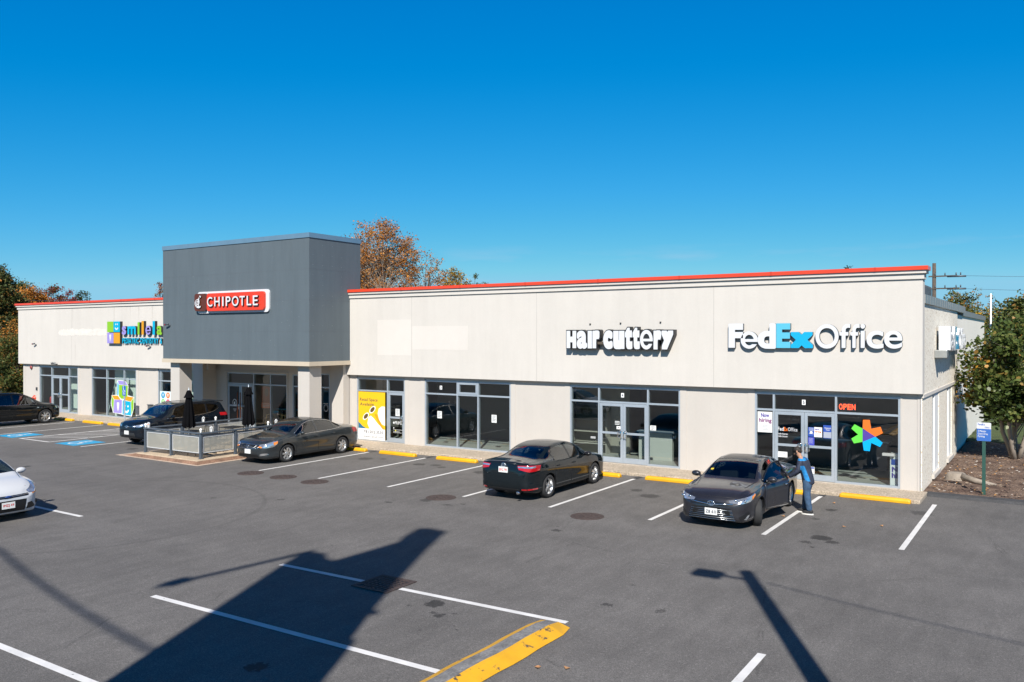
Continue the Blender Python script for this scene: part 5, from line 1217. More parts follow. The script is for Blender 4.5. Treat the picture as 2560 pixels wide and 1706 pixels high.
ring_emblem(c, 'front', 0, .615, .085, 'ovals'); c.plate('front', -.0, .42, 'ZB 611', M['pnavy'])
# the driver's door stands ajar
doors(c, [(-1.02,-.1),(-.1,1.0)], (-1,), .30, lambda x: .955-.02*x, [-.86,.05]); doors(c, [(-1.02,-.1)], (1,), .30, lambda x: .955-.02*x, [-.86])
c.prism_side([(-.09,.33),(.98,.33)], [(-.09,.97),(.98,.94)], .72, 1.4)
xx = np.linspace(-.10, 1.0, 14); fb, ft = curve(c.sp['dbot']), curve(c.sp['dtop'])
dv = MB(); dv.smooth = True; rows = []
for j in range(9):
    row = []
    for x in xx: p = c.on('side', float(x), .31+(float(fb(x))-.02-.31)*j/8, 1, .006); row.append(p)
    rows.append(row)
hinge = Vector((1.0, .90, 0)); ang = R(-15); Rm = Matrix.Rotation(ang, 4, 'Z')
tf = lambda p: Rm @ (p-hinge) + hinge
vs = [tf(p) for r_ in rows for p in r_]; n = len(xx); m_ = len(vs); vs += [tf(p-Vector((0,.07,0))) for r_ in rows for p in r_]
fs = [(j*n+i, j*n+i+1, (j+1)*n+i+1, (j+1)*n+i) for j in range(8) for i in range(n-1)]; fs += [tuple(k+m_ for k in f[::-1]) for f in fs]
rim_ = [i for i in range(n)] + [j*n+n-1 for j in range(1,9)] + [8*n+i for i in range(n-2,-1,-1)] + [j*n for j in range(7,0,-1)]
fs += [(a, b_, b_+m_, a+m_) for a, b_ in zip(rim_, rim_[1:]+rim_[:1])]
dv.add(vs, fs); dr = dv.build('door', c.paint, c.root, local=True)
pts = [tf(c.on('side', float(x), max(float(ft(x)), float(fb(x))+.01)+.012, 1, .004)) for x in np.linspace(-.08,.98,14)]
fr = MB(); fr.smooth = True; fr.tube([tf(c.on('side',-.08,.97,1,.0))] + pts, .022, 6); fr.build('window_frame', M['blackgloss'], dr, local=True)
gp = []; 
for j in range(5):
    for x in np.linspace(-.06,.96,12): 
        z0, z1 = float(fb(x)), max(float(ft(x)), float(fb(x))+.012); gp.append(tf(c.on('side', float(x), z0+(z1-z0)*j/4, 1, -.004)))
gm = MB(); gm.smooth = True; gm.add(gp, [(j*12+i, j*12+i+1, (j+1)*12+i+1, (j+1)*12+i) for j in range(4) for i in range(11)]); gm.build('door_glass', M['carglass'], dr, local=True)
b = MB(); b.smooth = True; p = tf(c.on('side', .06, .86, 1, .02)); b.tube([p+Vector((-.1,-.03,0)), p+Vector((-.07,.015,0)), p+Vector((.07,.02,0)), p+Vector((.1,-.02,0))], .016, 6); b.build('handle', M['chrome'], dr, local=True)
for o in [o for o in c.root.children if o.name.startswith('side_window')]:
    cx = sum((v.co for v in o.data.vertices), Vector())/len(o.data.vertices)
    if cx.y > 0 and cx.x > .1: bpy.data.objects.remove(o)
c.interior((.30,.95), .52); bonnet_gap(c, 1.2, 2.22, .70, .50)
c.strip('top', [(2.24,-.55),(2.30,-.3),(2.315,0),(2.30,.3),(2.24,.55)], .010, M['black'], 'panel_gap', 1, .001)
c.patch('top', [(.30,-.42),(.30,.42)], [(-.35,-.42),(-.35,.42)], M['blackgloss'], 'sunroof', 8, 6, 1, .003)
c.patch('top', [(.92,-.55),(.92,-.48)], [(.86,-.545),(.86,-.475)], flat('sticker_yellow',(.6,.45,.05)), 'sticker', 3, 3, 1, .004)
tidy(c)
# ---------------------------------------------------------------- graphite sedan by the patio
sp = sedan_spec(paint=P_GRAPH, fullchrome=True, fa=1.42, ra=-1.39, fc=1.42, rc=-1.39,
    top=[(-2.46,.80),(-2.43,.94),(-2.34,1.04),(-2.0,1.075),(-1.75,1.09),(-1.45,1.18),(-1.1,1.32),(-.75,1.42),(-.3,1.475),(.1,1.47),(.42,1.42),(.75,1.295),(1.16,1.06),(1.32,1.0),(1.8,.935),(2.14,.86),(2.34,.775),(2.44,.70),(2.47,.62)],
    wid=[(-2.46,.56),(-2.42,.70),(-2.3,.82),(-2.05,.895),(-1.5,.92),(0,.925),(1.5,.92),(1.95,.89),(2.25,.80),(2.38,.68),(2.45,.54),(2.47,.46)],
    belt=[(-2.46,.70),(-2.2,.95),(-1.7,1.0),(0,.955),(1.2,.91),(1.8,.84),(2.2,.75),(2.47,.56)], bot=[(-2.46,.50),(-2.4,.33),(-2.2,.25),(-1.8,.20),(1.8,.19),(2.2,.19),(2.4,.24),(2.47,.38)])
c = Car(sp, 'parked_car', 'graphite grey sedan with chrome window line and alloy wheels beside the railed patio', 'car', (-24.56,22.58,0), R(-90), 'cars parked in the lot')
sup(c, M['screen'], M['carglass'], [M['carglass']]*3, chrome=M['chrome']); wheels(c, 7, 0)
for sd in (-1,1):
    hl = c.patch('fpolar', [(27,.62),(40,.60),(54,.62),(62,.72)], [(27,.70),(40,.75),(54,.81),(64,.84)], M['headlamp'], 'headlamp', 16, 6, sd, .010)
    c.patch('fpolar', [(55,.68),(63,.74)], [(54,.78),(63,.82)], M['amberlamp'], 'indicator', 6, 3, sd, .016, hl)
    c.patch('fpolar', [(26,.625),(34,.60)], [(27,.655),(34,.64)], M['amberlamp'], 'indicator', 5, 3, sd, .016, hl)
    c.patch('fpolar', [(30,.32),(46,.36)], [(31,.40),(43,.42)], M['chrome'], 'bumper_fin', 8, 3, sd, .012)
    c.mirror(.82, 1.0, sd, c.paint); c.patch('rpolar', [(28,.82),(56,.80)], [(28,.96),(60,.98)], M['taillamp'], 'tail_lamp', 10, 5, sd, .010)
c.patch('front', [(-.44,.575),(0,.56),(.44,.575)], [(-.48,.70),(0,.71),(.48,.70)], M['grille'], 'grille', 14, 5, 1, .006)
for z in (.60,.635,.67): c.strip('front', [(-.43,z+.005),(0,z-.006),(.43,z+.005)], .012, M['steel'], 'grille_bar', 1, .012)
c.strip('front', [(-.48,.70),(0,.715),(.48,.70),(.52,.66),(.46,.575),(0,.555),(-.46,.575),(-.52,.66),(-.48,.70)], .026, M['chrome'], 'grille_surround', 1, .012)
ring_emblem(c, 'front', 0, .64, .07, 'H'); c.patch('front', [(-.55,.25),(.55,.25)], [(-.48,.36),(.48,.36)], M['grille'], 'lower_grille', 12, 4, 1, .005); c.plate('front', 0, .46)
doors(c, [(-1.02,-.1),(-.1,1.0)], (-1,1), .30, lambda x: .955-.02*x, [-.86,.05]); c.interior((.30,.95), .52); bonnet_gap(c, 1.2, 2.25, .70, .50)
c.patch('top', [(.25,-.40),(.25,.40)], [(-.30,-.40),(-.30,.40)], M['blackgloss'], 'sunroof', 8, 6, 1, .006); tidy(c)
# ---------------------------------------------------------------- crossovers
def suv_spec(**k):
    sp = dict(
        top=[(-2.28,.95),(-2.25,1.10),(-2.17,1.30),(-2.02,1.52),(-1.88,1.645),(-1.5,1.685),(-.6,1.72),(.1,1.715),(.42,1.66),(.75,1.52),(1.12,1.27),(1.28,1.195),(1.7,1.13),(2.02,1.05),(2.2,.96),(2.27,.84),(2.29,.74)],
        bot=[(-2.28,.55),(-2.22,.38),(-2.0,.30),(-1.6,.26),(1.6,.26),(2.0,.28),(2.2,.34),(2.29,.48)],
        wid=[(-2.28,.68),(-2.22,.80),(-2.0,.88),(-1.4,.915),(0,.92),(1.4,.915),(1.8,.885),(2.05,.80),(2.2,.67),(2.27,.52),(2.29,.44)],
        belt=[(-2.28,.90),(-2.1,1.12),(-1.6,1.13),(0,1.06),(1.1,1.04),(1.7,1.0),(2.1,.88),(2.29,.68)],
        wr=[(-2.28,.50),(-2.0,.62),(-1.6,.64),(-.6,.63),(.2,.63),(.9,.70),(1.2,.72),(1.7,.69),(2.1,.55),(2.29,.36)],
        r=.36, track=.79, fa=1.34, ra=-1.32, fc=1.34, rc=-1.32, paint=None,
        dbot=[(-1.78,1.40),(-1.35,1.235),(-.5,1.14),(.4,1.10),(1.0,1.085)], dtop=[(-1.78,1.43),(-1.6,1.51),(-1.2,1.575),(-.6,1.605),(0,1.595),(.4,1.52),(.7,1.35),(1.0,1.10)],
        cuts=[(-1.72,-1.12),(-1.04,-.16),(-.08,.95)], wsb=(1.06,.69,.06), wst=(.34,.58,.03), rwb=(-2.0,.62,.05), rwt=(-1.95,.5,.03), steeprear=(1.18,1.58,.62,.52))
    sp.update(k); return sp
c = Car(suv_spec(paint=P_NAVY), 'parked_car', 'black crossover with roof rails parked left of the patio, facing us', 'car', (-32.92,22.95,0), R(-90), 'cars parked in the lot')
sup(c, M['screen'], M['privacy'], [M['privacy'],M['privacy'],M['carglass']], chrome=M['chrome']); wheels(c, 5, 1)
for sd in (-1,1):
    hl = c.patch('fpolar', [(22,.80),(40,.80),(60,.88)], [(22,.85),(40,.90),(62,.98)], M['headlamp'], 'headlamp', 14, 5, sd, .010); c.patch('fpolar', [(54,.86),(61,.89)], [(54,.92),(61,.95)], M['amberlamp'], 'indicator', 5, 3, sd, .016, hl)
    c.mirror(.80, 1.13, sd); c.patch('rpolar', [(30,1.0),(66,1.02)], [(32,1.14),(66,1.15)], M['taillamp'], 'tail_lamp', 10, 5, sd, .014)
    c.strip('top', [(-1.6,sd*.60),(-.6,sd*.61),(.2,sd*.60)], .035, M['plasticgrey'], 'roof_rail', 1, .012)
    c.strip('side', [(-1.0,.34),(0,.32),(1.0,.33)], .06, M['plasticgrey'], 'sill_trim', sd, .0)
c.strip('front', [(-.55,.82),(0,.80),(.55,.82)], .03, M['chrome'], 'grille_bar', 1, .012); c.patch('front', [(-.5,.72),(.5,.72)], [(-.55,.80),(.55,.80)], M['grille'], 'grille', 10, 3, 1, .005)
c.patch('front', [(-.55,.42),(.55,.42)], [(-.5,.56),(.5,.56)], M['plasticgrey'], 'lower_grille', 12, 4, 1, .006); ring_emblem(c, 'front', 0, .80, .085, 'ovals'); c.plate('front', 0, .56)
b = MB(); b.smooth = True; b.obox((-1.98,0,1.66), .30, 1.12, .035, Matrix.Rotation(R(-6),4,'Y')); b.build('spoiler', c.paint, c.root, local=True, bevel=.01)
doors(c, [(-1.08,-.12),(-.12,.98)], (-1,1), .36, lambda x: 1.06-.02*x, [-.92,.04]); c.interior((.28,.95), .70); bonnet_gap(c, 1.2, 2.08, .72, .52); tidy(c)
c = Car(suv_spec(paint=P_JET, fa=1.47, ra=-1.46, fc=1.47, rc=-1.46, r=.375, track=.83,
    top=[(-2.42,.95),(-2.39,1.10),(-2.28,1.28),(-2.1,1.48),(-1.9,1.60),(-1.5,1.665),(-.6,1.70),(.1,1.69),(.42,1.63),(.8,1.47),(1.22,1.22),(1.4,1.14),(1.8,1.07),(2.15,.99),(2.34,.90),(2.41,.80),(2.43,.72)],
    bot=[(-2.42,.5),(-2.35,.36),(-2.1,.28),(-1.7,.24),(1.7,.24),(2.1,.26),(2.34,.32),(2.43,.46)], wid=[(-2.42,.70),(-2.36,.83),(-2.1,.93),(-1.5,.96),(0,.965),(1.5,.96),(1.95,.93),(2.2,.83),(2.35,.69),(2.41,.54),(2.43,.46)],
    belt=[(-2.42,.90),(-2.2,1.08),(-1.6,1.08),(0,1.03),(1.2,1.01),(1.8,.96),(2.2,.85),(2.43,.66)], wr=[(-2.42,.50),(-2.1,.62),(-1.6,.64),(-.6,.63),(.2,.63),(1.0,.71),(1.3,.74),(1.8,.72),(2.2,.58),(2.43,.38)],
    dbot=[(-1.8,1.20),(-1.3,1.12),(-.5,1.08),(.4,1.06),(1.1,1.05)], dtop=[(-1.8,1.26),(-1.6,1.42),(-1.2,1.52),(-.6,1.575),(0,1.565),(.4,1.49),(.75,1.33),(1.1,1.07)], cuts=[(-1.74,-1.18),(-1.10,-.18),(-.10,1.02)], wsb=(1.16,.71,.06), steeprear=(1.15,1.50,.62,.52)),
    'parked_car', 'black sport wagon parked nose in at the far left edge', 'car', (-46.10,22.24,0), R(90), 'cars parked in the lot')
sup(c, M['carglass'], M['privacy'], [M['carglass']]*3, chrome=M['chrome']); wheels(c, 7, 1)
for sd in (-1,1):
    c.patch('fpolar', [(30,.72),(58,.78)], [(30,.82),(60,.90)], M['headlamp'], 'headlamp', 12, 5, sd, .010); c.mirror(.86, 1.09, sd); c.patch('rpolar', [(30,.9),(60,.9)], [(30,1.02),(62,1.04)], M['taillamp'], 'tail_lamp', 10, 5, sd, .012)
    c.patch('side', [(1.02,.86),(1.12,.86)], [(1.02,.885),(1.12,.885)], M['chrome'], 'side_badge', 4, 2, sd, .010)
c.patch('front', [(-.4,.58),(.4,.58)], [(-.4,.80),(.4,.80)], M['grille'], 'grille', 10, 4, 1, .005)
doors(c, [(-1.14,-.14),(-.14,1.05)], (-1,1), .34, lambda x: 1.03-.02*x, [-.96,.04]); c.interior((.30,1.0), .66); tidy(c)
# ---------------------------------------------------------------- white hatchback cut by the left edge
sp = sedan_spec(paint=P_WHITE, fa=1.30, ra=-1.34, fc=1.30, rc=-1.34, r=.32, track=.76,
    top=[(-2.10,.85),(-2.07,1.0),(-1.98,1.16),(-1.80,1.32),(-1.55,1.41),(-1.1,1.455),(-.5,1.49),(0,1.495),(.38,1.45),(.76,1.32),(1.2,1.10),(1.34,1.045),(1.65,.98),(1.92,.89),(2.1,.775),(2.18,.66),(2.20,.59)],
    bot=[(-2.10,.5),(-2.05,.33),(-1.9,.25),(-1.6,.2),(1.6,.18),(2.0,.18),(2.15,.22),(2.20,.34)], wid=[(-2.10,.60),(-2.05,.74),(-1.85,.85),(-1.4,.895),(0,.91),(1.3,.905),(1.7,.875),(1.95,.79),(2.1,.68),(2.18,.54),(2.20,.46)],
    belt=[(-2.10,.80),(-1.9,1.02),(-1.5,1.02),(0,.97),(1.1,.93),(1.6,.87),(2.0,.74),(2.20,.54)], wr=[(-2.10,.45),(-1.9,.56),(-1.4,.57),(-.5,.56),(.2,.58),(.8,.66),(1.1,.70),(1.6,.67),(2.0,.52),(2.20,.34)],
    dbot=[(-1.5,1.10),(-1.0,1.05),(0,1.01),(1.07,.985)], dtop=[(-1.5,1.14),(-1.3,1.30),(-.9,1.385),(-.3,1.415),(0,1.405),(.42,1.32),(.74,1.18),(1.07,1.0)], cuts=[(-1.44,-1.05),(-.98,-.14),(-.06,1.02)], wsb=(1.14,.68,.06), wst=(.33,.55,.03), rwb=(-1.9,.5,.03), rwt=(-1.62,.45,.03))
c = Car(sp, 'parked_car', 'white hatchback cut off by the left edge of the picture, nose towards the open lot', 'car', (-23.98,10.52,0), R(0), 'cars parked in the lot')
sup(c, glassmat('pale_screen', (.80,.92,.86), 1.2, base=.03), M['carglass'], [M['screen']]*3); wheels(c, 5, 0)
for sd in (-1,1):
    c.patch('fpolar', [(32,.66),(46,.66),(58,.74)], [(30,.72),(46,.82),(60,.93)], M['headlamp'], 'headlamp', 14, 6, sd, .010); c.patch('fpolar', [(36,.625),(50,.64)], [(36,.65),(50,.67)], M['amberlamp'], 'indicator', 6, 3, sd, .010)
    c.patch('fpolar', [(26,.27),(42,.30)], [(27,.42),(34,.44)], M['grille'], 'air_intake', 8, 4, sd, .006)
    p = c.on('fpolar', 48, .40, sd, .004); MB().ellipsoid(p, .02,.045,.055, 14, 8).build('fog_lamp', M['blackgloss'], c.root, local=True, smooth=True); c.mirror(.84, 1.02, sd)
c.patch('front', [(-.40,.25),(.40,.25)], [(-.44,.53),(.44,.53)], M['grille'], 'grille', 12, 5, 1, .005); c.patch('front', [(-.5,.60),(0,.585),(.5,.60)], [(-.5,.66),(0,.65),(.5,.66)], M['grille'], 'upper_grille', 12, 3, 1, .005)
c.strip('front', [(-.5,.635),(0,.62),(.5,.635)], .02, M['chrome'], 'grille_bar', 1, .012)
p = c.on('front', 0, .625, 1, .018); e = MB(); e.smooth = True; e.lathe([(0,.01),(.052,.008),(.055,.0)], 24, p, Matrix.Rotation(R(90),4,'Y') @ Matrix.Diagonal((.55,1.4,1,1)))
em = e.build('emblem', flat('badge_blue',(.02,.06,.22)), c.root, local=True)
c.plate('front', 0, .42, '1MZJ 49', M['platered']); doors(c, [(-1.02,-.1),(-.1,.95)], (-1,1), .28, lambda x: .96-.02*x, [-.86,.04]); c.interior((.24,.86), .54, pale=True); bonnet_gap(c, 1.08, 2.0, .69, .50); tidy(c)
# ================================================================ patio with railing, tables and folded parasols
M['slab'] = mat('patio_slab', (.46,.36,.25), .85, var=.18, vscale=1.6, fine=.15, bscale=25)
M['apron'] = mat('patio_apron', (.20,.115,.075), .9, var=.3, vscale=4, fine=.2, bscale=20)
M['apronedge'] = mat('patio_edge', (.40,.31,.24), .9, var=.2, vscale=4)
b = MB().prism([(-29.62,18.98),(-25.85,18.92),(-25.85,24.3),(-29.62,24.3)], lambda x,y: (x,y,0), lambda x,y: (x,y,.15))
struct(b.build('patio_slab', M['slab'], bevel=.02))
b = MB(); inner = [(-29.64,24.3),(-29.64,18.96),(-25.83,18.90),(-25.83,24.3)]; mid = [(-30.2,24.3),(-30.35,18.90),(-25.72,18.83),(-25.72,24.3)]; out_ = [(-30.45,24.3),(-30.75,18.80),(-25.60,18.74),(-25.60,24.3)]
for i in range(3):
    b.mi = 0; b.quad((*inner[i],.13),(*inner[i+1],.13),(*mid[i+1],.02),(*mid[i],.02)); b.mi = 1; b.quad((*mid[i],.02),(*mid[i+1],.02),(*out_[i+1],.006),(*out_[i],.006))
struct(b.build('patio_apron', [M['apron'], M['apronedge']]))
def screenmat():
    m, t, b = newmat('mesh_screen'); o = t.nodes['Material Output']; b.inputs['Base Color'].default_value = (.38,.37,.325,1); b.inputs['Roughness'].default_value = .6
    tr = nd(t, 'ShaderNodeBsdfTransparent'); mx = nd(t, 'ShaderNodeMixShader', {0: .56, 1: tr.outputs[0], 2: b.outputs[0]}); t.links.new(mx.outputs[0], o.inputs[0]); return m
M['screenpanel'] = screenmat(); M['railgrey'] = mat('rail_paint', (.085,.105,.130), .45, .2, var=.12, vscale=4)
rail = thing('patio_railing', 'grey metal patio railing with pale mesh panels and round post lamps', 'railing', (-27.8,19.4,.15))
Z0 = .15; HT = 1.0
corners = [(-29.5,24.1),(-29.5,19.3),(-26.15,19.3),(-26.15,24.1)]
posts = [(-29.5,19.3),(-27.9,19.3),(-26.15,19.3),(-26.15,20.83),(-26.15,22.4),(-26.15,24.1),(-29.5,20.9),(-29.5,22.5),(-29.5,24.1)]
for x, y in posts: MB().box(x-.045,x+.045,y-.045,y+.045,Z0,HT+.05).box(x-.08,x+.08,y-.08,y+.08,Z0,Z0+.015).build('post', M['railgrey'], rail, bevel=.006)
for (x0,y0),(x1,y1) in zip(corners[:-1], corners[1:]):
    b = MB(); dx, dy = (x1-x0), (y1-y0); l = math.hypot(dx,dy); M_ = Matrix.Rotation(math.atan2(dy,dx),4,'Z')
    b.obox(((x0+x1)/2,(y0+y1)/2,HT+.075), l+.12,.13,.05, M_); b.obox(((x0+x1)/2,(y0+y1)/2,HT-.02), l,.05,.05, M_); b.build('top_rail', M['railgrey'], rail, bevel=.006)
M['framegrey'] = mat('panel_frame_paint', (.50,.51,.52), .5)
def panel(x0,y0,x1,y1):
    d = Vector((x1-x0,y1-y0,0)); l = d.length; M_ = Matrix.Rotation(math.atan2(d.y,d.x),4,'Z'); c_ = Vector(((x0+x1)/2,(y0+y1)/2,0)); z0, z1 = .36, HT-.07; w = l-.18
    f = MB(); s_ = .028
    for z in (z0,z1): f.obox(c_+Vector((0,0,z)), w,s_,s_, M_)
    for sg in (-1,1): f.obox(c_+M_@Vector((sg*(w-s_)/2,0,(z0+z1)/2)), s_,s_*.98,z1-z0-s_, M_)
    fr = f.build('panel_frame', M['framegrey'], rail); MB().obox(c_+Vector((0,0,(z0+z1)/2)), w-2*s_,.006,z1-z0-s_, M_).build('mesh_panel', M['screenpanel'], fr)
for a, e in (((-29.5,19.3),(-27.9,19.3)),((-27.9,19.3),(-26.15,19.3)),((-26.15,19.3),(-26.15,20.83)),((-26.15,20.83),(-26.15,22.4)),((-26.15,22.4),(-26.15,24.1)),((-29.5,20.9),(-29.5,19.3)),((-29.5,22.5),(-29.5,20.9)),((-29.5,24.1),(-29.5,22.5))): panel(*a,*e)
M['bulb'] = mat('white_globe', (.85,.84,.80), .25)
for x, y in ((-29.5,19.3),(-26.15,19.3),(-29.5,22.5),(-26.15,22.4)):
    b = MB(); b.smooth = True; b.ellipsoid((x,y,HT+.205), .05,.05,.062, 14, 10); b.lathe([(.04,0),(.035,.06),(.025,.08)], 12, (x,y,HT+.10)); b.build('post_lamp', M['bulb'], rail)
lant = None
for i, ((x, y), lab) in enumerate(zip([(-29.35,19.32),(-26.15,19.75),(-29.5,21.9),(-26.15,22.8)], ['small wire lantern on the rail at the near left corner of the patio','small wire lantern on the rail just behind the near right corner lamp','small wire lantern on the far side rail of the patio','small wire lantern on the side rail beside the graphite sedan'])):
    if lant is None:
        lant = thing('lantern', lab, 'lantern', (x,y,HT+.10), 0, 'wire lanterns on the patio rail')
        b = MB(); b.smooth = True
        for k in range(6): a = k*1.047; b.tube([(.055*math.cos(a),.055*math.sin(a),0),(.055*math.cos(a),.055*math.sin(a),.15),(.012*math.cos(a),.012*math.sin(a),.21)], .005, 5)
        for z in (.003,.05,.10,.15): b.tube([(.055*math.cos(k*.628),.055*math.sin(k*.628),z) for k in range(11)], .005, 5)
        b.build('cage', M['white'], lant, local=True); MB().lathe([(.04,0),(.04,.10)], 14, (0,0,.01)).build('candle', M['bulb'], lant, local=True, smooth=False)
    else: dup(lant, (x,y,HT+.10), i, lab)
def pleat_profile(h): pass
def parasol(x, y, lab, zb, zt, rz):
    t = thing('parasol', lab, 'parasol', (x,y,.15), rz, 'folded black parasols on the patio'); M_ = M['parasol']
    b = MB(); b.smooth = True; n = 64; rows = []
    prof = [(zb,.20,.055),(zb+.03,.215,.05),(zb+.25,.205,.036),(zb+.6,.165,.028),(zb+.95,.125,.02),(zt-.28,.10,.014),(zt-.20,.085,.010)]
    for z, r_, amp in prof: rows.append([((r_+amp*math.cos(8*a+.6*math.sin(3*z)))*math.cos(a), (r_+amp*math.cos(8*a+.6*math.sin(3*z)))*math.sin(a), z+(.04*math.cos(8*a) if z < zb+.05 else 0)) for a in [2*math.pi*k/n for k in range(n)]])
    vs = [p for r_ in rows for p in r_]; fs = [(i*n+k, i*n+(k+1)%n, (i+1)*n+(k+1)%n, (i+1)*n+k) for i in range(len(rows)-1) for k in range(n)]
    b.add(vs, fs); b.build('canopy', M_, t, local=True)
    b = MB(); b.smooth = True; n = 32; rows = []
    for z, r_, amp in [(zt-.30,.175,.02),(zt-.26,.165,.015),(zt-.17,.12,.008),(zt-.09,.095,.004),(zt-.03,.075,0),(zt,.02,0)]: rows.append([((r_+amp*math.cos(8*a))*math.cos(a), (r_+amp*math.cos(8*a))*math.sin(a), z) for a in [2*math.pi*k/n for k in range(n)]])
    vs = [p for r_ in rows for p in r_]; fs = [(i*n+k, i*n+(k+1)%n, (i+1)*n+(k+1)%n, (i+1)*n+k) for i in range(len(rows)-1) for k in range(n)]
    b.add(vs, fs); b.build('top_flap', M_, t, local=True)
    b = MB(); b.smooth = True; b.lathe([(.024,0),(.024,zt+.02),(.014,zt+.03),(.012,zt+.09),(0,zt+.10)], 12); b.build('pole', M['alu'], t, local=True)
    MB().lathe([(.26,0),(.26,.05),(.06,.09),(.04,.25)], 24).build('base', M['darksteel'], t, local=True); return t
M['parasol'] = mat('parasol_cloth', (.0035,.0035,.0045), .95, var=.2, vscale=6, spec=.1)
parasol(-28.3, 20.35, 'folded black parasol on the left, in front of the black crossover', .93, 2.38, 0)
parasol(-26.95, 22.1, 'folded black parasol on the right, in front of the restaurant door', .95, 2.46, .4)
M['tblack'] = mat('cafe_metal', (.035,.037,.04), .45, .4)
def cafe_table(x, y, lab):
    t = thing('cafe_table', lab, 'table', (x,y,.15), .1, 'cafe tables on the patio')
    MB().box(-.38,.38,-.38,.38,.71,.735).build('table_top', M['tblack'], t, local=True, bevel=.01); MB().lathe([(.03,.02),(.03,.71)], 12).build('pedestal', M['tblack'], t, local=True)
    MB().obox((0,0,.015),.62,.08,.03).obox((0,0,.0151),.08,.62,.0301).build('foot', M['tblack'], t, local=True); return t
def cafe_chair(x, y, rz, lab, first=[None]):
    if first[0]: return dup(first[0], (x,y,.15), rz, lab)
    t = thing('cafe_chair', lab, 'chair', (x,y,.15), rz, 'black cafe chairs on the patio'); first[0] = t
    b = MB(); b.smooth = True
    MB().box(-.21,.21,-.21,.21,.44,.46).build('seat', M['tblack'], t, local=True, bevel=.02)
    b.tube([(-.20,-.19,.46),(-.21,-.25,.86),(.21,-.25,.86),(.20,-.19,.46)], .013, 6); 
    for q in (-.1,0,.1): b.tube([(q,-.20,.46),(q,-.25,.86)], .008, 5)
    b.build('backrest', M['tblack'], t, local=True)
    for sx, sy in ((-1,-1),(1,-1),(-1,1),(1,1)): q = MB(); q.smooth = True; q.tube([(sx*.18,sy*.18,.45),(sx*.21,sy*.22,0)], .012, 6); q.build('leg', M['tblack'], t, local=True)
    return t
for i, (x, y, nm) in enumerate([(-28.55,22.6,'at the far left of the patio'),(-27.2,20.5,'behind the near right railing panels'),(-27.35,23.2,'nearest the restaurant door'),(-28.7,20.7,'under the left parasol')]):
    t = cafe_table(x, y, 'black square cafe table '+nm)
    cafe_chair(x, y-.62, .1, 'black cafe chair, car park side of the table '+nm); cafe_chair(x, y+.62, 3.2, 'black cafe chair, shop side of the table '+nm)
# ---- things inside the shops
def stool(x, y, lab, first=[None]):
    if first[0]: return dup(first[0], (x,y,.13), .3, lab)
    W = mat('pale_wood', (.52,.33,.13), .5, var=.12, vscale=5); t = thing('bar_stool', lab, 'stool', (x,y,.13), .15, 'wooden stools in the restaurant window'); first[0] = t
    MB().box(-.17,.17,-.17,.17,.66,.69).build('seat', W, t, local=True, bevel=.02)
    for sx, sy in ((-1,-1),(1,-1),(-1,1),(1,1)): q = MB(); q.tube([(sx*.14,sy*.14,.66),(sx*.20,sy*.20,0)], .022, 6); q.build('leg', W, t, local=True)
    b = MB()
    for a, c_ in (((-1,-1),(1,-1)),((1,-1),(1,1)),((1,1),(-1,1)),((-1,1),(-1,-1))): b.tube([(a[0]*.175,a[1]*.175,.25),(c_[0]*.175,c_[1]*.175,.25)], .015, 5)
    b.build('foot_rail', W, t, local=True); return t
stool(-32.2, 27.75, 'left pale wooden bar stool behind the restaurant window'); stool(-31.95, 28.2, 'middle pale wooden bar stool behind the restaurant window'); stool(-31.25, 27.85, 'right pale wooden bar stool behind the restaurant window')
t = thing('bar_counter', 'teal topped window bar above the wooden stools', 'counter', (-31.6,28.0,.13)); MB().box(-32.5,-30.7,28.35,28.75,1.0,1.05).build('counter_top', mat('teal_top',(.02,.22,.30),.4), t); MB().box(-32.3,-32.2,28.5,28.6,.13,1.0).box(-31.0,-30.9,28.5,28.6,.13,1.0).build('support', M['darksteel'], t)
t = thing('reception_counter', 'white reception counter inside the salon behind the double doors', 'counter', (-12,28.5,.13)); MB().box(-12.9,-11.6,28.2,28.9,.13,1.12).build('cabinet', mat('counter_white',(.5,.5,.46),.5), t, bevel=.01); MB().box(-12.95,-11.55,28.15,28.95,1.12,1.17).build('counter_top', M['alu'], t)
t = thing('wall_shelves', 'pale shelf unit inside the salon left of the doors', 'shelves', (-15.3,28,.13)); b = MB()
for z in (.5,.95,1.4,1.85): b.box(-15.9,-14.4,28.5,28.85,z,z+.03)
b.box(-15.93,-15.9,28.5,28.85,.13,2.1).box(-14.4,-14.37,28.5,28.85,.13,2.1).build('shelf', mat('shelf_cream',(.40,.38,.33),.6), t)
t = thing('service_counter', 'grey service counter deep inside the right hand shop', 'counter', (-6.6,30,.13)); MB().box(-8.6,-4.8,30.2,30.8,.13,1.05).build('cabinet', mat('counter_grey',(.12,.125,.14),.5), t, bevel=.01); MB().box(-8.65,-4.75,30.15,30.85,1.05,1.10).build('counter_top', M['alu'], t)
t = thing('wall_shelves', 'tall dark shelf unit on the side wall of the right hand shop', 'shelves', (-4.3,31,.13)); b = MB()
for z in (.5,1.0,1.5,2.0): b.box(-4.4,-4.0,29.8,32.5,z,z+.03)
b.box(-4.4,-4.0,29.77,29.8,.13,2.2).box(-4.4,-4.0,32.5,32.53,.13,2.2).build('shelf', M['darksteel'], t)
t = thing('leaning_board', 'pale board leaning inside the dentist window', 'board', (-45.6,27.5,.13)); MB().obox((-45.55,27.7,1.2),.05,.03,2.1,Matrix.Rotation(R(22),4,'Y')).build('board', mat('board_pale',(.5,.6,.6),.6), t, bevel=.006)
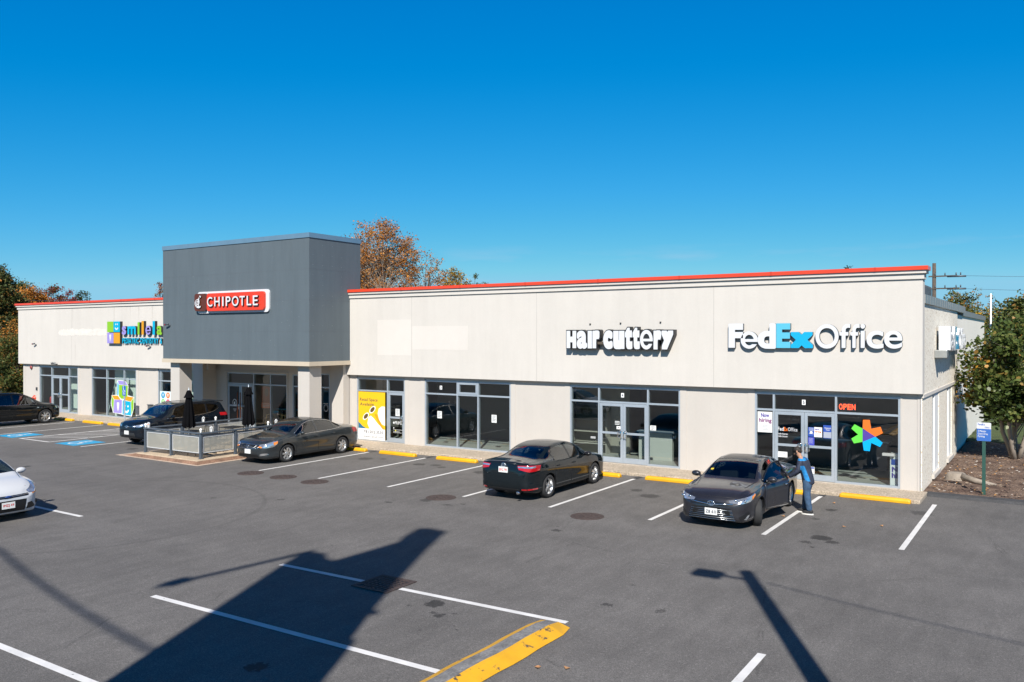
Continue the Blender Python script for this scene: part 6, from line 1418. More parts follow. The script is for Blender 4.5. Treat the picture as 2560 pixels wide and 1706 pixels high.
t = thing('fire_extinguisher', 'red fire extinguisher inside the dentist left window', 'extinguisher', (-51.4,27.3,.13)); b = MB(); b.smooth = True; b.lathe([(.07,0),(.08,.03),(.08,.38),(.05,.45),(.025,.47)], 16, (-51.35,27.3,.5)); b.build('cylinder', mat('extinguisher_red',(.45,.03,.025),.35), t); MB().obox((-51.35,27.3,1.0),.05,.12,.06).build('valve', M['black'], t)
t = thing('storage_bin', 'small white bin inside the dentist door', 'bin', (-47.9,27.3,.13)); MB().lathe([(.15,0),(.19,.42)], 16, (-48.0,27.35,.13)).build('bucket', M['white'], t); MB().lathe([(.2,0),(.2,.03)], 16, (-48.0,27.35,.55)).build('rim', M['red'], t)
# ---- small fittings on the walls
def camlamp(x, y, z, lab):
    t = thing('wall_camera', lab, 'camera', (x,y,z)); b = MB(); b.obox((x,y-.03,z-.06),.06,.06,.05); b.tube([(x,y-.05,z-.05),(x-.04,y-.13,z)], .018, 6); b.build('bracket', M['darksteel'], t)
    b = MB(); b.smooth = True; b.tube([(x+.02,y-.13,z+.02),(x-.13,y-.15,z-.01)], .04, 10); h = b.build('housing', M['darksteel'], t); b = MB(); b.tube([(x-.13,y-.15,z-.01),(x-.20,y-.154,z-.015)], .042, 10); b.build('red_lens', mat('lens_red',(.25,.02,.03),.3), t)
camlamp(-51.86,FY,4.17,'small red nosed wall camera at the far left of the cream fascia'); camlamp(-40.33,FY,4.12,'small red nosed wall camera under the dentist lettering'); camlamp(-35.25,TY0,5.18,'small red nosed wall camera at the left edge of the grey tower')
t = thing('flood_lamp', 'twin flood lamp on the lower edge of the fascia over the dentist door', 'lamp', (-49.67,FY,3.0)); b = MB()
for dx in (-.12,.12): b.obox((-49.67+dx,FY-.16,3.03),.14,.10,.12,Matrix.Rotation(R(25),4,'X'))
b.build('lamp_head', M['steel'], t); MB().box(-49.85,-49.49,FY-.06,FY,2.95,3.0).build('bracket', M['darksteel'], t)
t = thing('alarm_bell', 'small dark red alarm bell under the fascia at the far left pier', 'alarm', (-52.75,WY,2.7)); b = MB(); b.smooth = True; b.lathe([(.11,0),(.10,.05),(.05,.08),(0,.085)], 18, (-52.75,WY-.03,2.72), Matrix.Rotation(R(90),4,'X')); b.build('gong', mat('bell_red',(.25,.05,.05),.4), t); MB().box(-52.8,-52.7,WY-.03,WY,2.66,2.78).build('bracket', M['darksteel'], t)
t = thing('wall_box', 'small black key box on the far left pier', 'box', (-52.14,WY,1.35)); MB().box(-52.21,-52.07,WY-.06,WY-.013,1.34,1.52).build('casing', M['black'], t, bevel=.008); MB().box(-52.17,-52.11,WY-.063,WY-.06,1.38,1.48).build('door', M['darksteel'], t)
t = thing('fire_connection', 'red twin fire hose connection low on the far left pier', 'hydrant', (-52.44,WY,.8)); b = MB(); b.smooth = True
b.lathe([(.17,0),(.17,.03),(.08,.05),(.08,.12)], 20, (-52.44,WY,.86), Matrix.Rotation(R(90),4,'X')); b.build('wall_plate', M['red'], t); b = MB(); b.smooth = True
for dx in (-.13,.13): b.tube([(-52.44,WY-.08,.86),(-52.44+dx,WY-.22,.82)], .055, 10)
b.build('inlet', mat('inlet_red',(.42,.03,.02),.4), t)
t = thing('wall_box', 'grey metal ash box on the pier left of the parked black crossover', 'box', (-40.5,WY,.4)); MB().box(-40.67,-40.40,WY-.17,WY-.015,.40,.95).build('casing', mat('box_grey',(.13,.13,.135),.5,.3), t, bevel=.01); MB().box(-40.69,-40.38,WY-.19,WY-.013,.95,.99).build('lid', M['darksteel'], t)
# ---- signposts
M['postgreen'] = mat('post_green', (.03,.09,.07), .5, .2)
def signpost(x, y, lab, zs0, zs1, w, m, zp=0):
    t = thing('sign_post', lab, 'sign', (x,y,zp)); b = MB(); b.tube([(x,y,zp),(x,y,zs1-.05)], .03, 8); b.build('post', M['alu'], t)
    p = extrude('sign_plate', [rrect(x-w/2,x+w/2,zs0,zs1,.02)], .006, m, onwall(y-.042), t, M['alu']); return t, p
for x, y, lab in ((-41.2,25.75,'blue bay signpost on the pavement before the toy blocks picture'),(-37.07,25.8,'blue bay signpost beside the left column, behind the black crossover')):
    t, p = signpost(x, y, lab, 1.5 if x < -40 else 1.40, 2.0 if x < -40 else 1.92, .31, flat('sign_plate_blue',(.01,.12,.42)), .1)
    z = 1.78 if x < -40 else 1.68; b = MB(); b.tube([(x-.04,y-.046,z+.14),(x-.03,y-.046,z),(x+.05,y-.046,z),(x+.09,y-.046,z-.09)], .012, 6); b.tube([(x+.07*math.cos(a*.5)-.02,y-.046,z-.03+.09*math.sin(a*.5)) for a in range(6,12)], .010, 5); b.ellipsoid((x-.045,y-.046,z+.18),.025,.01,.025,8,6); b.build('wheelchair_symbol', M['white'], p)
    for k in range(2): MB().box(x-.10,x+.10,y-.045,y-.043,z-.18-k*.04,z-.165-k*.04).build('text_line', M['white'], p)
x, y = -1.82, 27.6
t = thing('sign_post', 'green post with white and blue five minute parking sign on the mulch bed', 'sign', (x,y,.05)); MB().box(x-.045,x+.045,y-.03,y+.03,.03,2.05).build('post', M['postgreen'], t, bevel=.006)
p = extrude('sign_plate', [rrect(x-.18,x+.18,1.60,2.13,.02)], .006, M['signwhite'], onwall(y-.04), t, M['alu'])
extrude('blue_panel', [rrect(x-.178,x+.178,1.602,1.95,.015)], 0, flat('sign_panel_blue',(.04,.13,.42)), onwall(y-.0415), p)
def stext(txt, x0, z0, h, w, m, yy):
    lp = text_loops(txt, .02); P = np.array([q for l in lp for q in l]); k = w/(P[:,0].max()-P[:,0].min()); lp = [[(x0+(a-P[:,0].min())*k, z0+b_*h/.7) for a, b_ in l] for l in lp]; extrude('lettering', lp, 0, m, onwall(yy), p)
stext('FedEx', x-.15, 2.05, .05, .18, M['nblue'], y-.0425); stext('Office', x+.02, 1.975, .04, .12, M['nblue'], y-.0425)
for k, (tx, w) in enumerate((('5 Minute',.20),('Quick Drop',.25),('Parking',.17))): stext(tx, x-.15, 1.86-.075*k, .05, w, M['signwhite'], y-.0435)
# ---- tall things outside the frame that throw the shadows on the lot
t = thing('light_pole', 'tall dark light pole with one shoebox lamp, its shadow lying across the lot', 'lamp', (.62,5.3,0)); zt = 10.7
MB().lathe([(.30,0),(.30,.7),(.19,.75),(.14,zt)], 14, (.62,5.3,0)).build('pole', M['darksteel'], t, smooth=False); b = MB(); b.obox((.62-.3,5.3-.1,zt-.38),.6,.06,.06); b.build('arm', M['darksteel'], t)
MB().obox((.62-.80,5.3-.1,zt-.40),.56,.42,.16).build('lamp_head', M['darksteel'], t, bevel=.02)
t = thing('pylon_sign', 'tall pylon sign with a pitched cap, its big shadow lying on the lot', 'sign', (-2.8,-2,0)); Y0 = -2.0
def shp(X, Y):      # ground shadow point -> (x, z) on the plane y = Y0
    z = (Y-Y0)/(math.cos(SUN_AZ)/math.tan(SUN_EL)); return (X+z*math.sin(SUN_AZ)/math.tan(SUN_EL), z)
pyl = [shp(*q) for q in [(-7.5,6.4),(-8.24,7.92),(-8.89,9.19),(-9.04,9.27),(-9.60,10.30),(-9.45,10.34),(-9.70,10.48),(-10.52,12.13),(-11.44,14.05),(-12.10,15.60),(-12.63,15.66),(-12.86,15.51),(-12.61,14.69),(-12.40,14.31),(-12.47,12.30),(-12.72,12.34),(-12.98,12.57),(-13.15,12.60),(-13.32,12.54),(-13.42,12.32),(-13.1,11.53),(-10.64,6.35),(-10.2,5.4)]]
lo = min(p_[1] for p_ in pyl)
extrude('sign_face', [pyl], .10, M['darksteel'], onwall(Y0), t, M['darksteel'])
b = MB(); xs_ = [p_[0] for p_ in pyl]; b.box(-3.7,-3.3,Y0+.05,Y0+.4,0,lo+.3).box(-2.2,-1.8,Y0+.05,Y0+.4,0,lo+.3); b.build('leg', M['darksteel'], t)
a_ = shp(-13.4,12.5); b = MB(); b.tube([(a_[0],Y0+.2,a_[1]),(a_[0]-.42,Y0-3.3,a_[1]+.1)], .07, 8); b.build('arm', M['darksteel'], t); b = MB(); b.obox((a_[0]-.38,Y0-2.9,a_[1]+.12),.30,.5,.1); b.build('lamp_head', M['darksteel'], t)
def wire(name, lab, pts, r_, m=None):
    b = MB(); b.smooth = True; P = [Vector(p_) for p_ in pts]; out_ = []
    for a, c_ in zip(P[:-1], P[1:]):
        for k in range(12): u = k/12; q = a.lerp(c_, u); q.z -= 4*u*(1-u)*.02*(c_-a).length; out_.append(q)
    b.tube(out_ + [P[-1]], r_, 6); o = b.build(name, m or M['black']); tag(o, lab, 'cable'); return o
def wdx(X, Y, z): k = z/math.tan(SUN_EL); return (X+k*math.sin(SUN_AZ), Y-k*math.cos(SUN_AZ), z)
wire('overhead_cable', 'thin overhead cable whose faint shadow runs to the light pole shadow', [wdx(-4.58,15.7,10.9), wdx(-.4,14.66,11.2), wdx(14,11,12.5)], .015)
wire('overhead_cable', 'thick overhead cable bundle whose soft shadow crosses the bottom left of the lot', [wdx(-25.0,10.2,15), wdx(-19.1,9.05,15), wdx(-10.07,7.21,15), wdx(2,4.7,15)], .05)
for x, y, lab in ((14+wdx(0,0,12.5)[0],11+wdx(0,0,12.5)[1],'wooden pole carrying the thin cable, right of the camera'),):
    t = thing('utility_pole', lab, 'utility pole', (x,y,0)); MB().lathe([(.17,0),(.12,13)], 12, (x,y,0)).build('pole', mat('pole_wood',(.13,.09,.06),.9), t, smooth=True); MB().obox((x,y,12.4),.1,2.2,.12).build('crossarm', mat('pole_wood',(.13,.09,.06),.9), t)
# ---- utility pole and wires behind the right end
M['wood'] = mat('pole_wood', (.085,.065,.05), .9, var=.3, vscale=5)
D_ = 95.0; ux, uy = -.12577615/1.11313374*D_, D_; uz = 4.6+.08763743/1.11313374*D_
t = thing('utility_pole', 'wooden utility pole with crossarms rising behind the right end of the roof', 'utility pole', (ux,uy,0))
MB().lathe([(.24,0),(.17,uz)], 12, (ux,uy,0)).build('pole', M['wood'], t, smooth=True)
for z, l in ((uz-1.35,2.6),(uz-2.6,3.0)):
    MB().obox((ux+.8,uy-.15,z),l,.11,.13).build('crossarm', M['wood'], t); b = MB(); b.smooth = True
    b.tube([(ux+1.2,uy-.15,z-.05),(ux+2.9,uy-.3,z-.08)], .09, 6); b.build('insulator', M['darksteel'], t)
    for dx in (-.3,.6,1.6,2.0): b = MB(); b.smooth = True; b.tube([(ux+.8+dx-.4,uy-.15,z+.06),(ux+.8+dx-.4,uy-.15,z+.32)], .06, 6); b.build('insulator', M['darksteel'], t)
wire('power_line', 'power line running right from the upper crossarm of the pole behind the roof', [(ux+2.9,uy-.3,uz-1.4),(ux+45,uy-15,uz-1.6)], .014, M['steel']); wire('power_line', 'power line running right from the lower crossarm of the pole behind the roof', [(ux+2.9,uy-.3,uz-2.7),(ux+45,uy-15,uz-2.9)], .014, M['steel'])
ax, ay = -.06902976/1.1500186*60, 60.0; az = 4.6+.05158569/1.1500186*60
t = thing('antenna_mast', 'slim white mast standing behind the far end of the side wall', 'mast', (ax,ay,0)); MB().lathe([(.06,0),(.045,az)], 10, (ax,ay,0)).build('mast', M['white'], t, smooth=True); MB().lathe([(.16,0),(.16,.1)], 10, (ax,ay,az-3)).build('collar', M['steel'], t)
wire('power_line', 'upper power line crossing the trees at the far left', [(-160,62,12.4),(-60,58,10.2)], .012, M['steel']); wire('power_line', 'lower power line passing through the trees at the far left', [(-120,52,8.6),(-60,52,8.2)], .02, M['steel'])
# ================================================================ trees
def leafmat(name, cols, rough=.6, trans=.3):
    m, t, b = newmat(name); o = t.nodes['Material Output']; g = nd(t, 'ShaderNodeNewGeometry'); tc = nd(t, 'ShaderNodeTexCoord')
    n = nd(t, 'ShaderNodeTexNoise', {'Vector': tc.outputs['Object'], 'Scale': .55, 'Detail': 3})
    a = nd(t, 'ShaderNodeMath', {0: g.outputs['Random Per Island'], 1: .55, 2: -.275}, operation='MULTIPLY_ADD'); s_ = nd(t, 'ShaderNodeMath', {0: n.outputs[0], 1: a.outputs[0]}, operation='ADD')
    mr = nd(t, 'ShaderNodeMapRange', {0: s_.outputs[0], 1: .15, 2: .85})
    r_ = nd(t, 'ShaderNodeValToRGB', {0: mr.outputs[0]}); el = r_.color_ramp.elements
    while len(el) < len(cols): el.new(.5)
    for i, (p_, c_) in enumerate(cols): el[i].position = p_; el[i].color = c4(c_)
    t.links.new(r_.outputs[0], b.inputs['Base Color']); b.inputs['Roughness'].default_value = rough; b.inputs['Specular IOR Level'].default_value = .3
    tr = nd(t, 'ShaderNodeBsdfTranslucent', {0: r_.outputs[0]}); mx = nd(t, 'ShaderNodeMixShader', {0: trans, 1: b.outputs[0], 2: tr.outputs[0]}); t.links.new(mx.outputs[0], o.inputs[0]); return m
LM = {'orange': leafmat('leaves_orange', [(.0,(.22,.08,.02)),(.4,(.50,.18,.025)),(.75,(.62,.26,.04)),(1,(.30,.16,.04))]), 'brown': leafmat('leaves_russet', [(0,(.17,.10,.05)),(.35,(.34,.165,.065)),(.7,(.46,.22,.07)),(1,(.20,.14,.05))]),
      'green': leafmat('leaves_green', [(0,(.035,.055,.016)),(.5,(.075,.105,.026)),(.85,(.13,.14,.032)),(1,(.24,.15,.04))]), 'dark': leafmat('leaves_dark', [(0,(.022,.034,.013)),(.6,(.05,.065,.02)),(1,(.11,.085,.025))]),
      'red': leafmat('leaves_red', [(0,(.10,.02,.02)),(.5,(.24,.03,.03)),(1,(.30,.08,.03))]), 'yellow': leafmat('leaves_yellow', [(0,(.22,.12,.02)),(.5,(.48,.27,.02)),(1,(.55,.36,.04))]), 'mixed': leafmat('leaves_mixed', [(0,(.05,.06,.02)),(.4,(.13,.13,.04)),(.7,(.32,.17,.04)),(1,(.44,.18,.04))]),
      'linden': leafmat('leaves_linden', [(0,(.04,.065,.018)),(.55,(.095,.135,.034)),(.82,(.17,.18,.05)),(.94,(.40,.20,.05)),(1,(.6,.3,.04))], .4, .35)}
M['bark'] = mat('bark', (.085,.065,.05), .95, var=.35, vscale=6, stretch=(1,1,.2)); M['barkpale'] = mat('bark_pale', (.26,.22,.18), .9, var=.25, vscale=5, stretch=(1,1,.2))
def leaves_mesh(name, pts, size, m, r, parent, droop=.3, shape=0):
    n = len(pts); s_ = size*r.uniform(.6,1.35,(n,1)); u = r.normal(size=(n,3)); u[:,2] *= .6; u /= np.linalg.norm(u, axis=1, keepdims=True)
    v = r.normal(size=(n,3)); v -= u*(u*v).sum(1, keepdims=True); v /= np.linalg.norm(v, axis=1, keepdims=True)
    w = np.cross(u, v)
    if shape:      # five-cornered broad leaf, slightly folded
        K = [(-1,0,0),(-.2,.75,.12),(.75,.5,.1),(1.15,0,-.1),(.75,-.5,.1),(-.2,-.75,.12)]
    else: K = [(-1,-.2,0),(0,-.62,.15),(1,.1,0),(.1,.62,.15)]
    k = len(K); V = np.concatenate([pts + s_*(a*u+b_*v+c_*w) for a, b_, c_ in K], axis=1).reshape(-1,3)
    me = bpy.data.meshes.new(name); me.vertices.add(n*k); me.vertices.foreach_set('co', V.ravel()); me.loops.add(n*k); me.loops.foreach_set('vertex_index', np.arange(n*k)); me.polygons.add(n); me.polygons.foreach_set('loop_start', np.arange(n)*k); me.polygons.foreach_set('loop_total', np.full(n, k))
    me.materials.append(m); me.update(calc_edges=True); me.validate(); return link(name, me, parent, True)
def tree(loc, H, W, kind, n, size, label, name='tree', base=.25, seed=0, clusters=70, spread=.34, bark='bark', trunk_r=None, group=None, top=1.0, twigs=True, shape=0, density=1, stems=1, lean=0, conical=0, airy=False):
    r = np.random.default_rng(seed+17); t = thing(name, label, 'tree', loc, 0, group); tr = trunk_r or H*.02
    # cluster centres fill the crown's outer volume unevenly
    C = []
    while len(C) < clusters:
        q = r.uniform(-1,1,3); d = np.linalg.norm(q)
        if d > 1 or d < (.25 if not airy else .1): continue
        f = 1.0
        if conical: f = max(.12, 1-conical*(q[2]+1)/2)
        C.append((q[0]*W/2*f*r.uniform(.8,1.1), q[1]*W/2*f*r.uniform(.8,1.1), H*(base+(1-base)*(q[2]+1)/2*top)))
    C = np.array(C); b = MB(); b.smooth = True
    fork = H*base*.9
    for k in range(stems):
        a = 2*math.pi*k/max(1,stems)+.5; sp = 0 if stems == 1 else .22
        p0 = Vector((sp*math.cos(a)*.4, sp*math.sin(a)*.4, -.1)); p1 = Vector((sp*math.cos(a)*2+lean*.5, sp*math.sin(a)*2, fork)); p2 = Vector((sp*math.cos(a)*3.5+lean, sp*math.sin(a)*3.5, H*.72))
        b.tube([p0, p0.lerp(p1,.5)+Vector((r.uniform(-.05,.05)*H*.1,r.uniform(-.05,.05)*H*.1,0)), p1, p1.lerp(p2,.5), p2], [tr*1.15,tr*.95,tr*.85,tr*.6,tr*.22], 10)
    trk = b.build('trunk', M[bark], t, local=True)
    b = MB(); b.smooth = True
    for c_ in C[: int(len(C)*.85)]:
        e = Vector(c_); zs = min(max(fork*.8, e.z-.45*math.hypot(e.x,e.y)-H*.06), H*.68); s0 = Vector((lean*zs/H, 0, zs)); 
        m1 = s0.lerp(e,.5)+Vector((r.uniform(-.06,.06)*W, r.uniform(-.06,.06)*W, .03*H)); rr_ = tr*.32*(1-.5*zs/H)
        b.tube([s0, m1, e], [rr_, rr_*.55, rr_*.15], 5, cap=False)
        if twigs:
            for q in range(4):
                e2 = e + Vector(r.normal(size=3)*W*.07); b.tube([m1.lerp(e,.6), e2], [rr_*.28, rr_*.06], 4, cap=False)
    b.build('limbs', M[bark], t, local=True)
    kinds = kind if isinstance(kind, (list,tuple)) else [(kind, 1.0)]
    for kd, fr in kinds:
        m_ = int(n*fr); idx = r.integers(0, len(C), m_); sg = spread*W/2*.5
        P = C[idx] + r.normal(size=(m_,3))*np.array([sg, sg, sg*.75]); P[:,2] = np.maximum(P[:,2], H*base*.55)
        leaves_mesh('crown', P, size, LM[kd], r, t, shape=shape)
    return t
# centre: big thinning maple with bare grey limbs
tree((-49.9,55,0), 14.8, 7.6, [('brown',.6),('orange',.4)], 18700, 0.085, 'tall thinning russet tree with bare limbs behind the roof beside the grey tower', seed=1, clusters=230, spread=.16, bark='barkpale', trunk_r=.26, base=.40, airy=True)
tree((-52.6,55.5,0), 14.0, 3.0, [('brown',.8),('orange',.2)], 2550, 0.074, 'thin russet tree leaning out over the right top corner of the grey tower', seed=41, clusters=70, spread=.3, bark='barkpale', trunk_r=.14, base=.5, airy=True)
tree((-46.3,57,0), 11.9, 4.6, [('brown',.75),('orange',.25)], 5100, 0.081, 'thinner russet tree with bare pale limbs leaning right of the big one', seed=2, clusters=110, spread=.2, bark='barkpale', trunk_r=.18, base=.36, airy=True)
tree((-46.6,52,0), 11.2, 4.6, 'brown', 442, 0.074, 'bare pale grey tree between the russet trees', seed=3, clusters=130, spread=.25, bark='barkpale', trunk_r=.14, base=.34, airy=True)
tree((-43.6,51,0), 9.6, 4.2, 'brown', 442, 0.074, 'low bare grey tree whose branches spread just above the red coping', seed=30, clusters=110, spread=.25, bark='barkpale', trunk_r=.12, base=.34, airy=True)
tree((-56.3,60,0), 10.6, 2.8, [('orange',.5),('yellow',.5)], 5100, 0.089, 'low amber tree half hidden behind the right edge of the grey tower', seed=4, clusters=60, base=.4)
tree((-56.6,62.5,0), 10.5, 1.9, 'red', 1700, 0.081, 'small dark red tree at the foot of the tall russet one', seed=5, clusters=40, base=.4)
tree((-62.1,82,0), 12.7, 4.4, [('yellow',.6),('mixed',.4)], 7140, 0.104, 'golden yellow tree top showing above the red coping right of the russet trees', seed=6, clusters=70, base=.45)
tree((-57.6,80,0), 12.4, 3.2, 'green', 1500, 0.096, 'sparse green sapling top above the coping, right of the golden tree', seed=7, clusters=24, spread=.2, base=.55, airy=True)
tree((-55.2,80,0), 10.95, .8, 'green', 102, 0.081, 'tiny green twig top farthest right above the red coping left of the lettering', seed=8, clusters=7, spread=.2, base=.7, airy=True)
tree((-12.2,60,0), 9.4, 1.8, 'dark', 1190, 0.081, 'dark low tree top just above the coping near the right end', seed=9, clusters=30, spread=.3, base=.6)
tree((-103.2,70,0), 12.0, 3.6, [('red',.5),('brown',.5)], 2550, 0.104, 'purple brown sparse tree top against the left side of the grey tower', seed=10, clusters=60, spread=.25, base=.45, airy=True)
# left group
tree((-73.9,34.5,0), 10.8, 4.4, [('dark',.5),('green',.25),('mixed',.25)], 25500, 0.104, 'tall dark green tree at the far left edge', seed=11, clusters=110, base=.05, spread=.3)
tree((-73.0,36.8,0), 7.7, 4.4, [('mixed',.6),('orange',.2),('green',.2)], 15300, 0.089, 'mixed green and bronze tree beside the left end of the building', seed=12, clusters=90, base=.04, spread=.3)
tree((-64.9,32.0,0), 4.6, 3.4, [('green',.75),('mixed',.25)], 13600, 0.078, 'low green bush beside the left end of the building', name='bush', seed=13, clusters=70, base=.02, spread=.32, trunk_r=.08)
tree((-69.0,34.6,0), 6.0, 4.2, [('mixed',.6),('orange',.4)], 11900, 0.085, 'bronze leaved bush between the dark tree and the building', name='bush', seed=31, clusters=70, base=.03, spread=.32, trunk_r=.09)
tree((-122.3,62,0), 12.5, 4.6, [('orange',.85),('mixed',.15)], 10200, 0.126, 'bright orange maple above the left roof', seed=14, clusters=80, base=.25)
tree((-142.2,70,0), 14.1, 5.6, [('green',.8),('mixed',.2)], 7140, 0.148, 'hazy green tree top behind the orange maple', seed=15, clusters=70, base=.25)
tree((-146.5,78,0), 13.5, 5.2, [('red',.6),('mixed',.4)], 8500, 0.141, 'deep red and olive tree right of the orange maple', seed=16, clusters=80, base=.25)
tree((-152,84,0), 13.2, 4.0, 'red', 5440, 0.133, 'crimson rounded tree second from the right over the left roof', seed=17, clusters=60, base=.25)
tree((-151.0,86,0), 13.2, 3.6, 'dark', 4420, 0.133, 'dark green tree farthest right over the left roof', seed=18, clusters=60, base=.25)
# right foreground linden and its neighbours
tree((-1.35,36.4,.05), 5.35, 3.9, 'linden', 20000, .072, 'broadleaved tree with yellowing leaves and several stems beside the end wall', seed=19, clusters=110, spread=.26, base=.20, trunk_r=.085, bark='barkpale', stems=5, shape=1)
tree((-1.5,61,0), 8.1, 4.4, [('green',.85),('mixed',.15)], 15300, 0.111, 'rounded dark green tree behind the linden at the right edge', seed=20, clusters=90, base=.12)
tree((2.2,66,0), 8.6, 6, [('green',.7),('mixed',.3)], 10200, 0.126, 'second green tree behind the linden, cut by the right edge', seed=21, clusters=80, base=.12)
tree((-7.7,82,0), 8.6, 3.6, [('mixed',.6),('green',.4)], 7140, 0.118, 'olive and bronze tree directly right of the utility pole', seed=22, clusters=70, base=.15)
tree((-5.9,84,0), 9.0, 3.0, 'mixed', 850, 0.096, 'thin tree of bare upright branches behind the far end of the side wall', seed=23, clusters=70, spread=.25, base=.3, airy=True, bark='barkpale', trunk_r=.12)
tree((-5.0,76,0), 7.4, 3.6, [('yellow',.3),('green',.7)], 4420, 0.111, 'yellow green bushy tree left of the slim white mast', seed=24, clusters=50, base=.1)
tree((1,90,0), 7.5, 14, [('green',.6),('mixed',.4)], 10200, 0.163, 'wide low green thicket far behind the lawn at the right', seed=25, clusters=90, base=.02)
# stump and fallen stick on the bed
t = thing('tree_stump', 'weathered grey tree stump and root on the mulch bed', 'stump', (-2.55,30.0,.08)); b = MB(); b.smooth = True; rr = np.random.default_rng(3)
b.lathe([(.34,-.05),(.30,.06),(.27,.16),(.22,.19),(.0,.17)], 14, (-2.75,30.1,.08), cap=False); b.build('stump', M['barkpale'], t); b = MB(); b.smooth = True; b.tube([(-2.6,30.0,.15),(-2.1,29.5,.12),(-1.6,29.3,.10)], [.13,.09,.03], 8); b.build('root', M['barkpale'], t)
# ================================================================ the man at the car door
def skin_mesh(name, nodes, edges, m, parent, sub=2, root=0):
    """nodes: (x,y,z,rx[,ry])"""
    me = bpy.data.meshes.new(name); me.from_pydata([n[:3] for n in nodes], edges, []); o = bpy.data.objects.new(name, me); COL.objects.link(o)
    o.modifiers.new('skin', 'SKIN'); sv = me.skin_vertices[0].data
    for i, n in enumerate(nodes): sv[i].radius = (n[3], n[4] if len(n) > 4 else n[3]); sv[i].use_root = (i == root)
    o.modifiers['skin'].use_smooth_shade = True; s_ = o.modifiers.new('sub', 'SUBSURF'); s_.levels = sub; s_.render_levels = sub
    bpy.context.view_layer.update(); dg = bpy.context.evaluated_depsgraph_get(); me2 = bpy.data.meshes.new_from_object(o.evaluated_get(dg)); bpy.data.objects.remove(o)
    me2.materials.clear(); me2.materials.append(m); me2.polygons.foreach_set('use_smooth', [True]*len(me2.polygons)); return link(name, me2, parent, True)
def chain(*ids): return [(a, b_) for a, b_ in zip(ids[:-1], ids[1:])]
man = thing('person', 'man in navy and bright blue jacket and jeans leaning to the grey sedan door', 'person', (-5.47,22.42,0), R(180))
# local frame: +x is where he faces (world -x), +y is his left (world -y), z up
SK = mat('skin', (.42,.23,.15), .55); JN = mat('denim', (.035,.075,.14), .85, var=.35, vscale=9, fine=.2, bscale=60); NV = mat('jacket_navy', (.022,.028,.05), .75, var=.2, vscale=8); BL = mat('jacket_blue', (.01,.17,.42), .6); HR = mat('hair', (.022,.016,.013), .7); SH = mat('shoe_dark', (.02,.02,.022), .7); WH = mat('shoe_sole', (.7,.68,.64), .6)
# continuous body: pelvis, spine, neck, head, both arms and legs
N = [(0,0,.92,.13,.10),(.04,0,1.09,.13,.095),(.10,0,1.26,.15,.10),(.155,0,1.39,.11,.08),(.19,0,1.45,.05,.052),(.235,0,1.52,.062,.07),(.265,0,1.60,.072,.085),(.255,0,1.67,.05,.06),
     (.145,.17,1.375,.06),(.19,.24,1.12,.043),(.40,.215,.97,.036),(.47,.20,.925,.027),
     (.145,-.17,1.375,.06),(.20,-.215,1.13,.043),(.38,-.15,.96,.036),(.45,-.13,.92,.027),
     (.0,.095,.84,.095),(.0,.105,.50,.062),(-.07,.11,.10,.044),(0,-.095,.84,.095),(.07,-.11,.50,.062),(.11,-.12,.10,.044)]
E_ = chain(0,1,2,3,4,5,6,7) + [(3,8)] + chain(8,9,10,11) + [(3,12)] + chain(12,13,14,15) + [(0,16)] + chain(16,17,18) + [(0,19)] + chain(19,20,21)
for sd, base, wr in ((1,11,Vector((.47,.20,.925))),(-1,15,Vector((.45,-.13,.92)))):      # palm and five fingers
    d = Vector((.9,0,-.42)).normalized(); side_ = Vector((0,1,0)); up = d.cross(side_)
    N.append(tuple(wr+d*.045)+(.03,.017)); pm = len(N)-1; E_.append((base, pm))
    for q, ln in ((-.027,.062),(-.009,.074),(.009,.078),(.027,.068)):
        k0 = wr+d*.09+side_*q; k1 = k0+d*ln*.5+up*-.012; k2 = k1+d*ln*.35+up*-.028
        i = len(N); N += [tuple(k0)+(.0095,), tuple(k1)+(.0085,), tuple(k2)+(.0075,)]; E_ += [(pm,i),(i,i+1),(i+1,i+2)]
    k0 = wr+d*.045-side_*sd*.035+up*-.015; k1 = k0+d*.045-side_*sd*.012+up*-.02; i = len(N); N += [tuple(k0)+(.011,), tuple(k1)+(.009,)]; E_ += [(pm,i),(i,i+1)]
body = skin_mesh('body', N, E_, SK, man)
# face, ears, hair
hc_ = Vector((.27,0,1.605)); Rt = Matrix.Rotation(R(36),4,'Y'); 
b = MB(); b.smooth = True
b.ellipsoid(hc_+Rt@Vector((.098,0,-.012)), .018,.013,.024, 8, 6)
for sd in (-1,1): b.ellipsoid(hc_+Rt@Vector((-.005,sd*.086,-.01)), .022,.010,.034, 8, 6)
b.build('nose_and_ears', SK, man, local=True)
b = MB()
for sd in (-1,1): b.ellipsoid(hc_+Rt@Vector((.082,sd*.032,.018)), .007,.011,.007, 8, 6)
b.build('eyes', M['dark'], man, local=True, smooth=True); MB().ellipsoid(hc_+Rt@Vector((.085,0,-.052)), .012,.026,.007, 8, 6).build('mouth', mat('lips',(.28,.10,.08),.6), man, local=True, smooth=True)
b = MB(); b.smooth = True; b.ellipsoid(hc_+Rt@Vector((-.018,0,.035)), .095,.093,.085, 18, 12, Rt); b.ellipsoid(hc_+Rt@Vector((-.055,0,-.01)), .055,.082,.075, 16, 10, Rt); b.build('hair', HR, man, local=True)
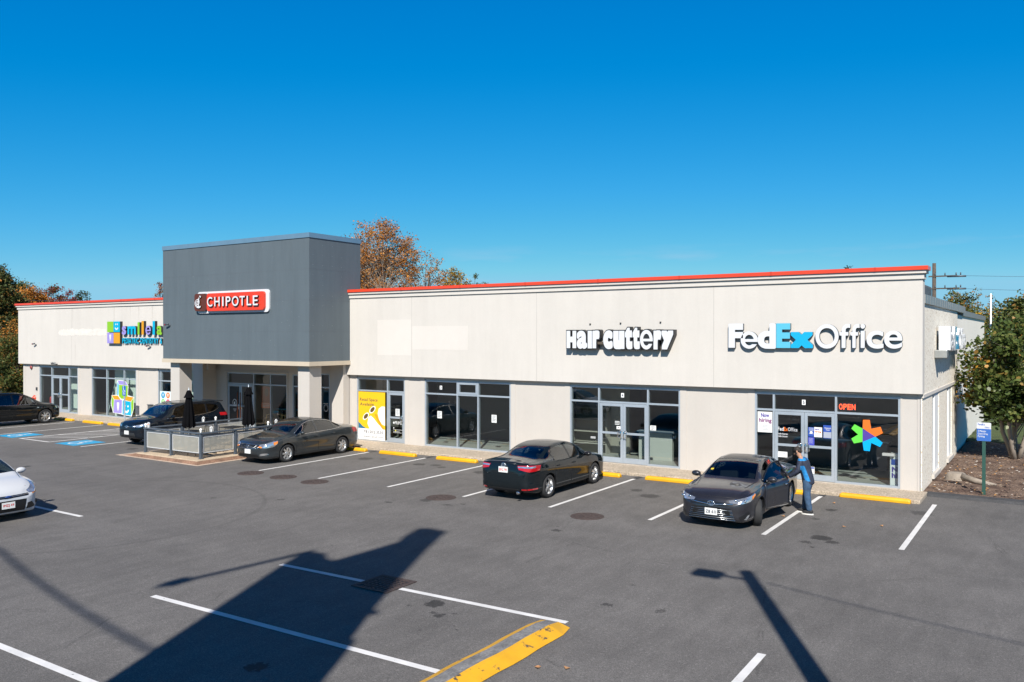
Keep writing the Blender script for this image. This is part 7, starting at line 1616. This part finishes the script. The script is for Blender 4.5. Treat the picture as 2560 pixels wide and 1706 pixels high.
# clothes over the body
J = [(-.02,0,.74,.17,.16),(-.015,0,.82,.18,.165),(.005,0,.92,.185,.16),(.03,0,1.04,.185,.155),(.075,0,1.18,.195,.16),(.125,0,1.31,.185,.145),(.155,0,1.40,.135,.11),(.18,0,1.465,.075,.072)]
JA = [(.145,.18,1.385,.082),(.19,.25,1.12,.066),(.365,.222,.995,.055),(.435,.207,.945,.048),(.145,-.18,1.385,.082),(.20,-.23,1.13,.066),(.345,-.165,.985,.055),(.415,-.142,.94,.048)]
def jacketmat():
    m, t, b_ = newmat('jacket_cloth'); b_.inputs['Roughness'].default_value = .75; P = nd(t, 'ShaderNodeTexCoord').outputs['Object']; sp = nd(t, 'ShaderNodeSeparateXYZ', {0: P}); X, Y, Z = sp.outputs
    Y = nd(t, 'ShaderNodeMath', {0: Y}, operation='ABSOLUTE').outputs[0]
    st = lambda v, a, c_: nd(t, 'ShaderNodeMapRange', {0: v, 1: a, 2: c_}, clamp=True).outputs[0]
    mul = lambda *q: q[0] if len(q) == 1 else nd(t, 'ShaderNodeMath', {0: q[0], 1: mul(*q[1:])}, operation='MULTIPLY').outputs[0]
    XS = nd(t, 'ShaderNodeMath', {0: nd(t, 'ShaderNodeMath', {0: Z, 1: -.36, 2: .36}, operation='MULTIPLY_ADD').outputs[0], 1: X}, operation='ADD').outputs[0]
    side = mul(st(Y,.08,.09), st(Z,.86,.87), st(Z,1.27,1.25), st(XS,-.055,-.045), st(XS,.075,.065), st(Y,.27,.26)); yoke = mul(st(Z,1.385,1.395), st(X,.20,.19), st(Y,.035,.045))
    k = nd(t, 'ShaderNodeMath', {0: side, 1: yoke}, operation='MAXIMUM').outputs[0]
    n = nd(t, 'ShaderNodeTexNoise', {'Vector': P, 'Scale': 14, 'Detail': 4}); r_ = nd(t, 'ShaderNodeMapRange', {0: n.outputs[0], 1: .3, 2: .7, 3: .7, 4: 1.3})
    mx = nd(t, 'ShaderNodeMix', {0: k, 6: (.020,.026,.048,1), 7: (.012,.19,.46,1)}, data_type='RGBA'); mm = nd(t, 'ShaderNodeVectorMath', {0: mx.outputs[2], 1: r_.outputs[0]}, operation='MULTIPLY'); t.links.new(mm.outputs[0], b_.inputs['Base Color'])
    bp = nd(t, 'ShaderNodeBump', {'Height': n.outputs[0], 'Strength': .6, 'Distance': .03}); t.links.new(bp.outputs[0], b_.inputs['Normal']); return m
jk = skin_mesh('jacket', J+JA, chain(0,1,2,3,4,5,6,7)+[(5,8)]+chain(8,9,10,11)+[(5,12)]+chain(12,13,14,15), jacketmat(), man, 3)
TR = [(0,0,.88,.135,.125),(.0,.09,.80,.125,.12),(.0,.105,.50,.098),(-.055,.11,.20,.08),(-.07,.11,.075,.082),(0,-.09,.80,.125,.12),(.07,-.11,.50,.098),(.105,-.12,.20,.08),(.11,-.12,.075,.082),(.02,0,1.02,.11,.09)]
skin_mesh('jeans', TR, [(0,1)]+chain(1,2,3,4)+[(0,5)]+chain(5,6,7,8)+[(0,9)], JN, man)
for x, y in ((-.07,.11),(.11,-.12)):
    b = MB(); b.smooth = True; b.ellipsoid((x+.05,y,.06), .145,.052,.05, 16, 10); b.ellipsoid((x-.02,y,.085), .07,.05,.05, 12, 8); s_ = b.build('shoe', SH, man, local=True)
    o_ = [(x+.05+.155*math.cos(a)*(1 if math.cos(a) > 0 else .98), y+.057*math.sin(a)) for a in [2*math.pi*k/20 for k in range(20)]]; MB().prism(o_, lambda p_, q: (p_,q,.0), lambda p_, q: (p_,q,.03)).build('sole', WH, s_, local=True)
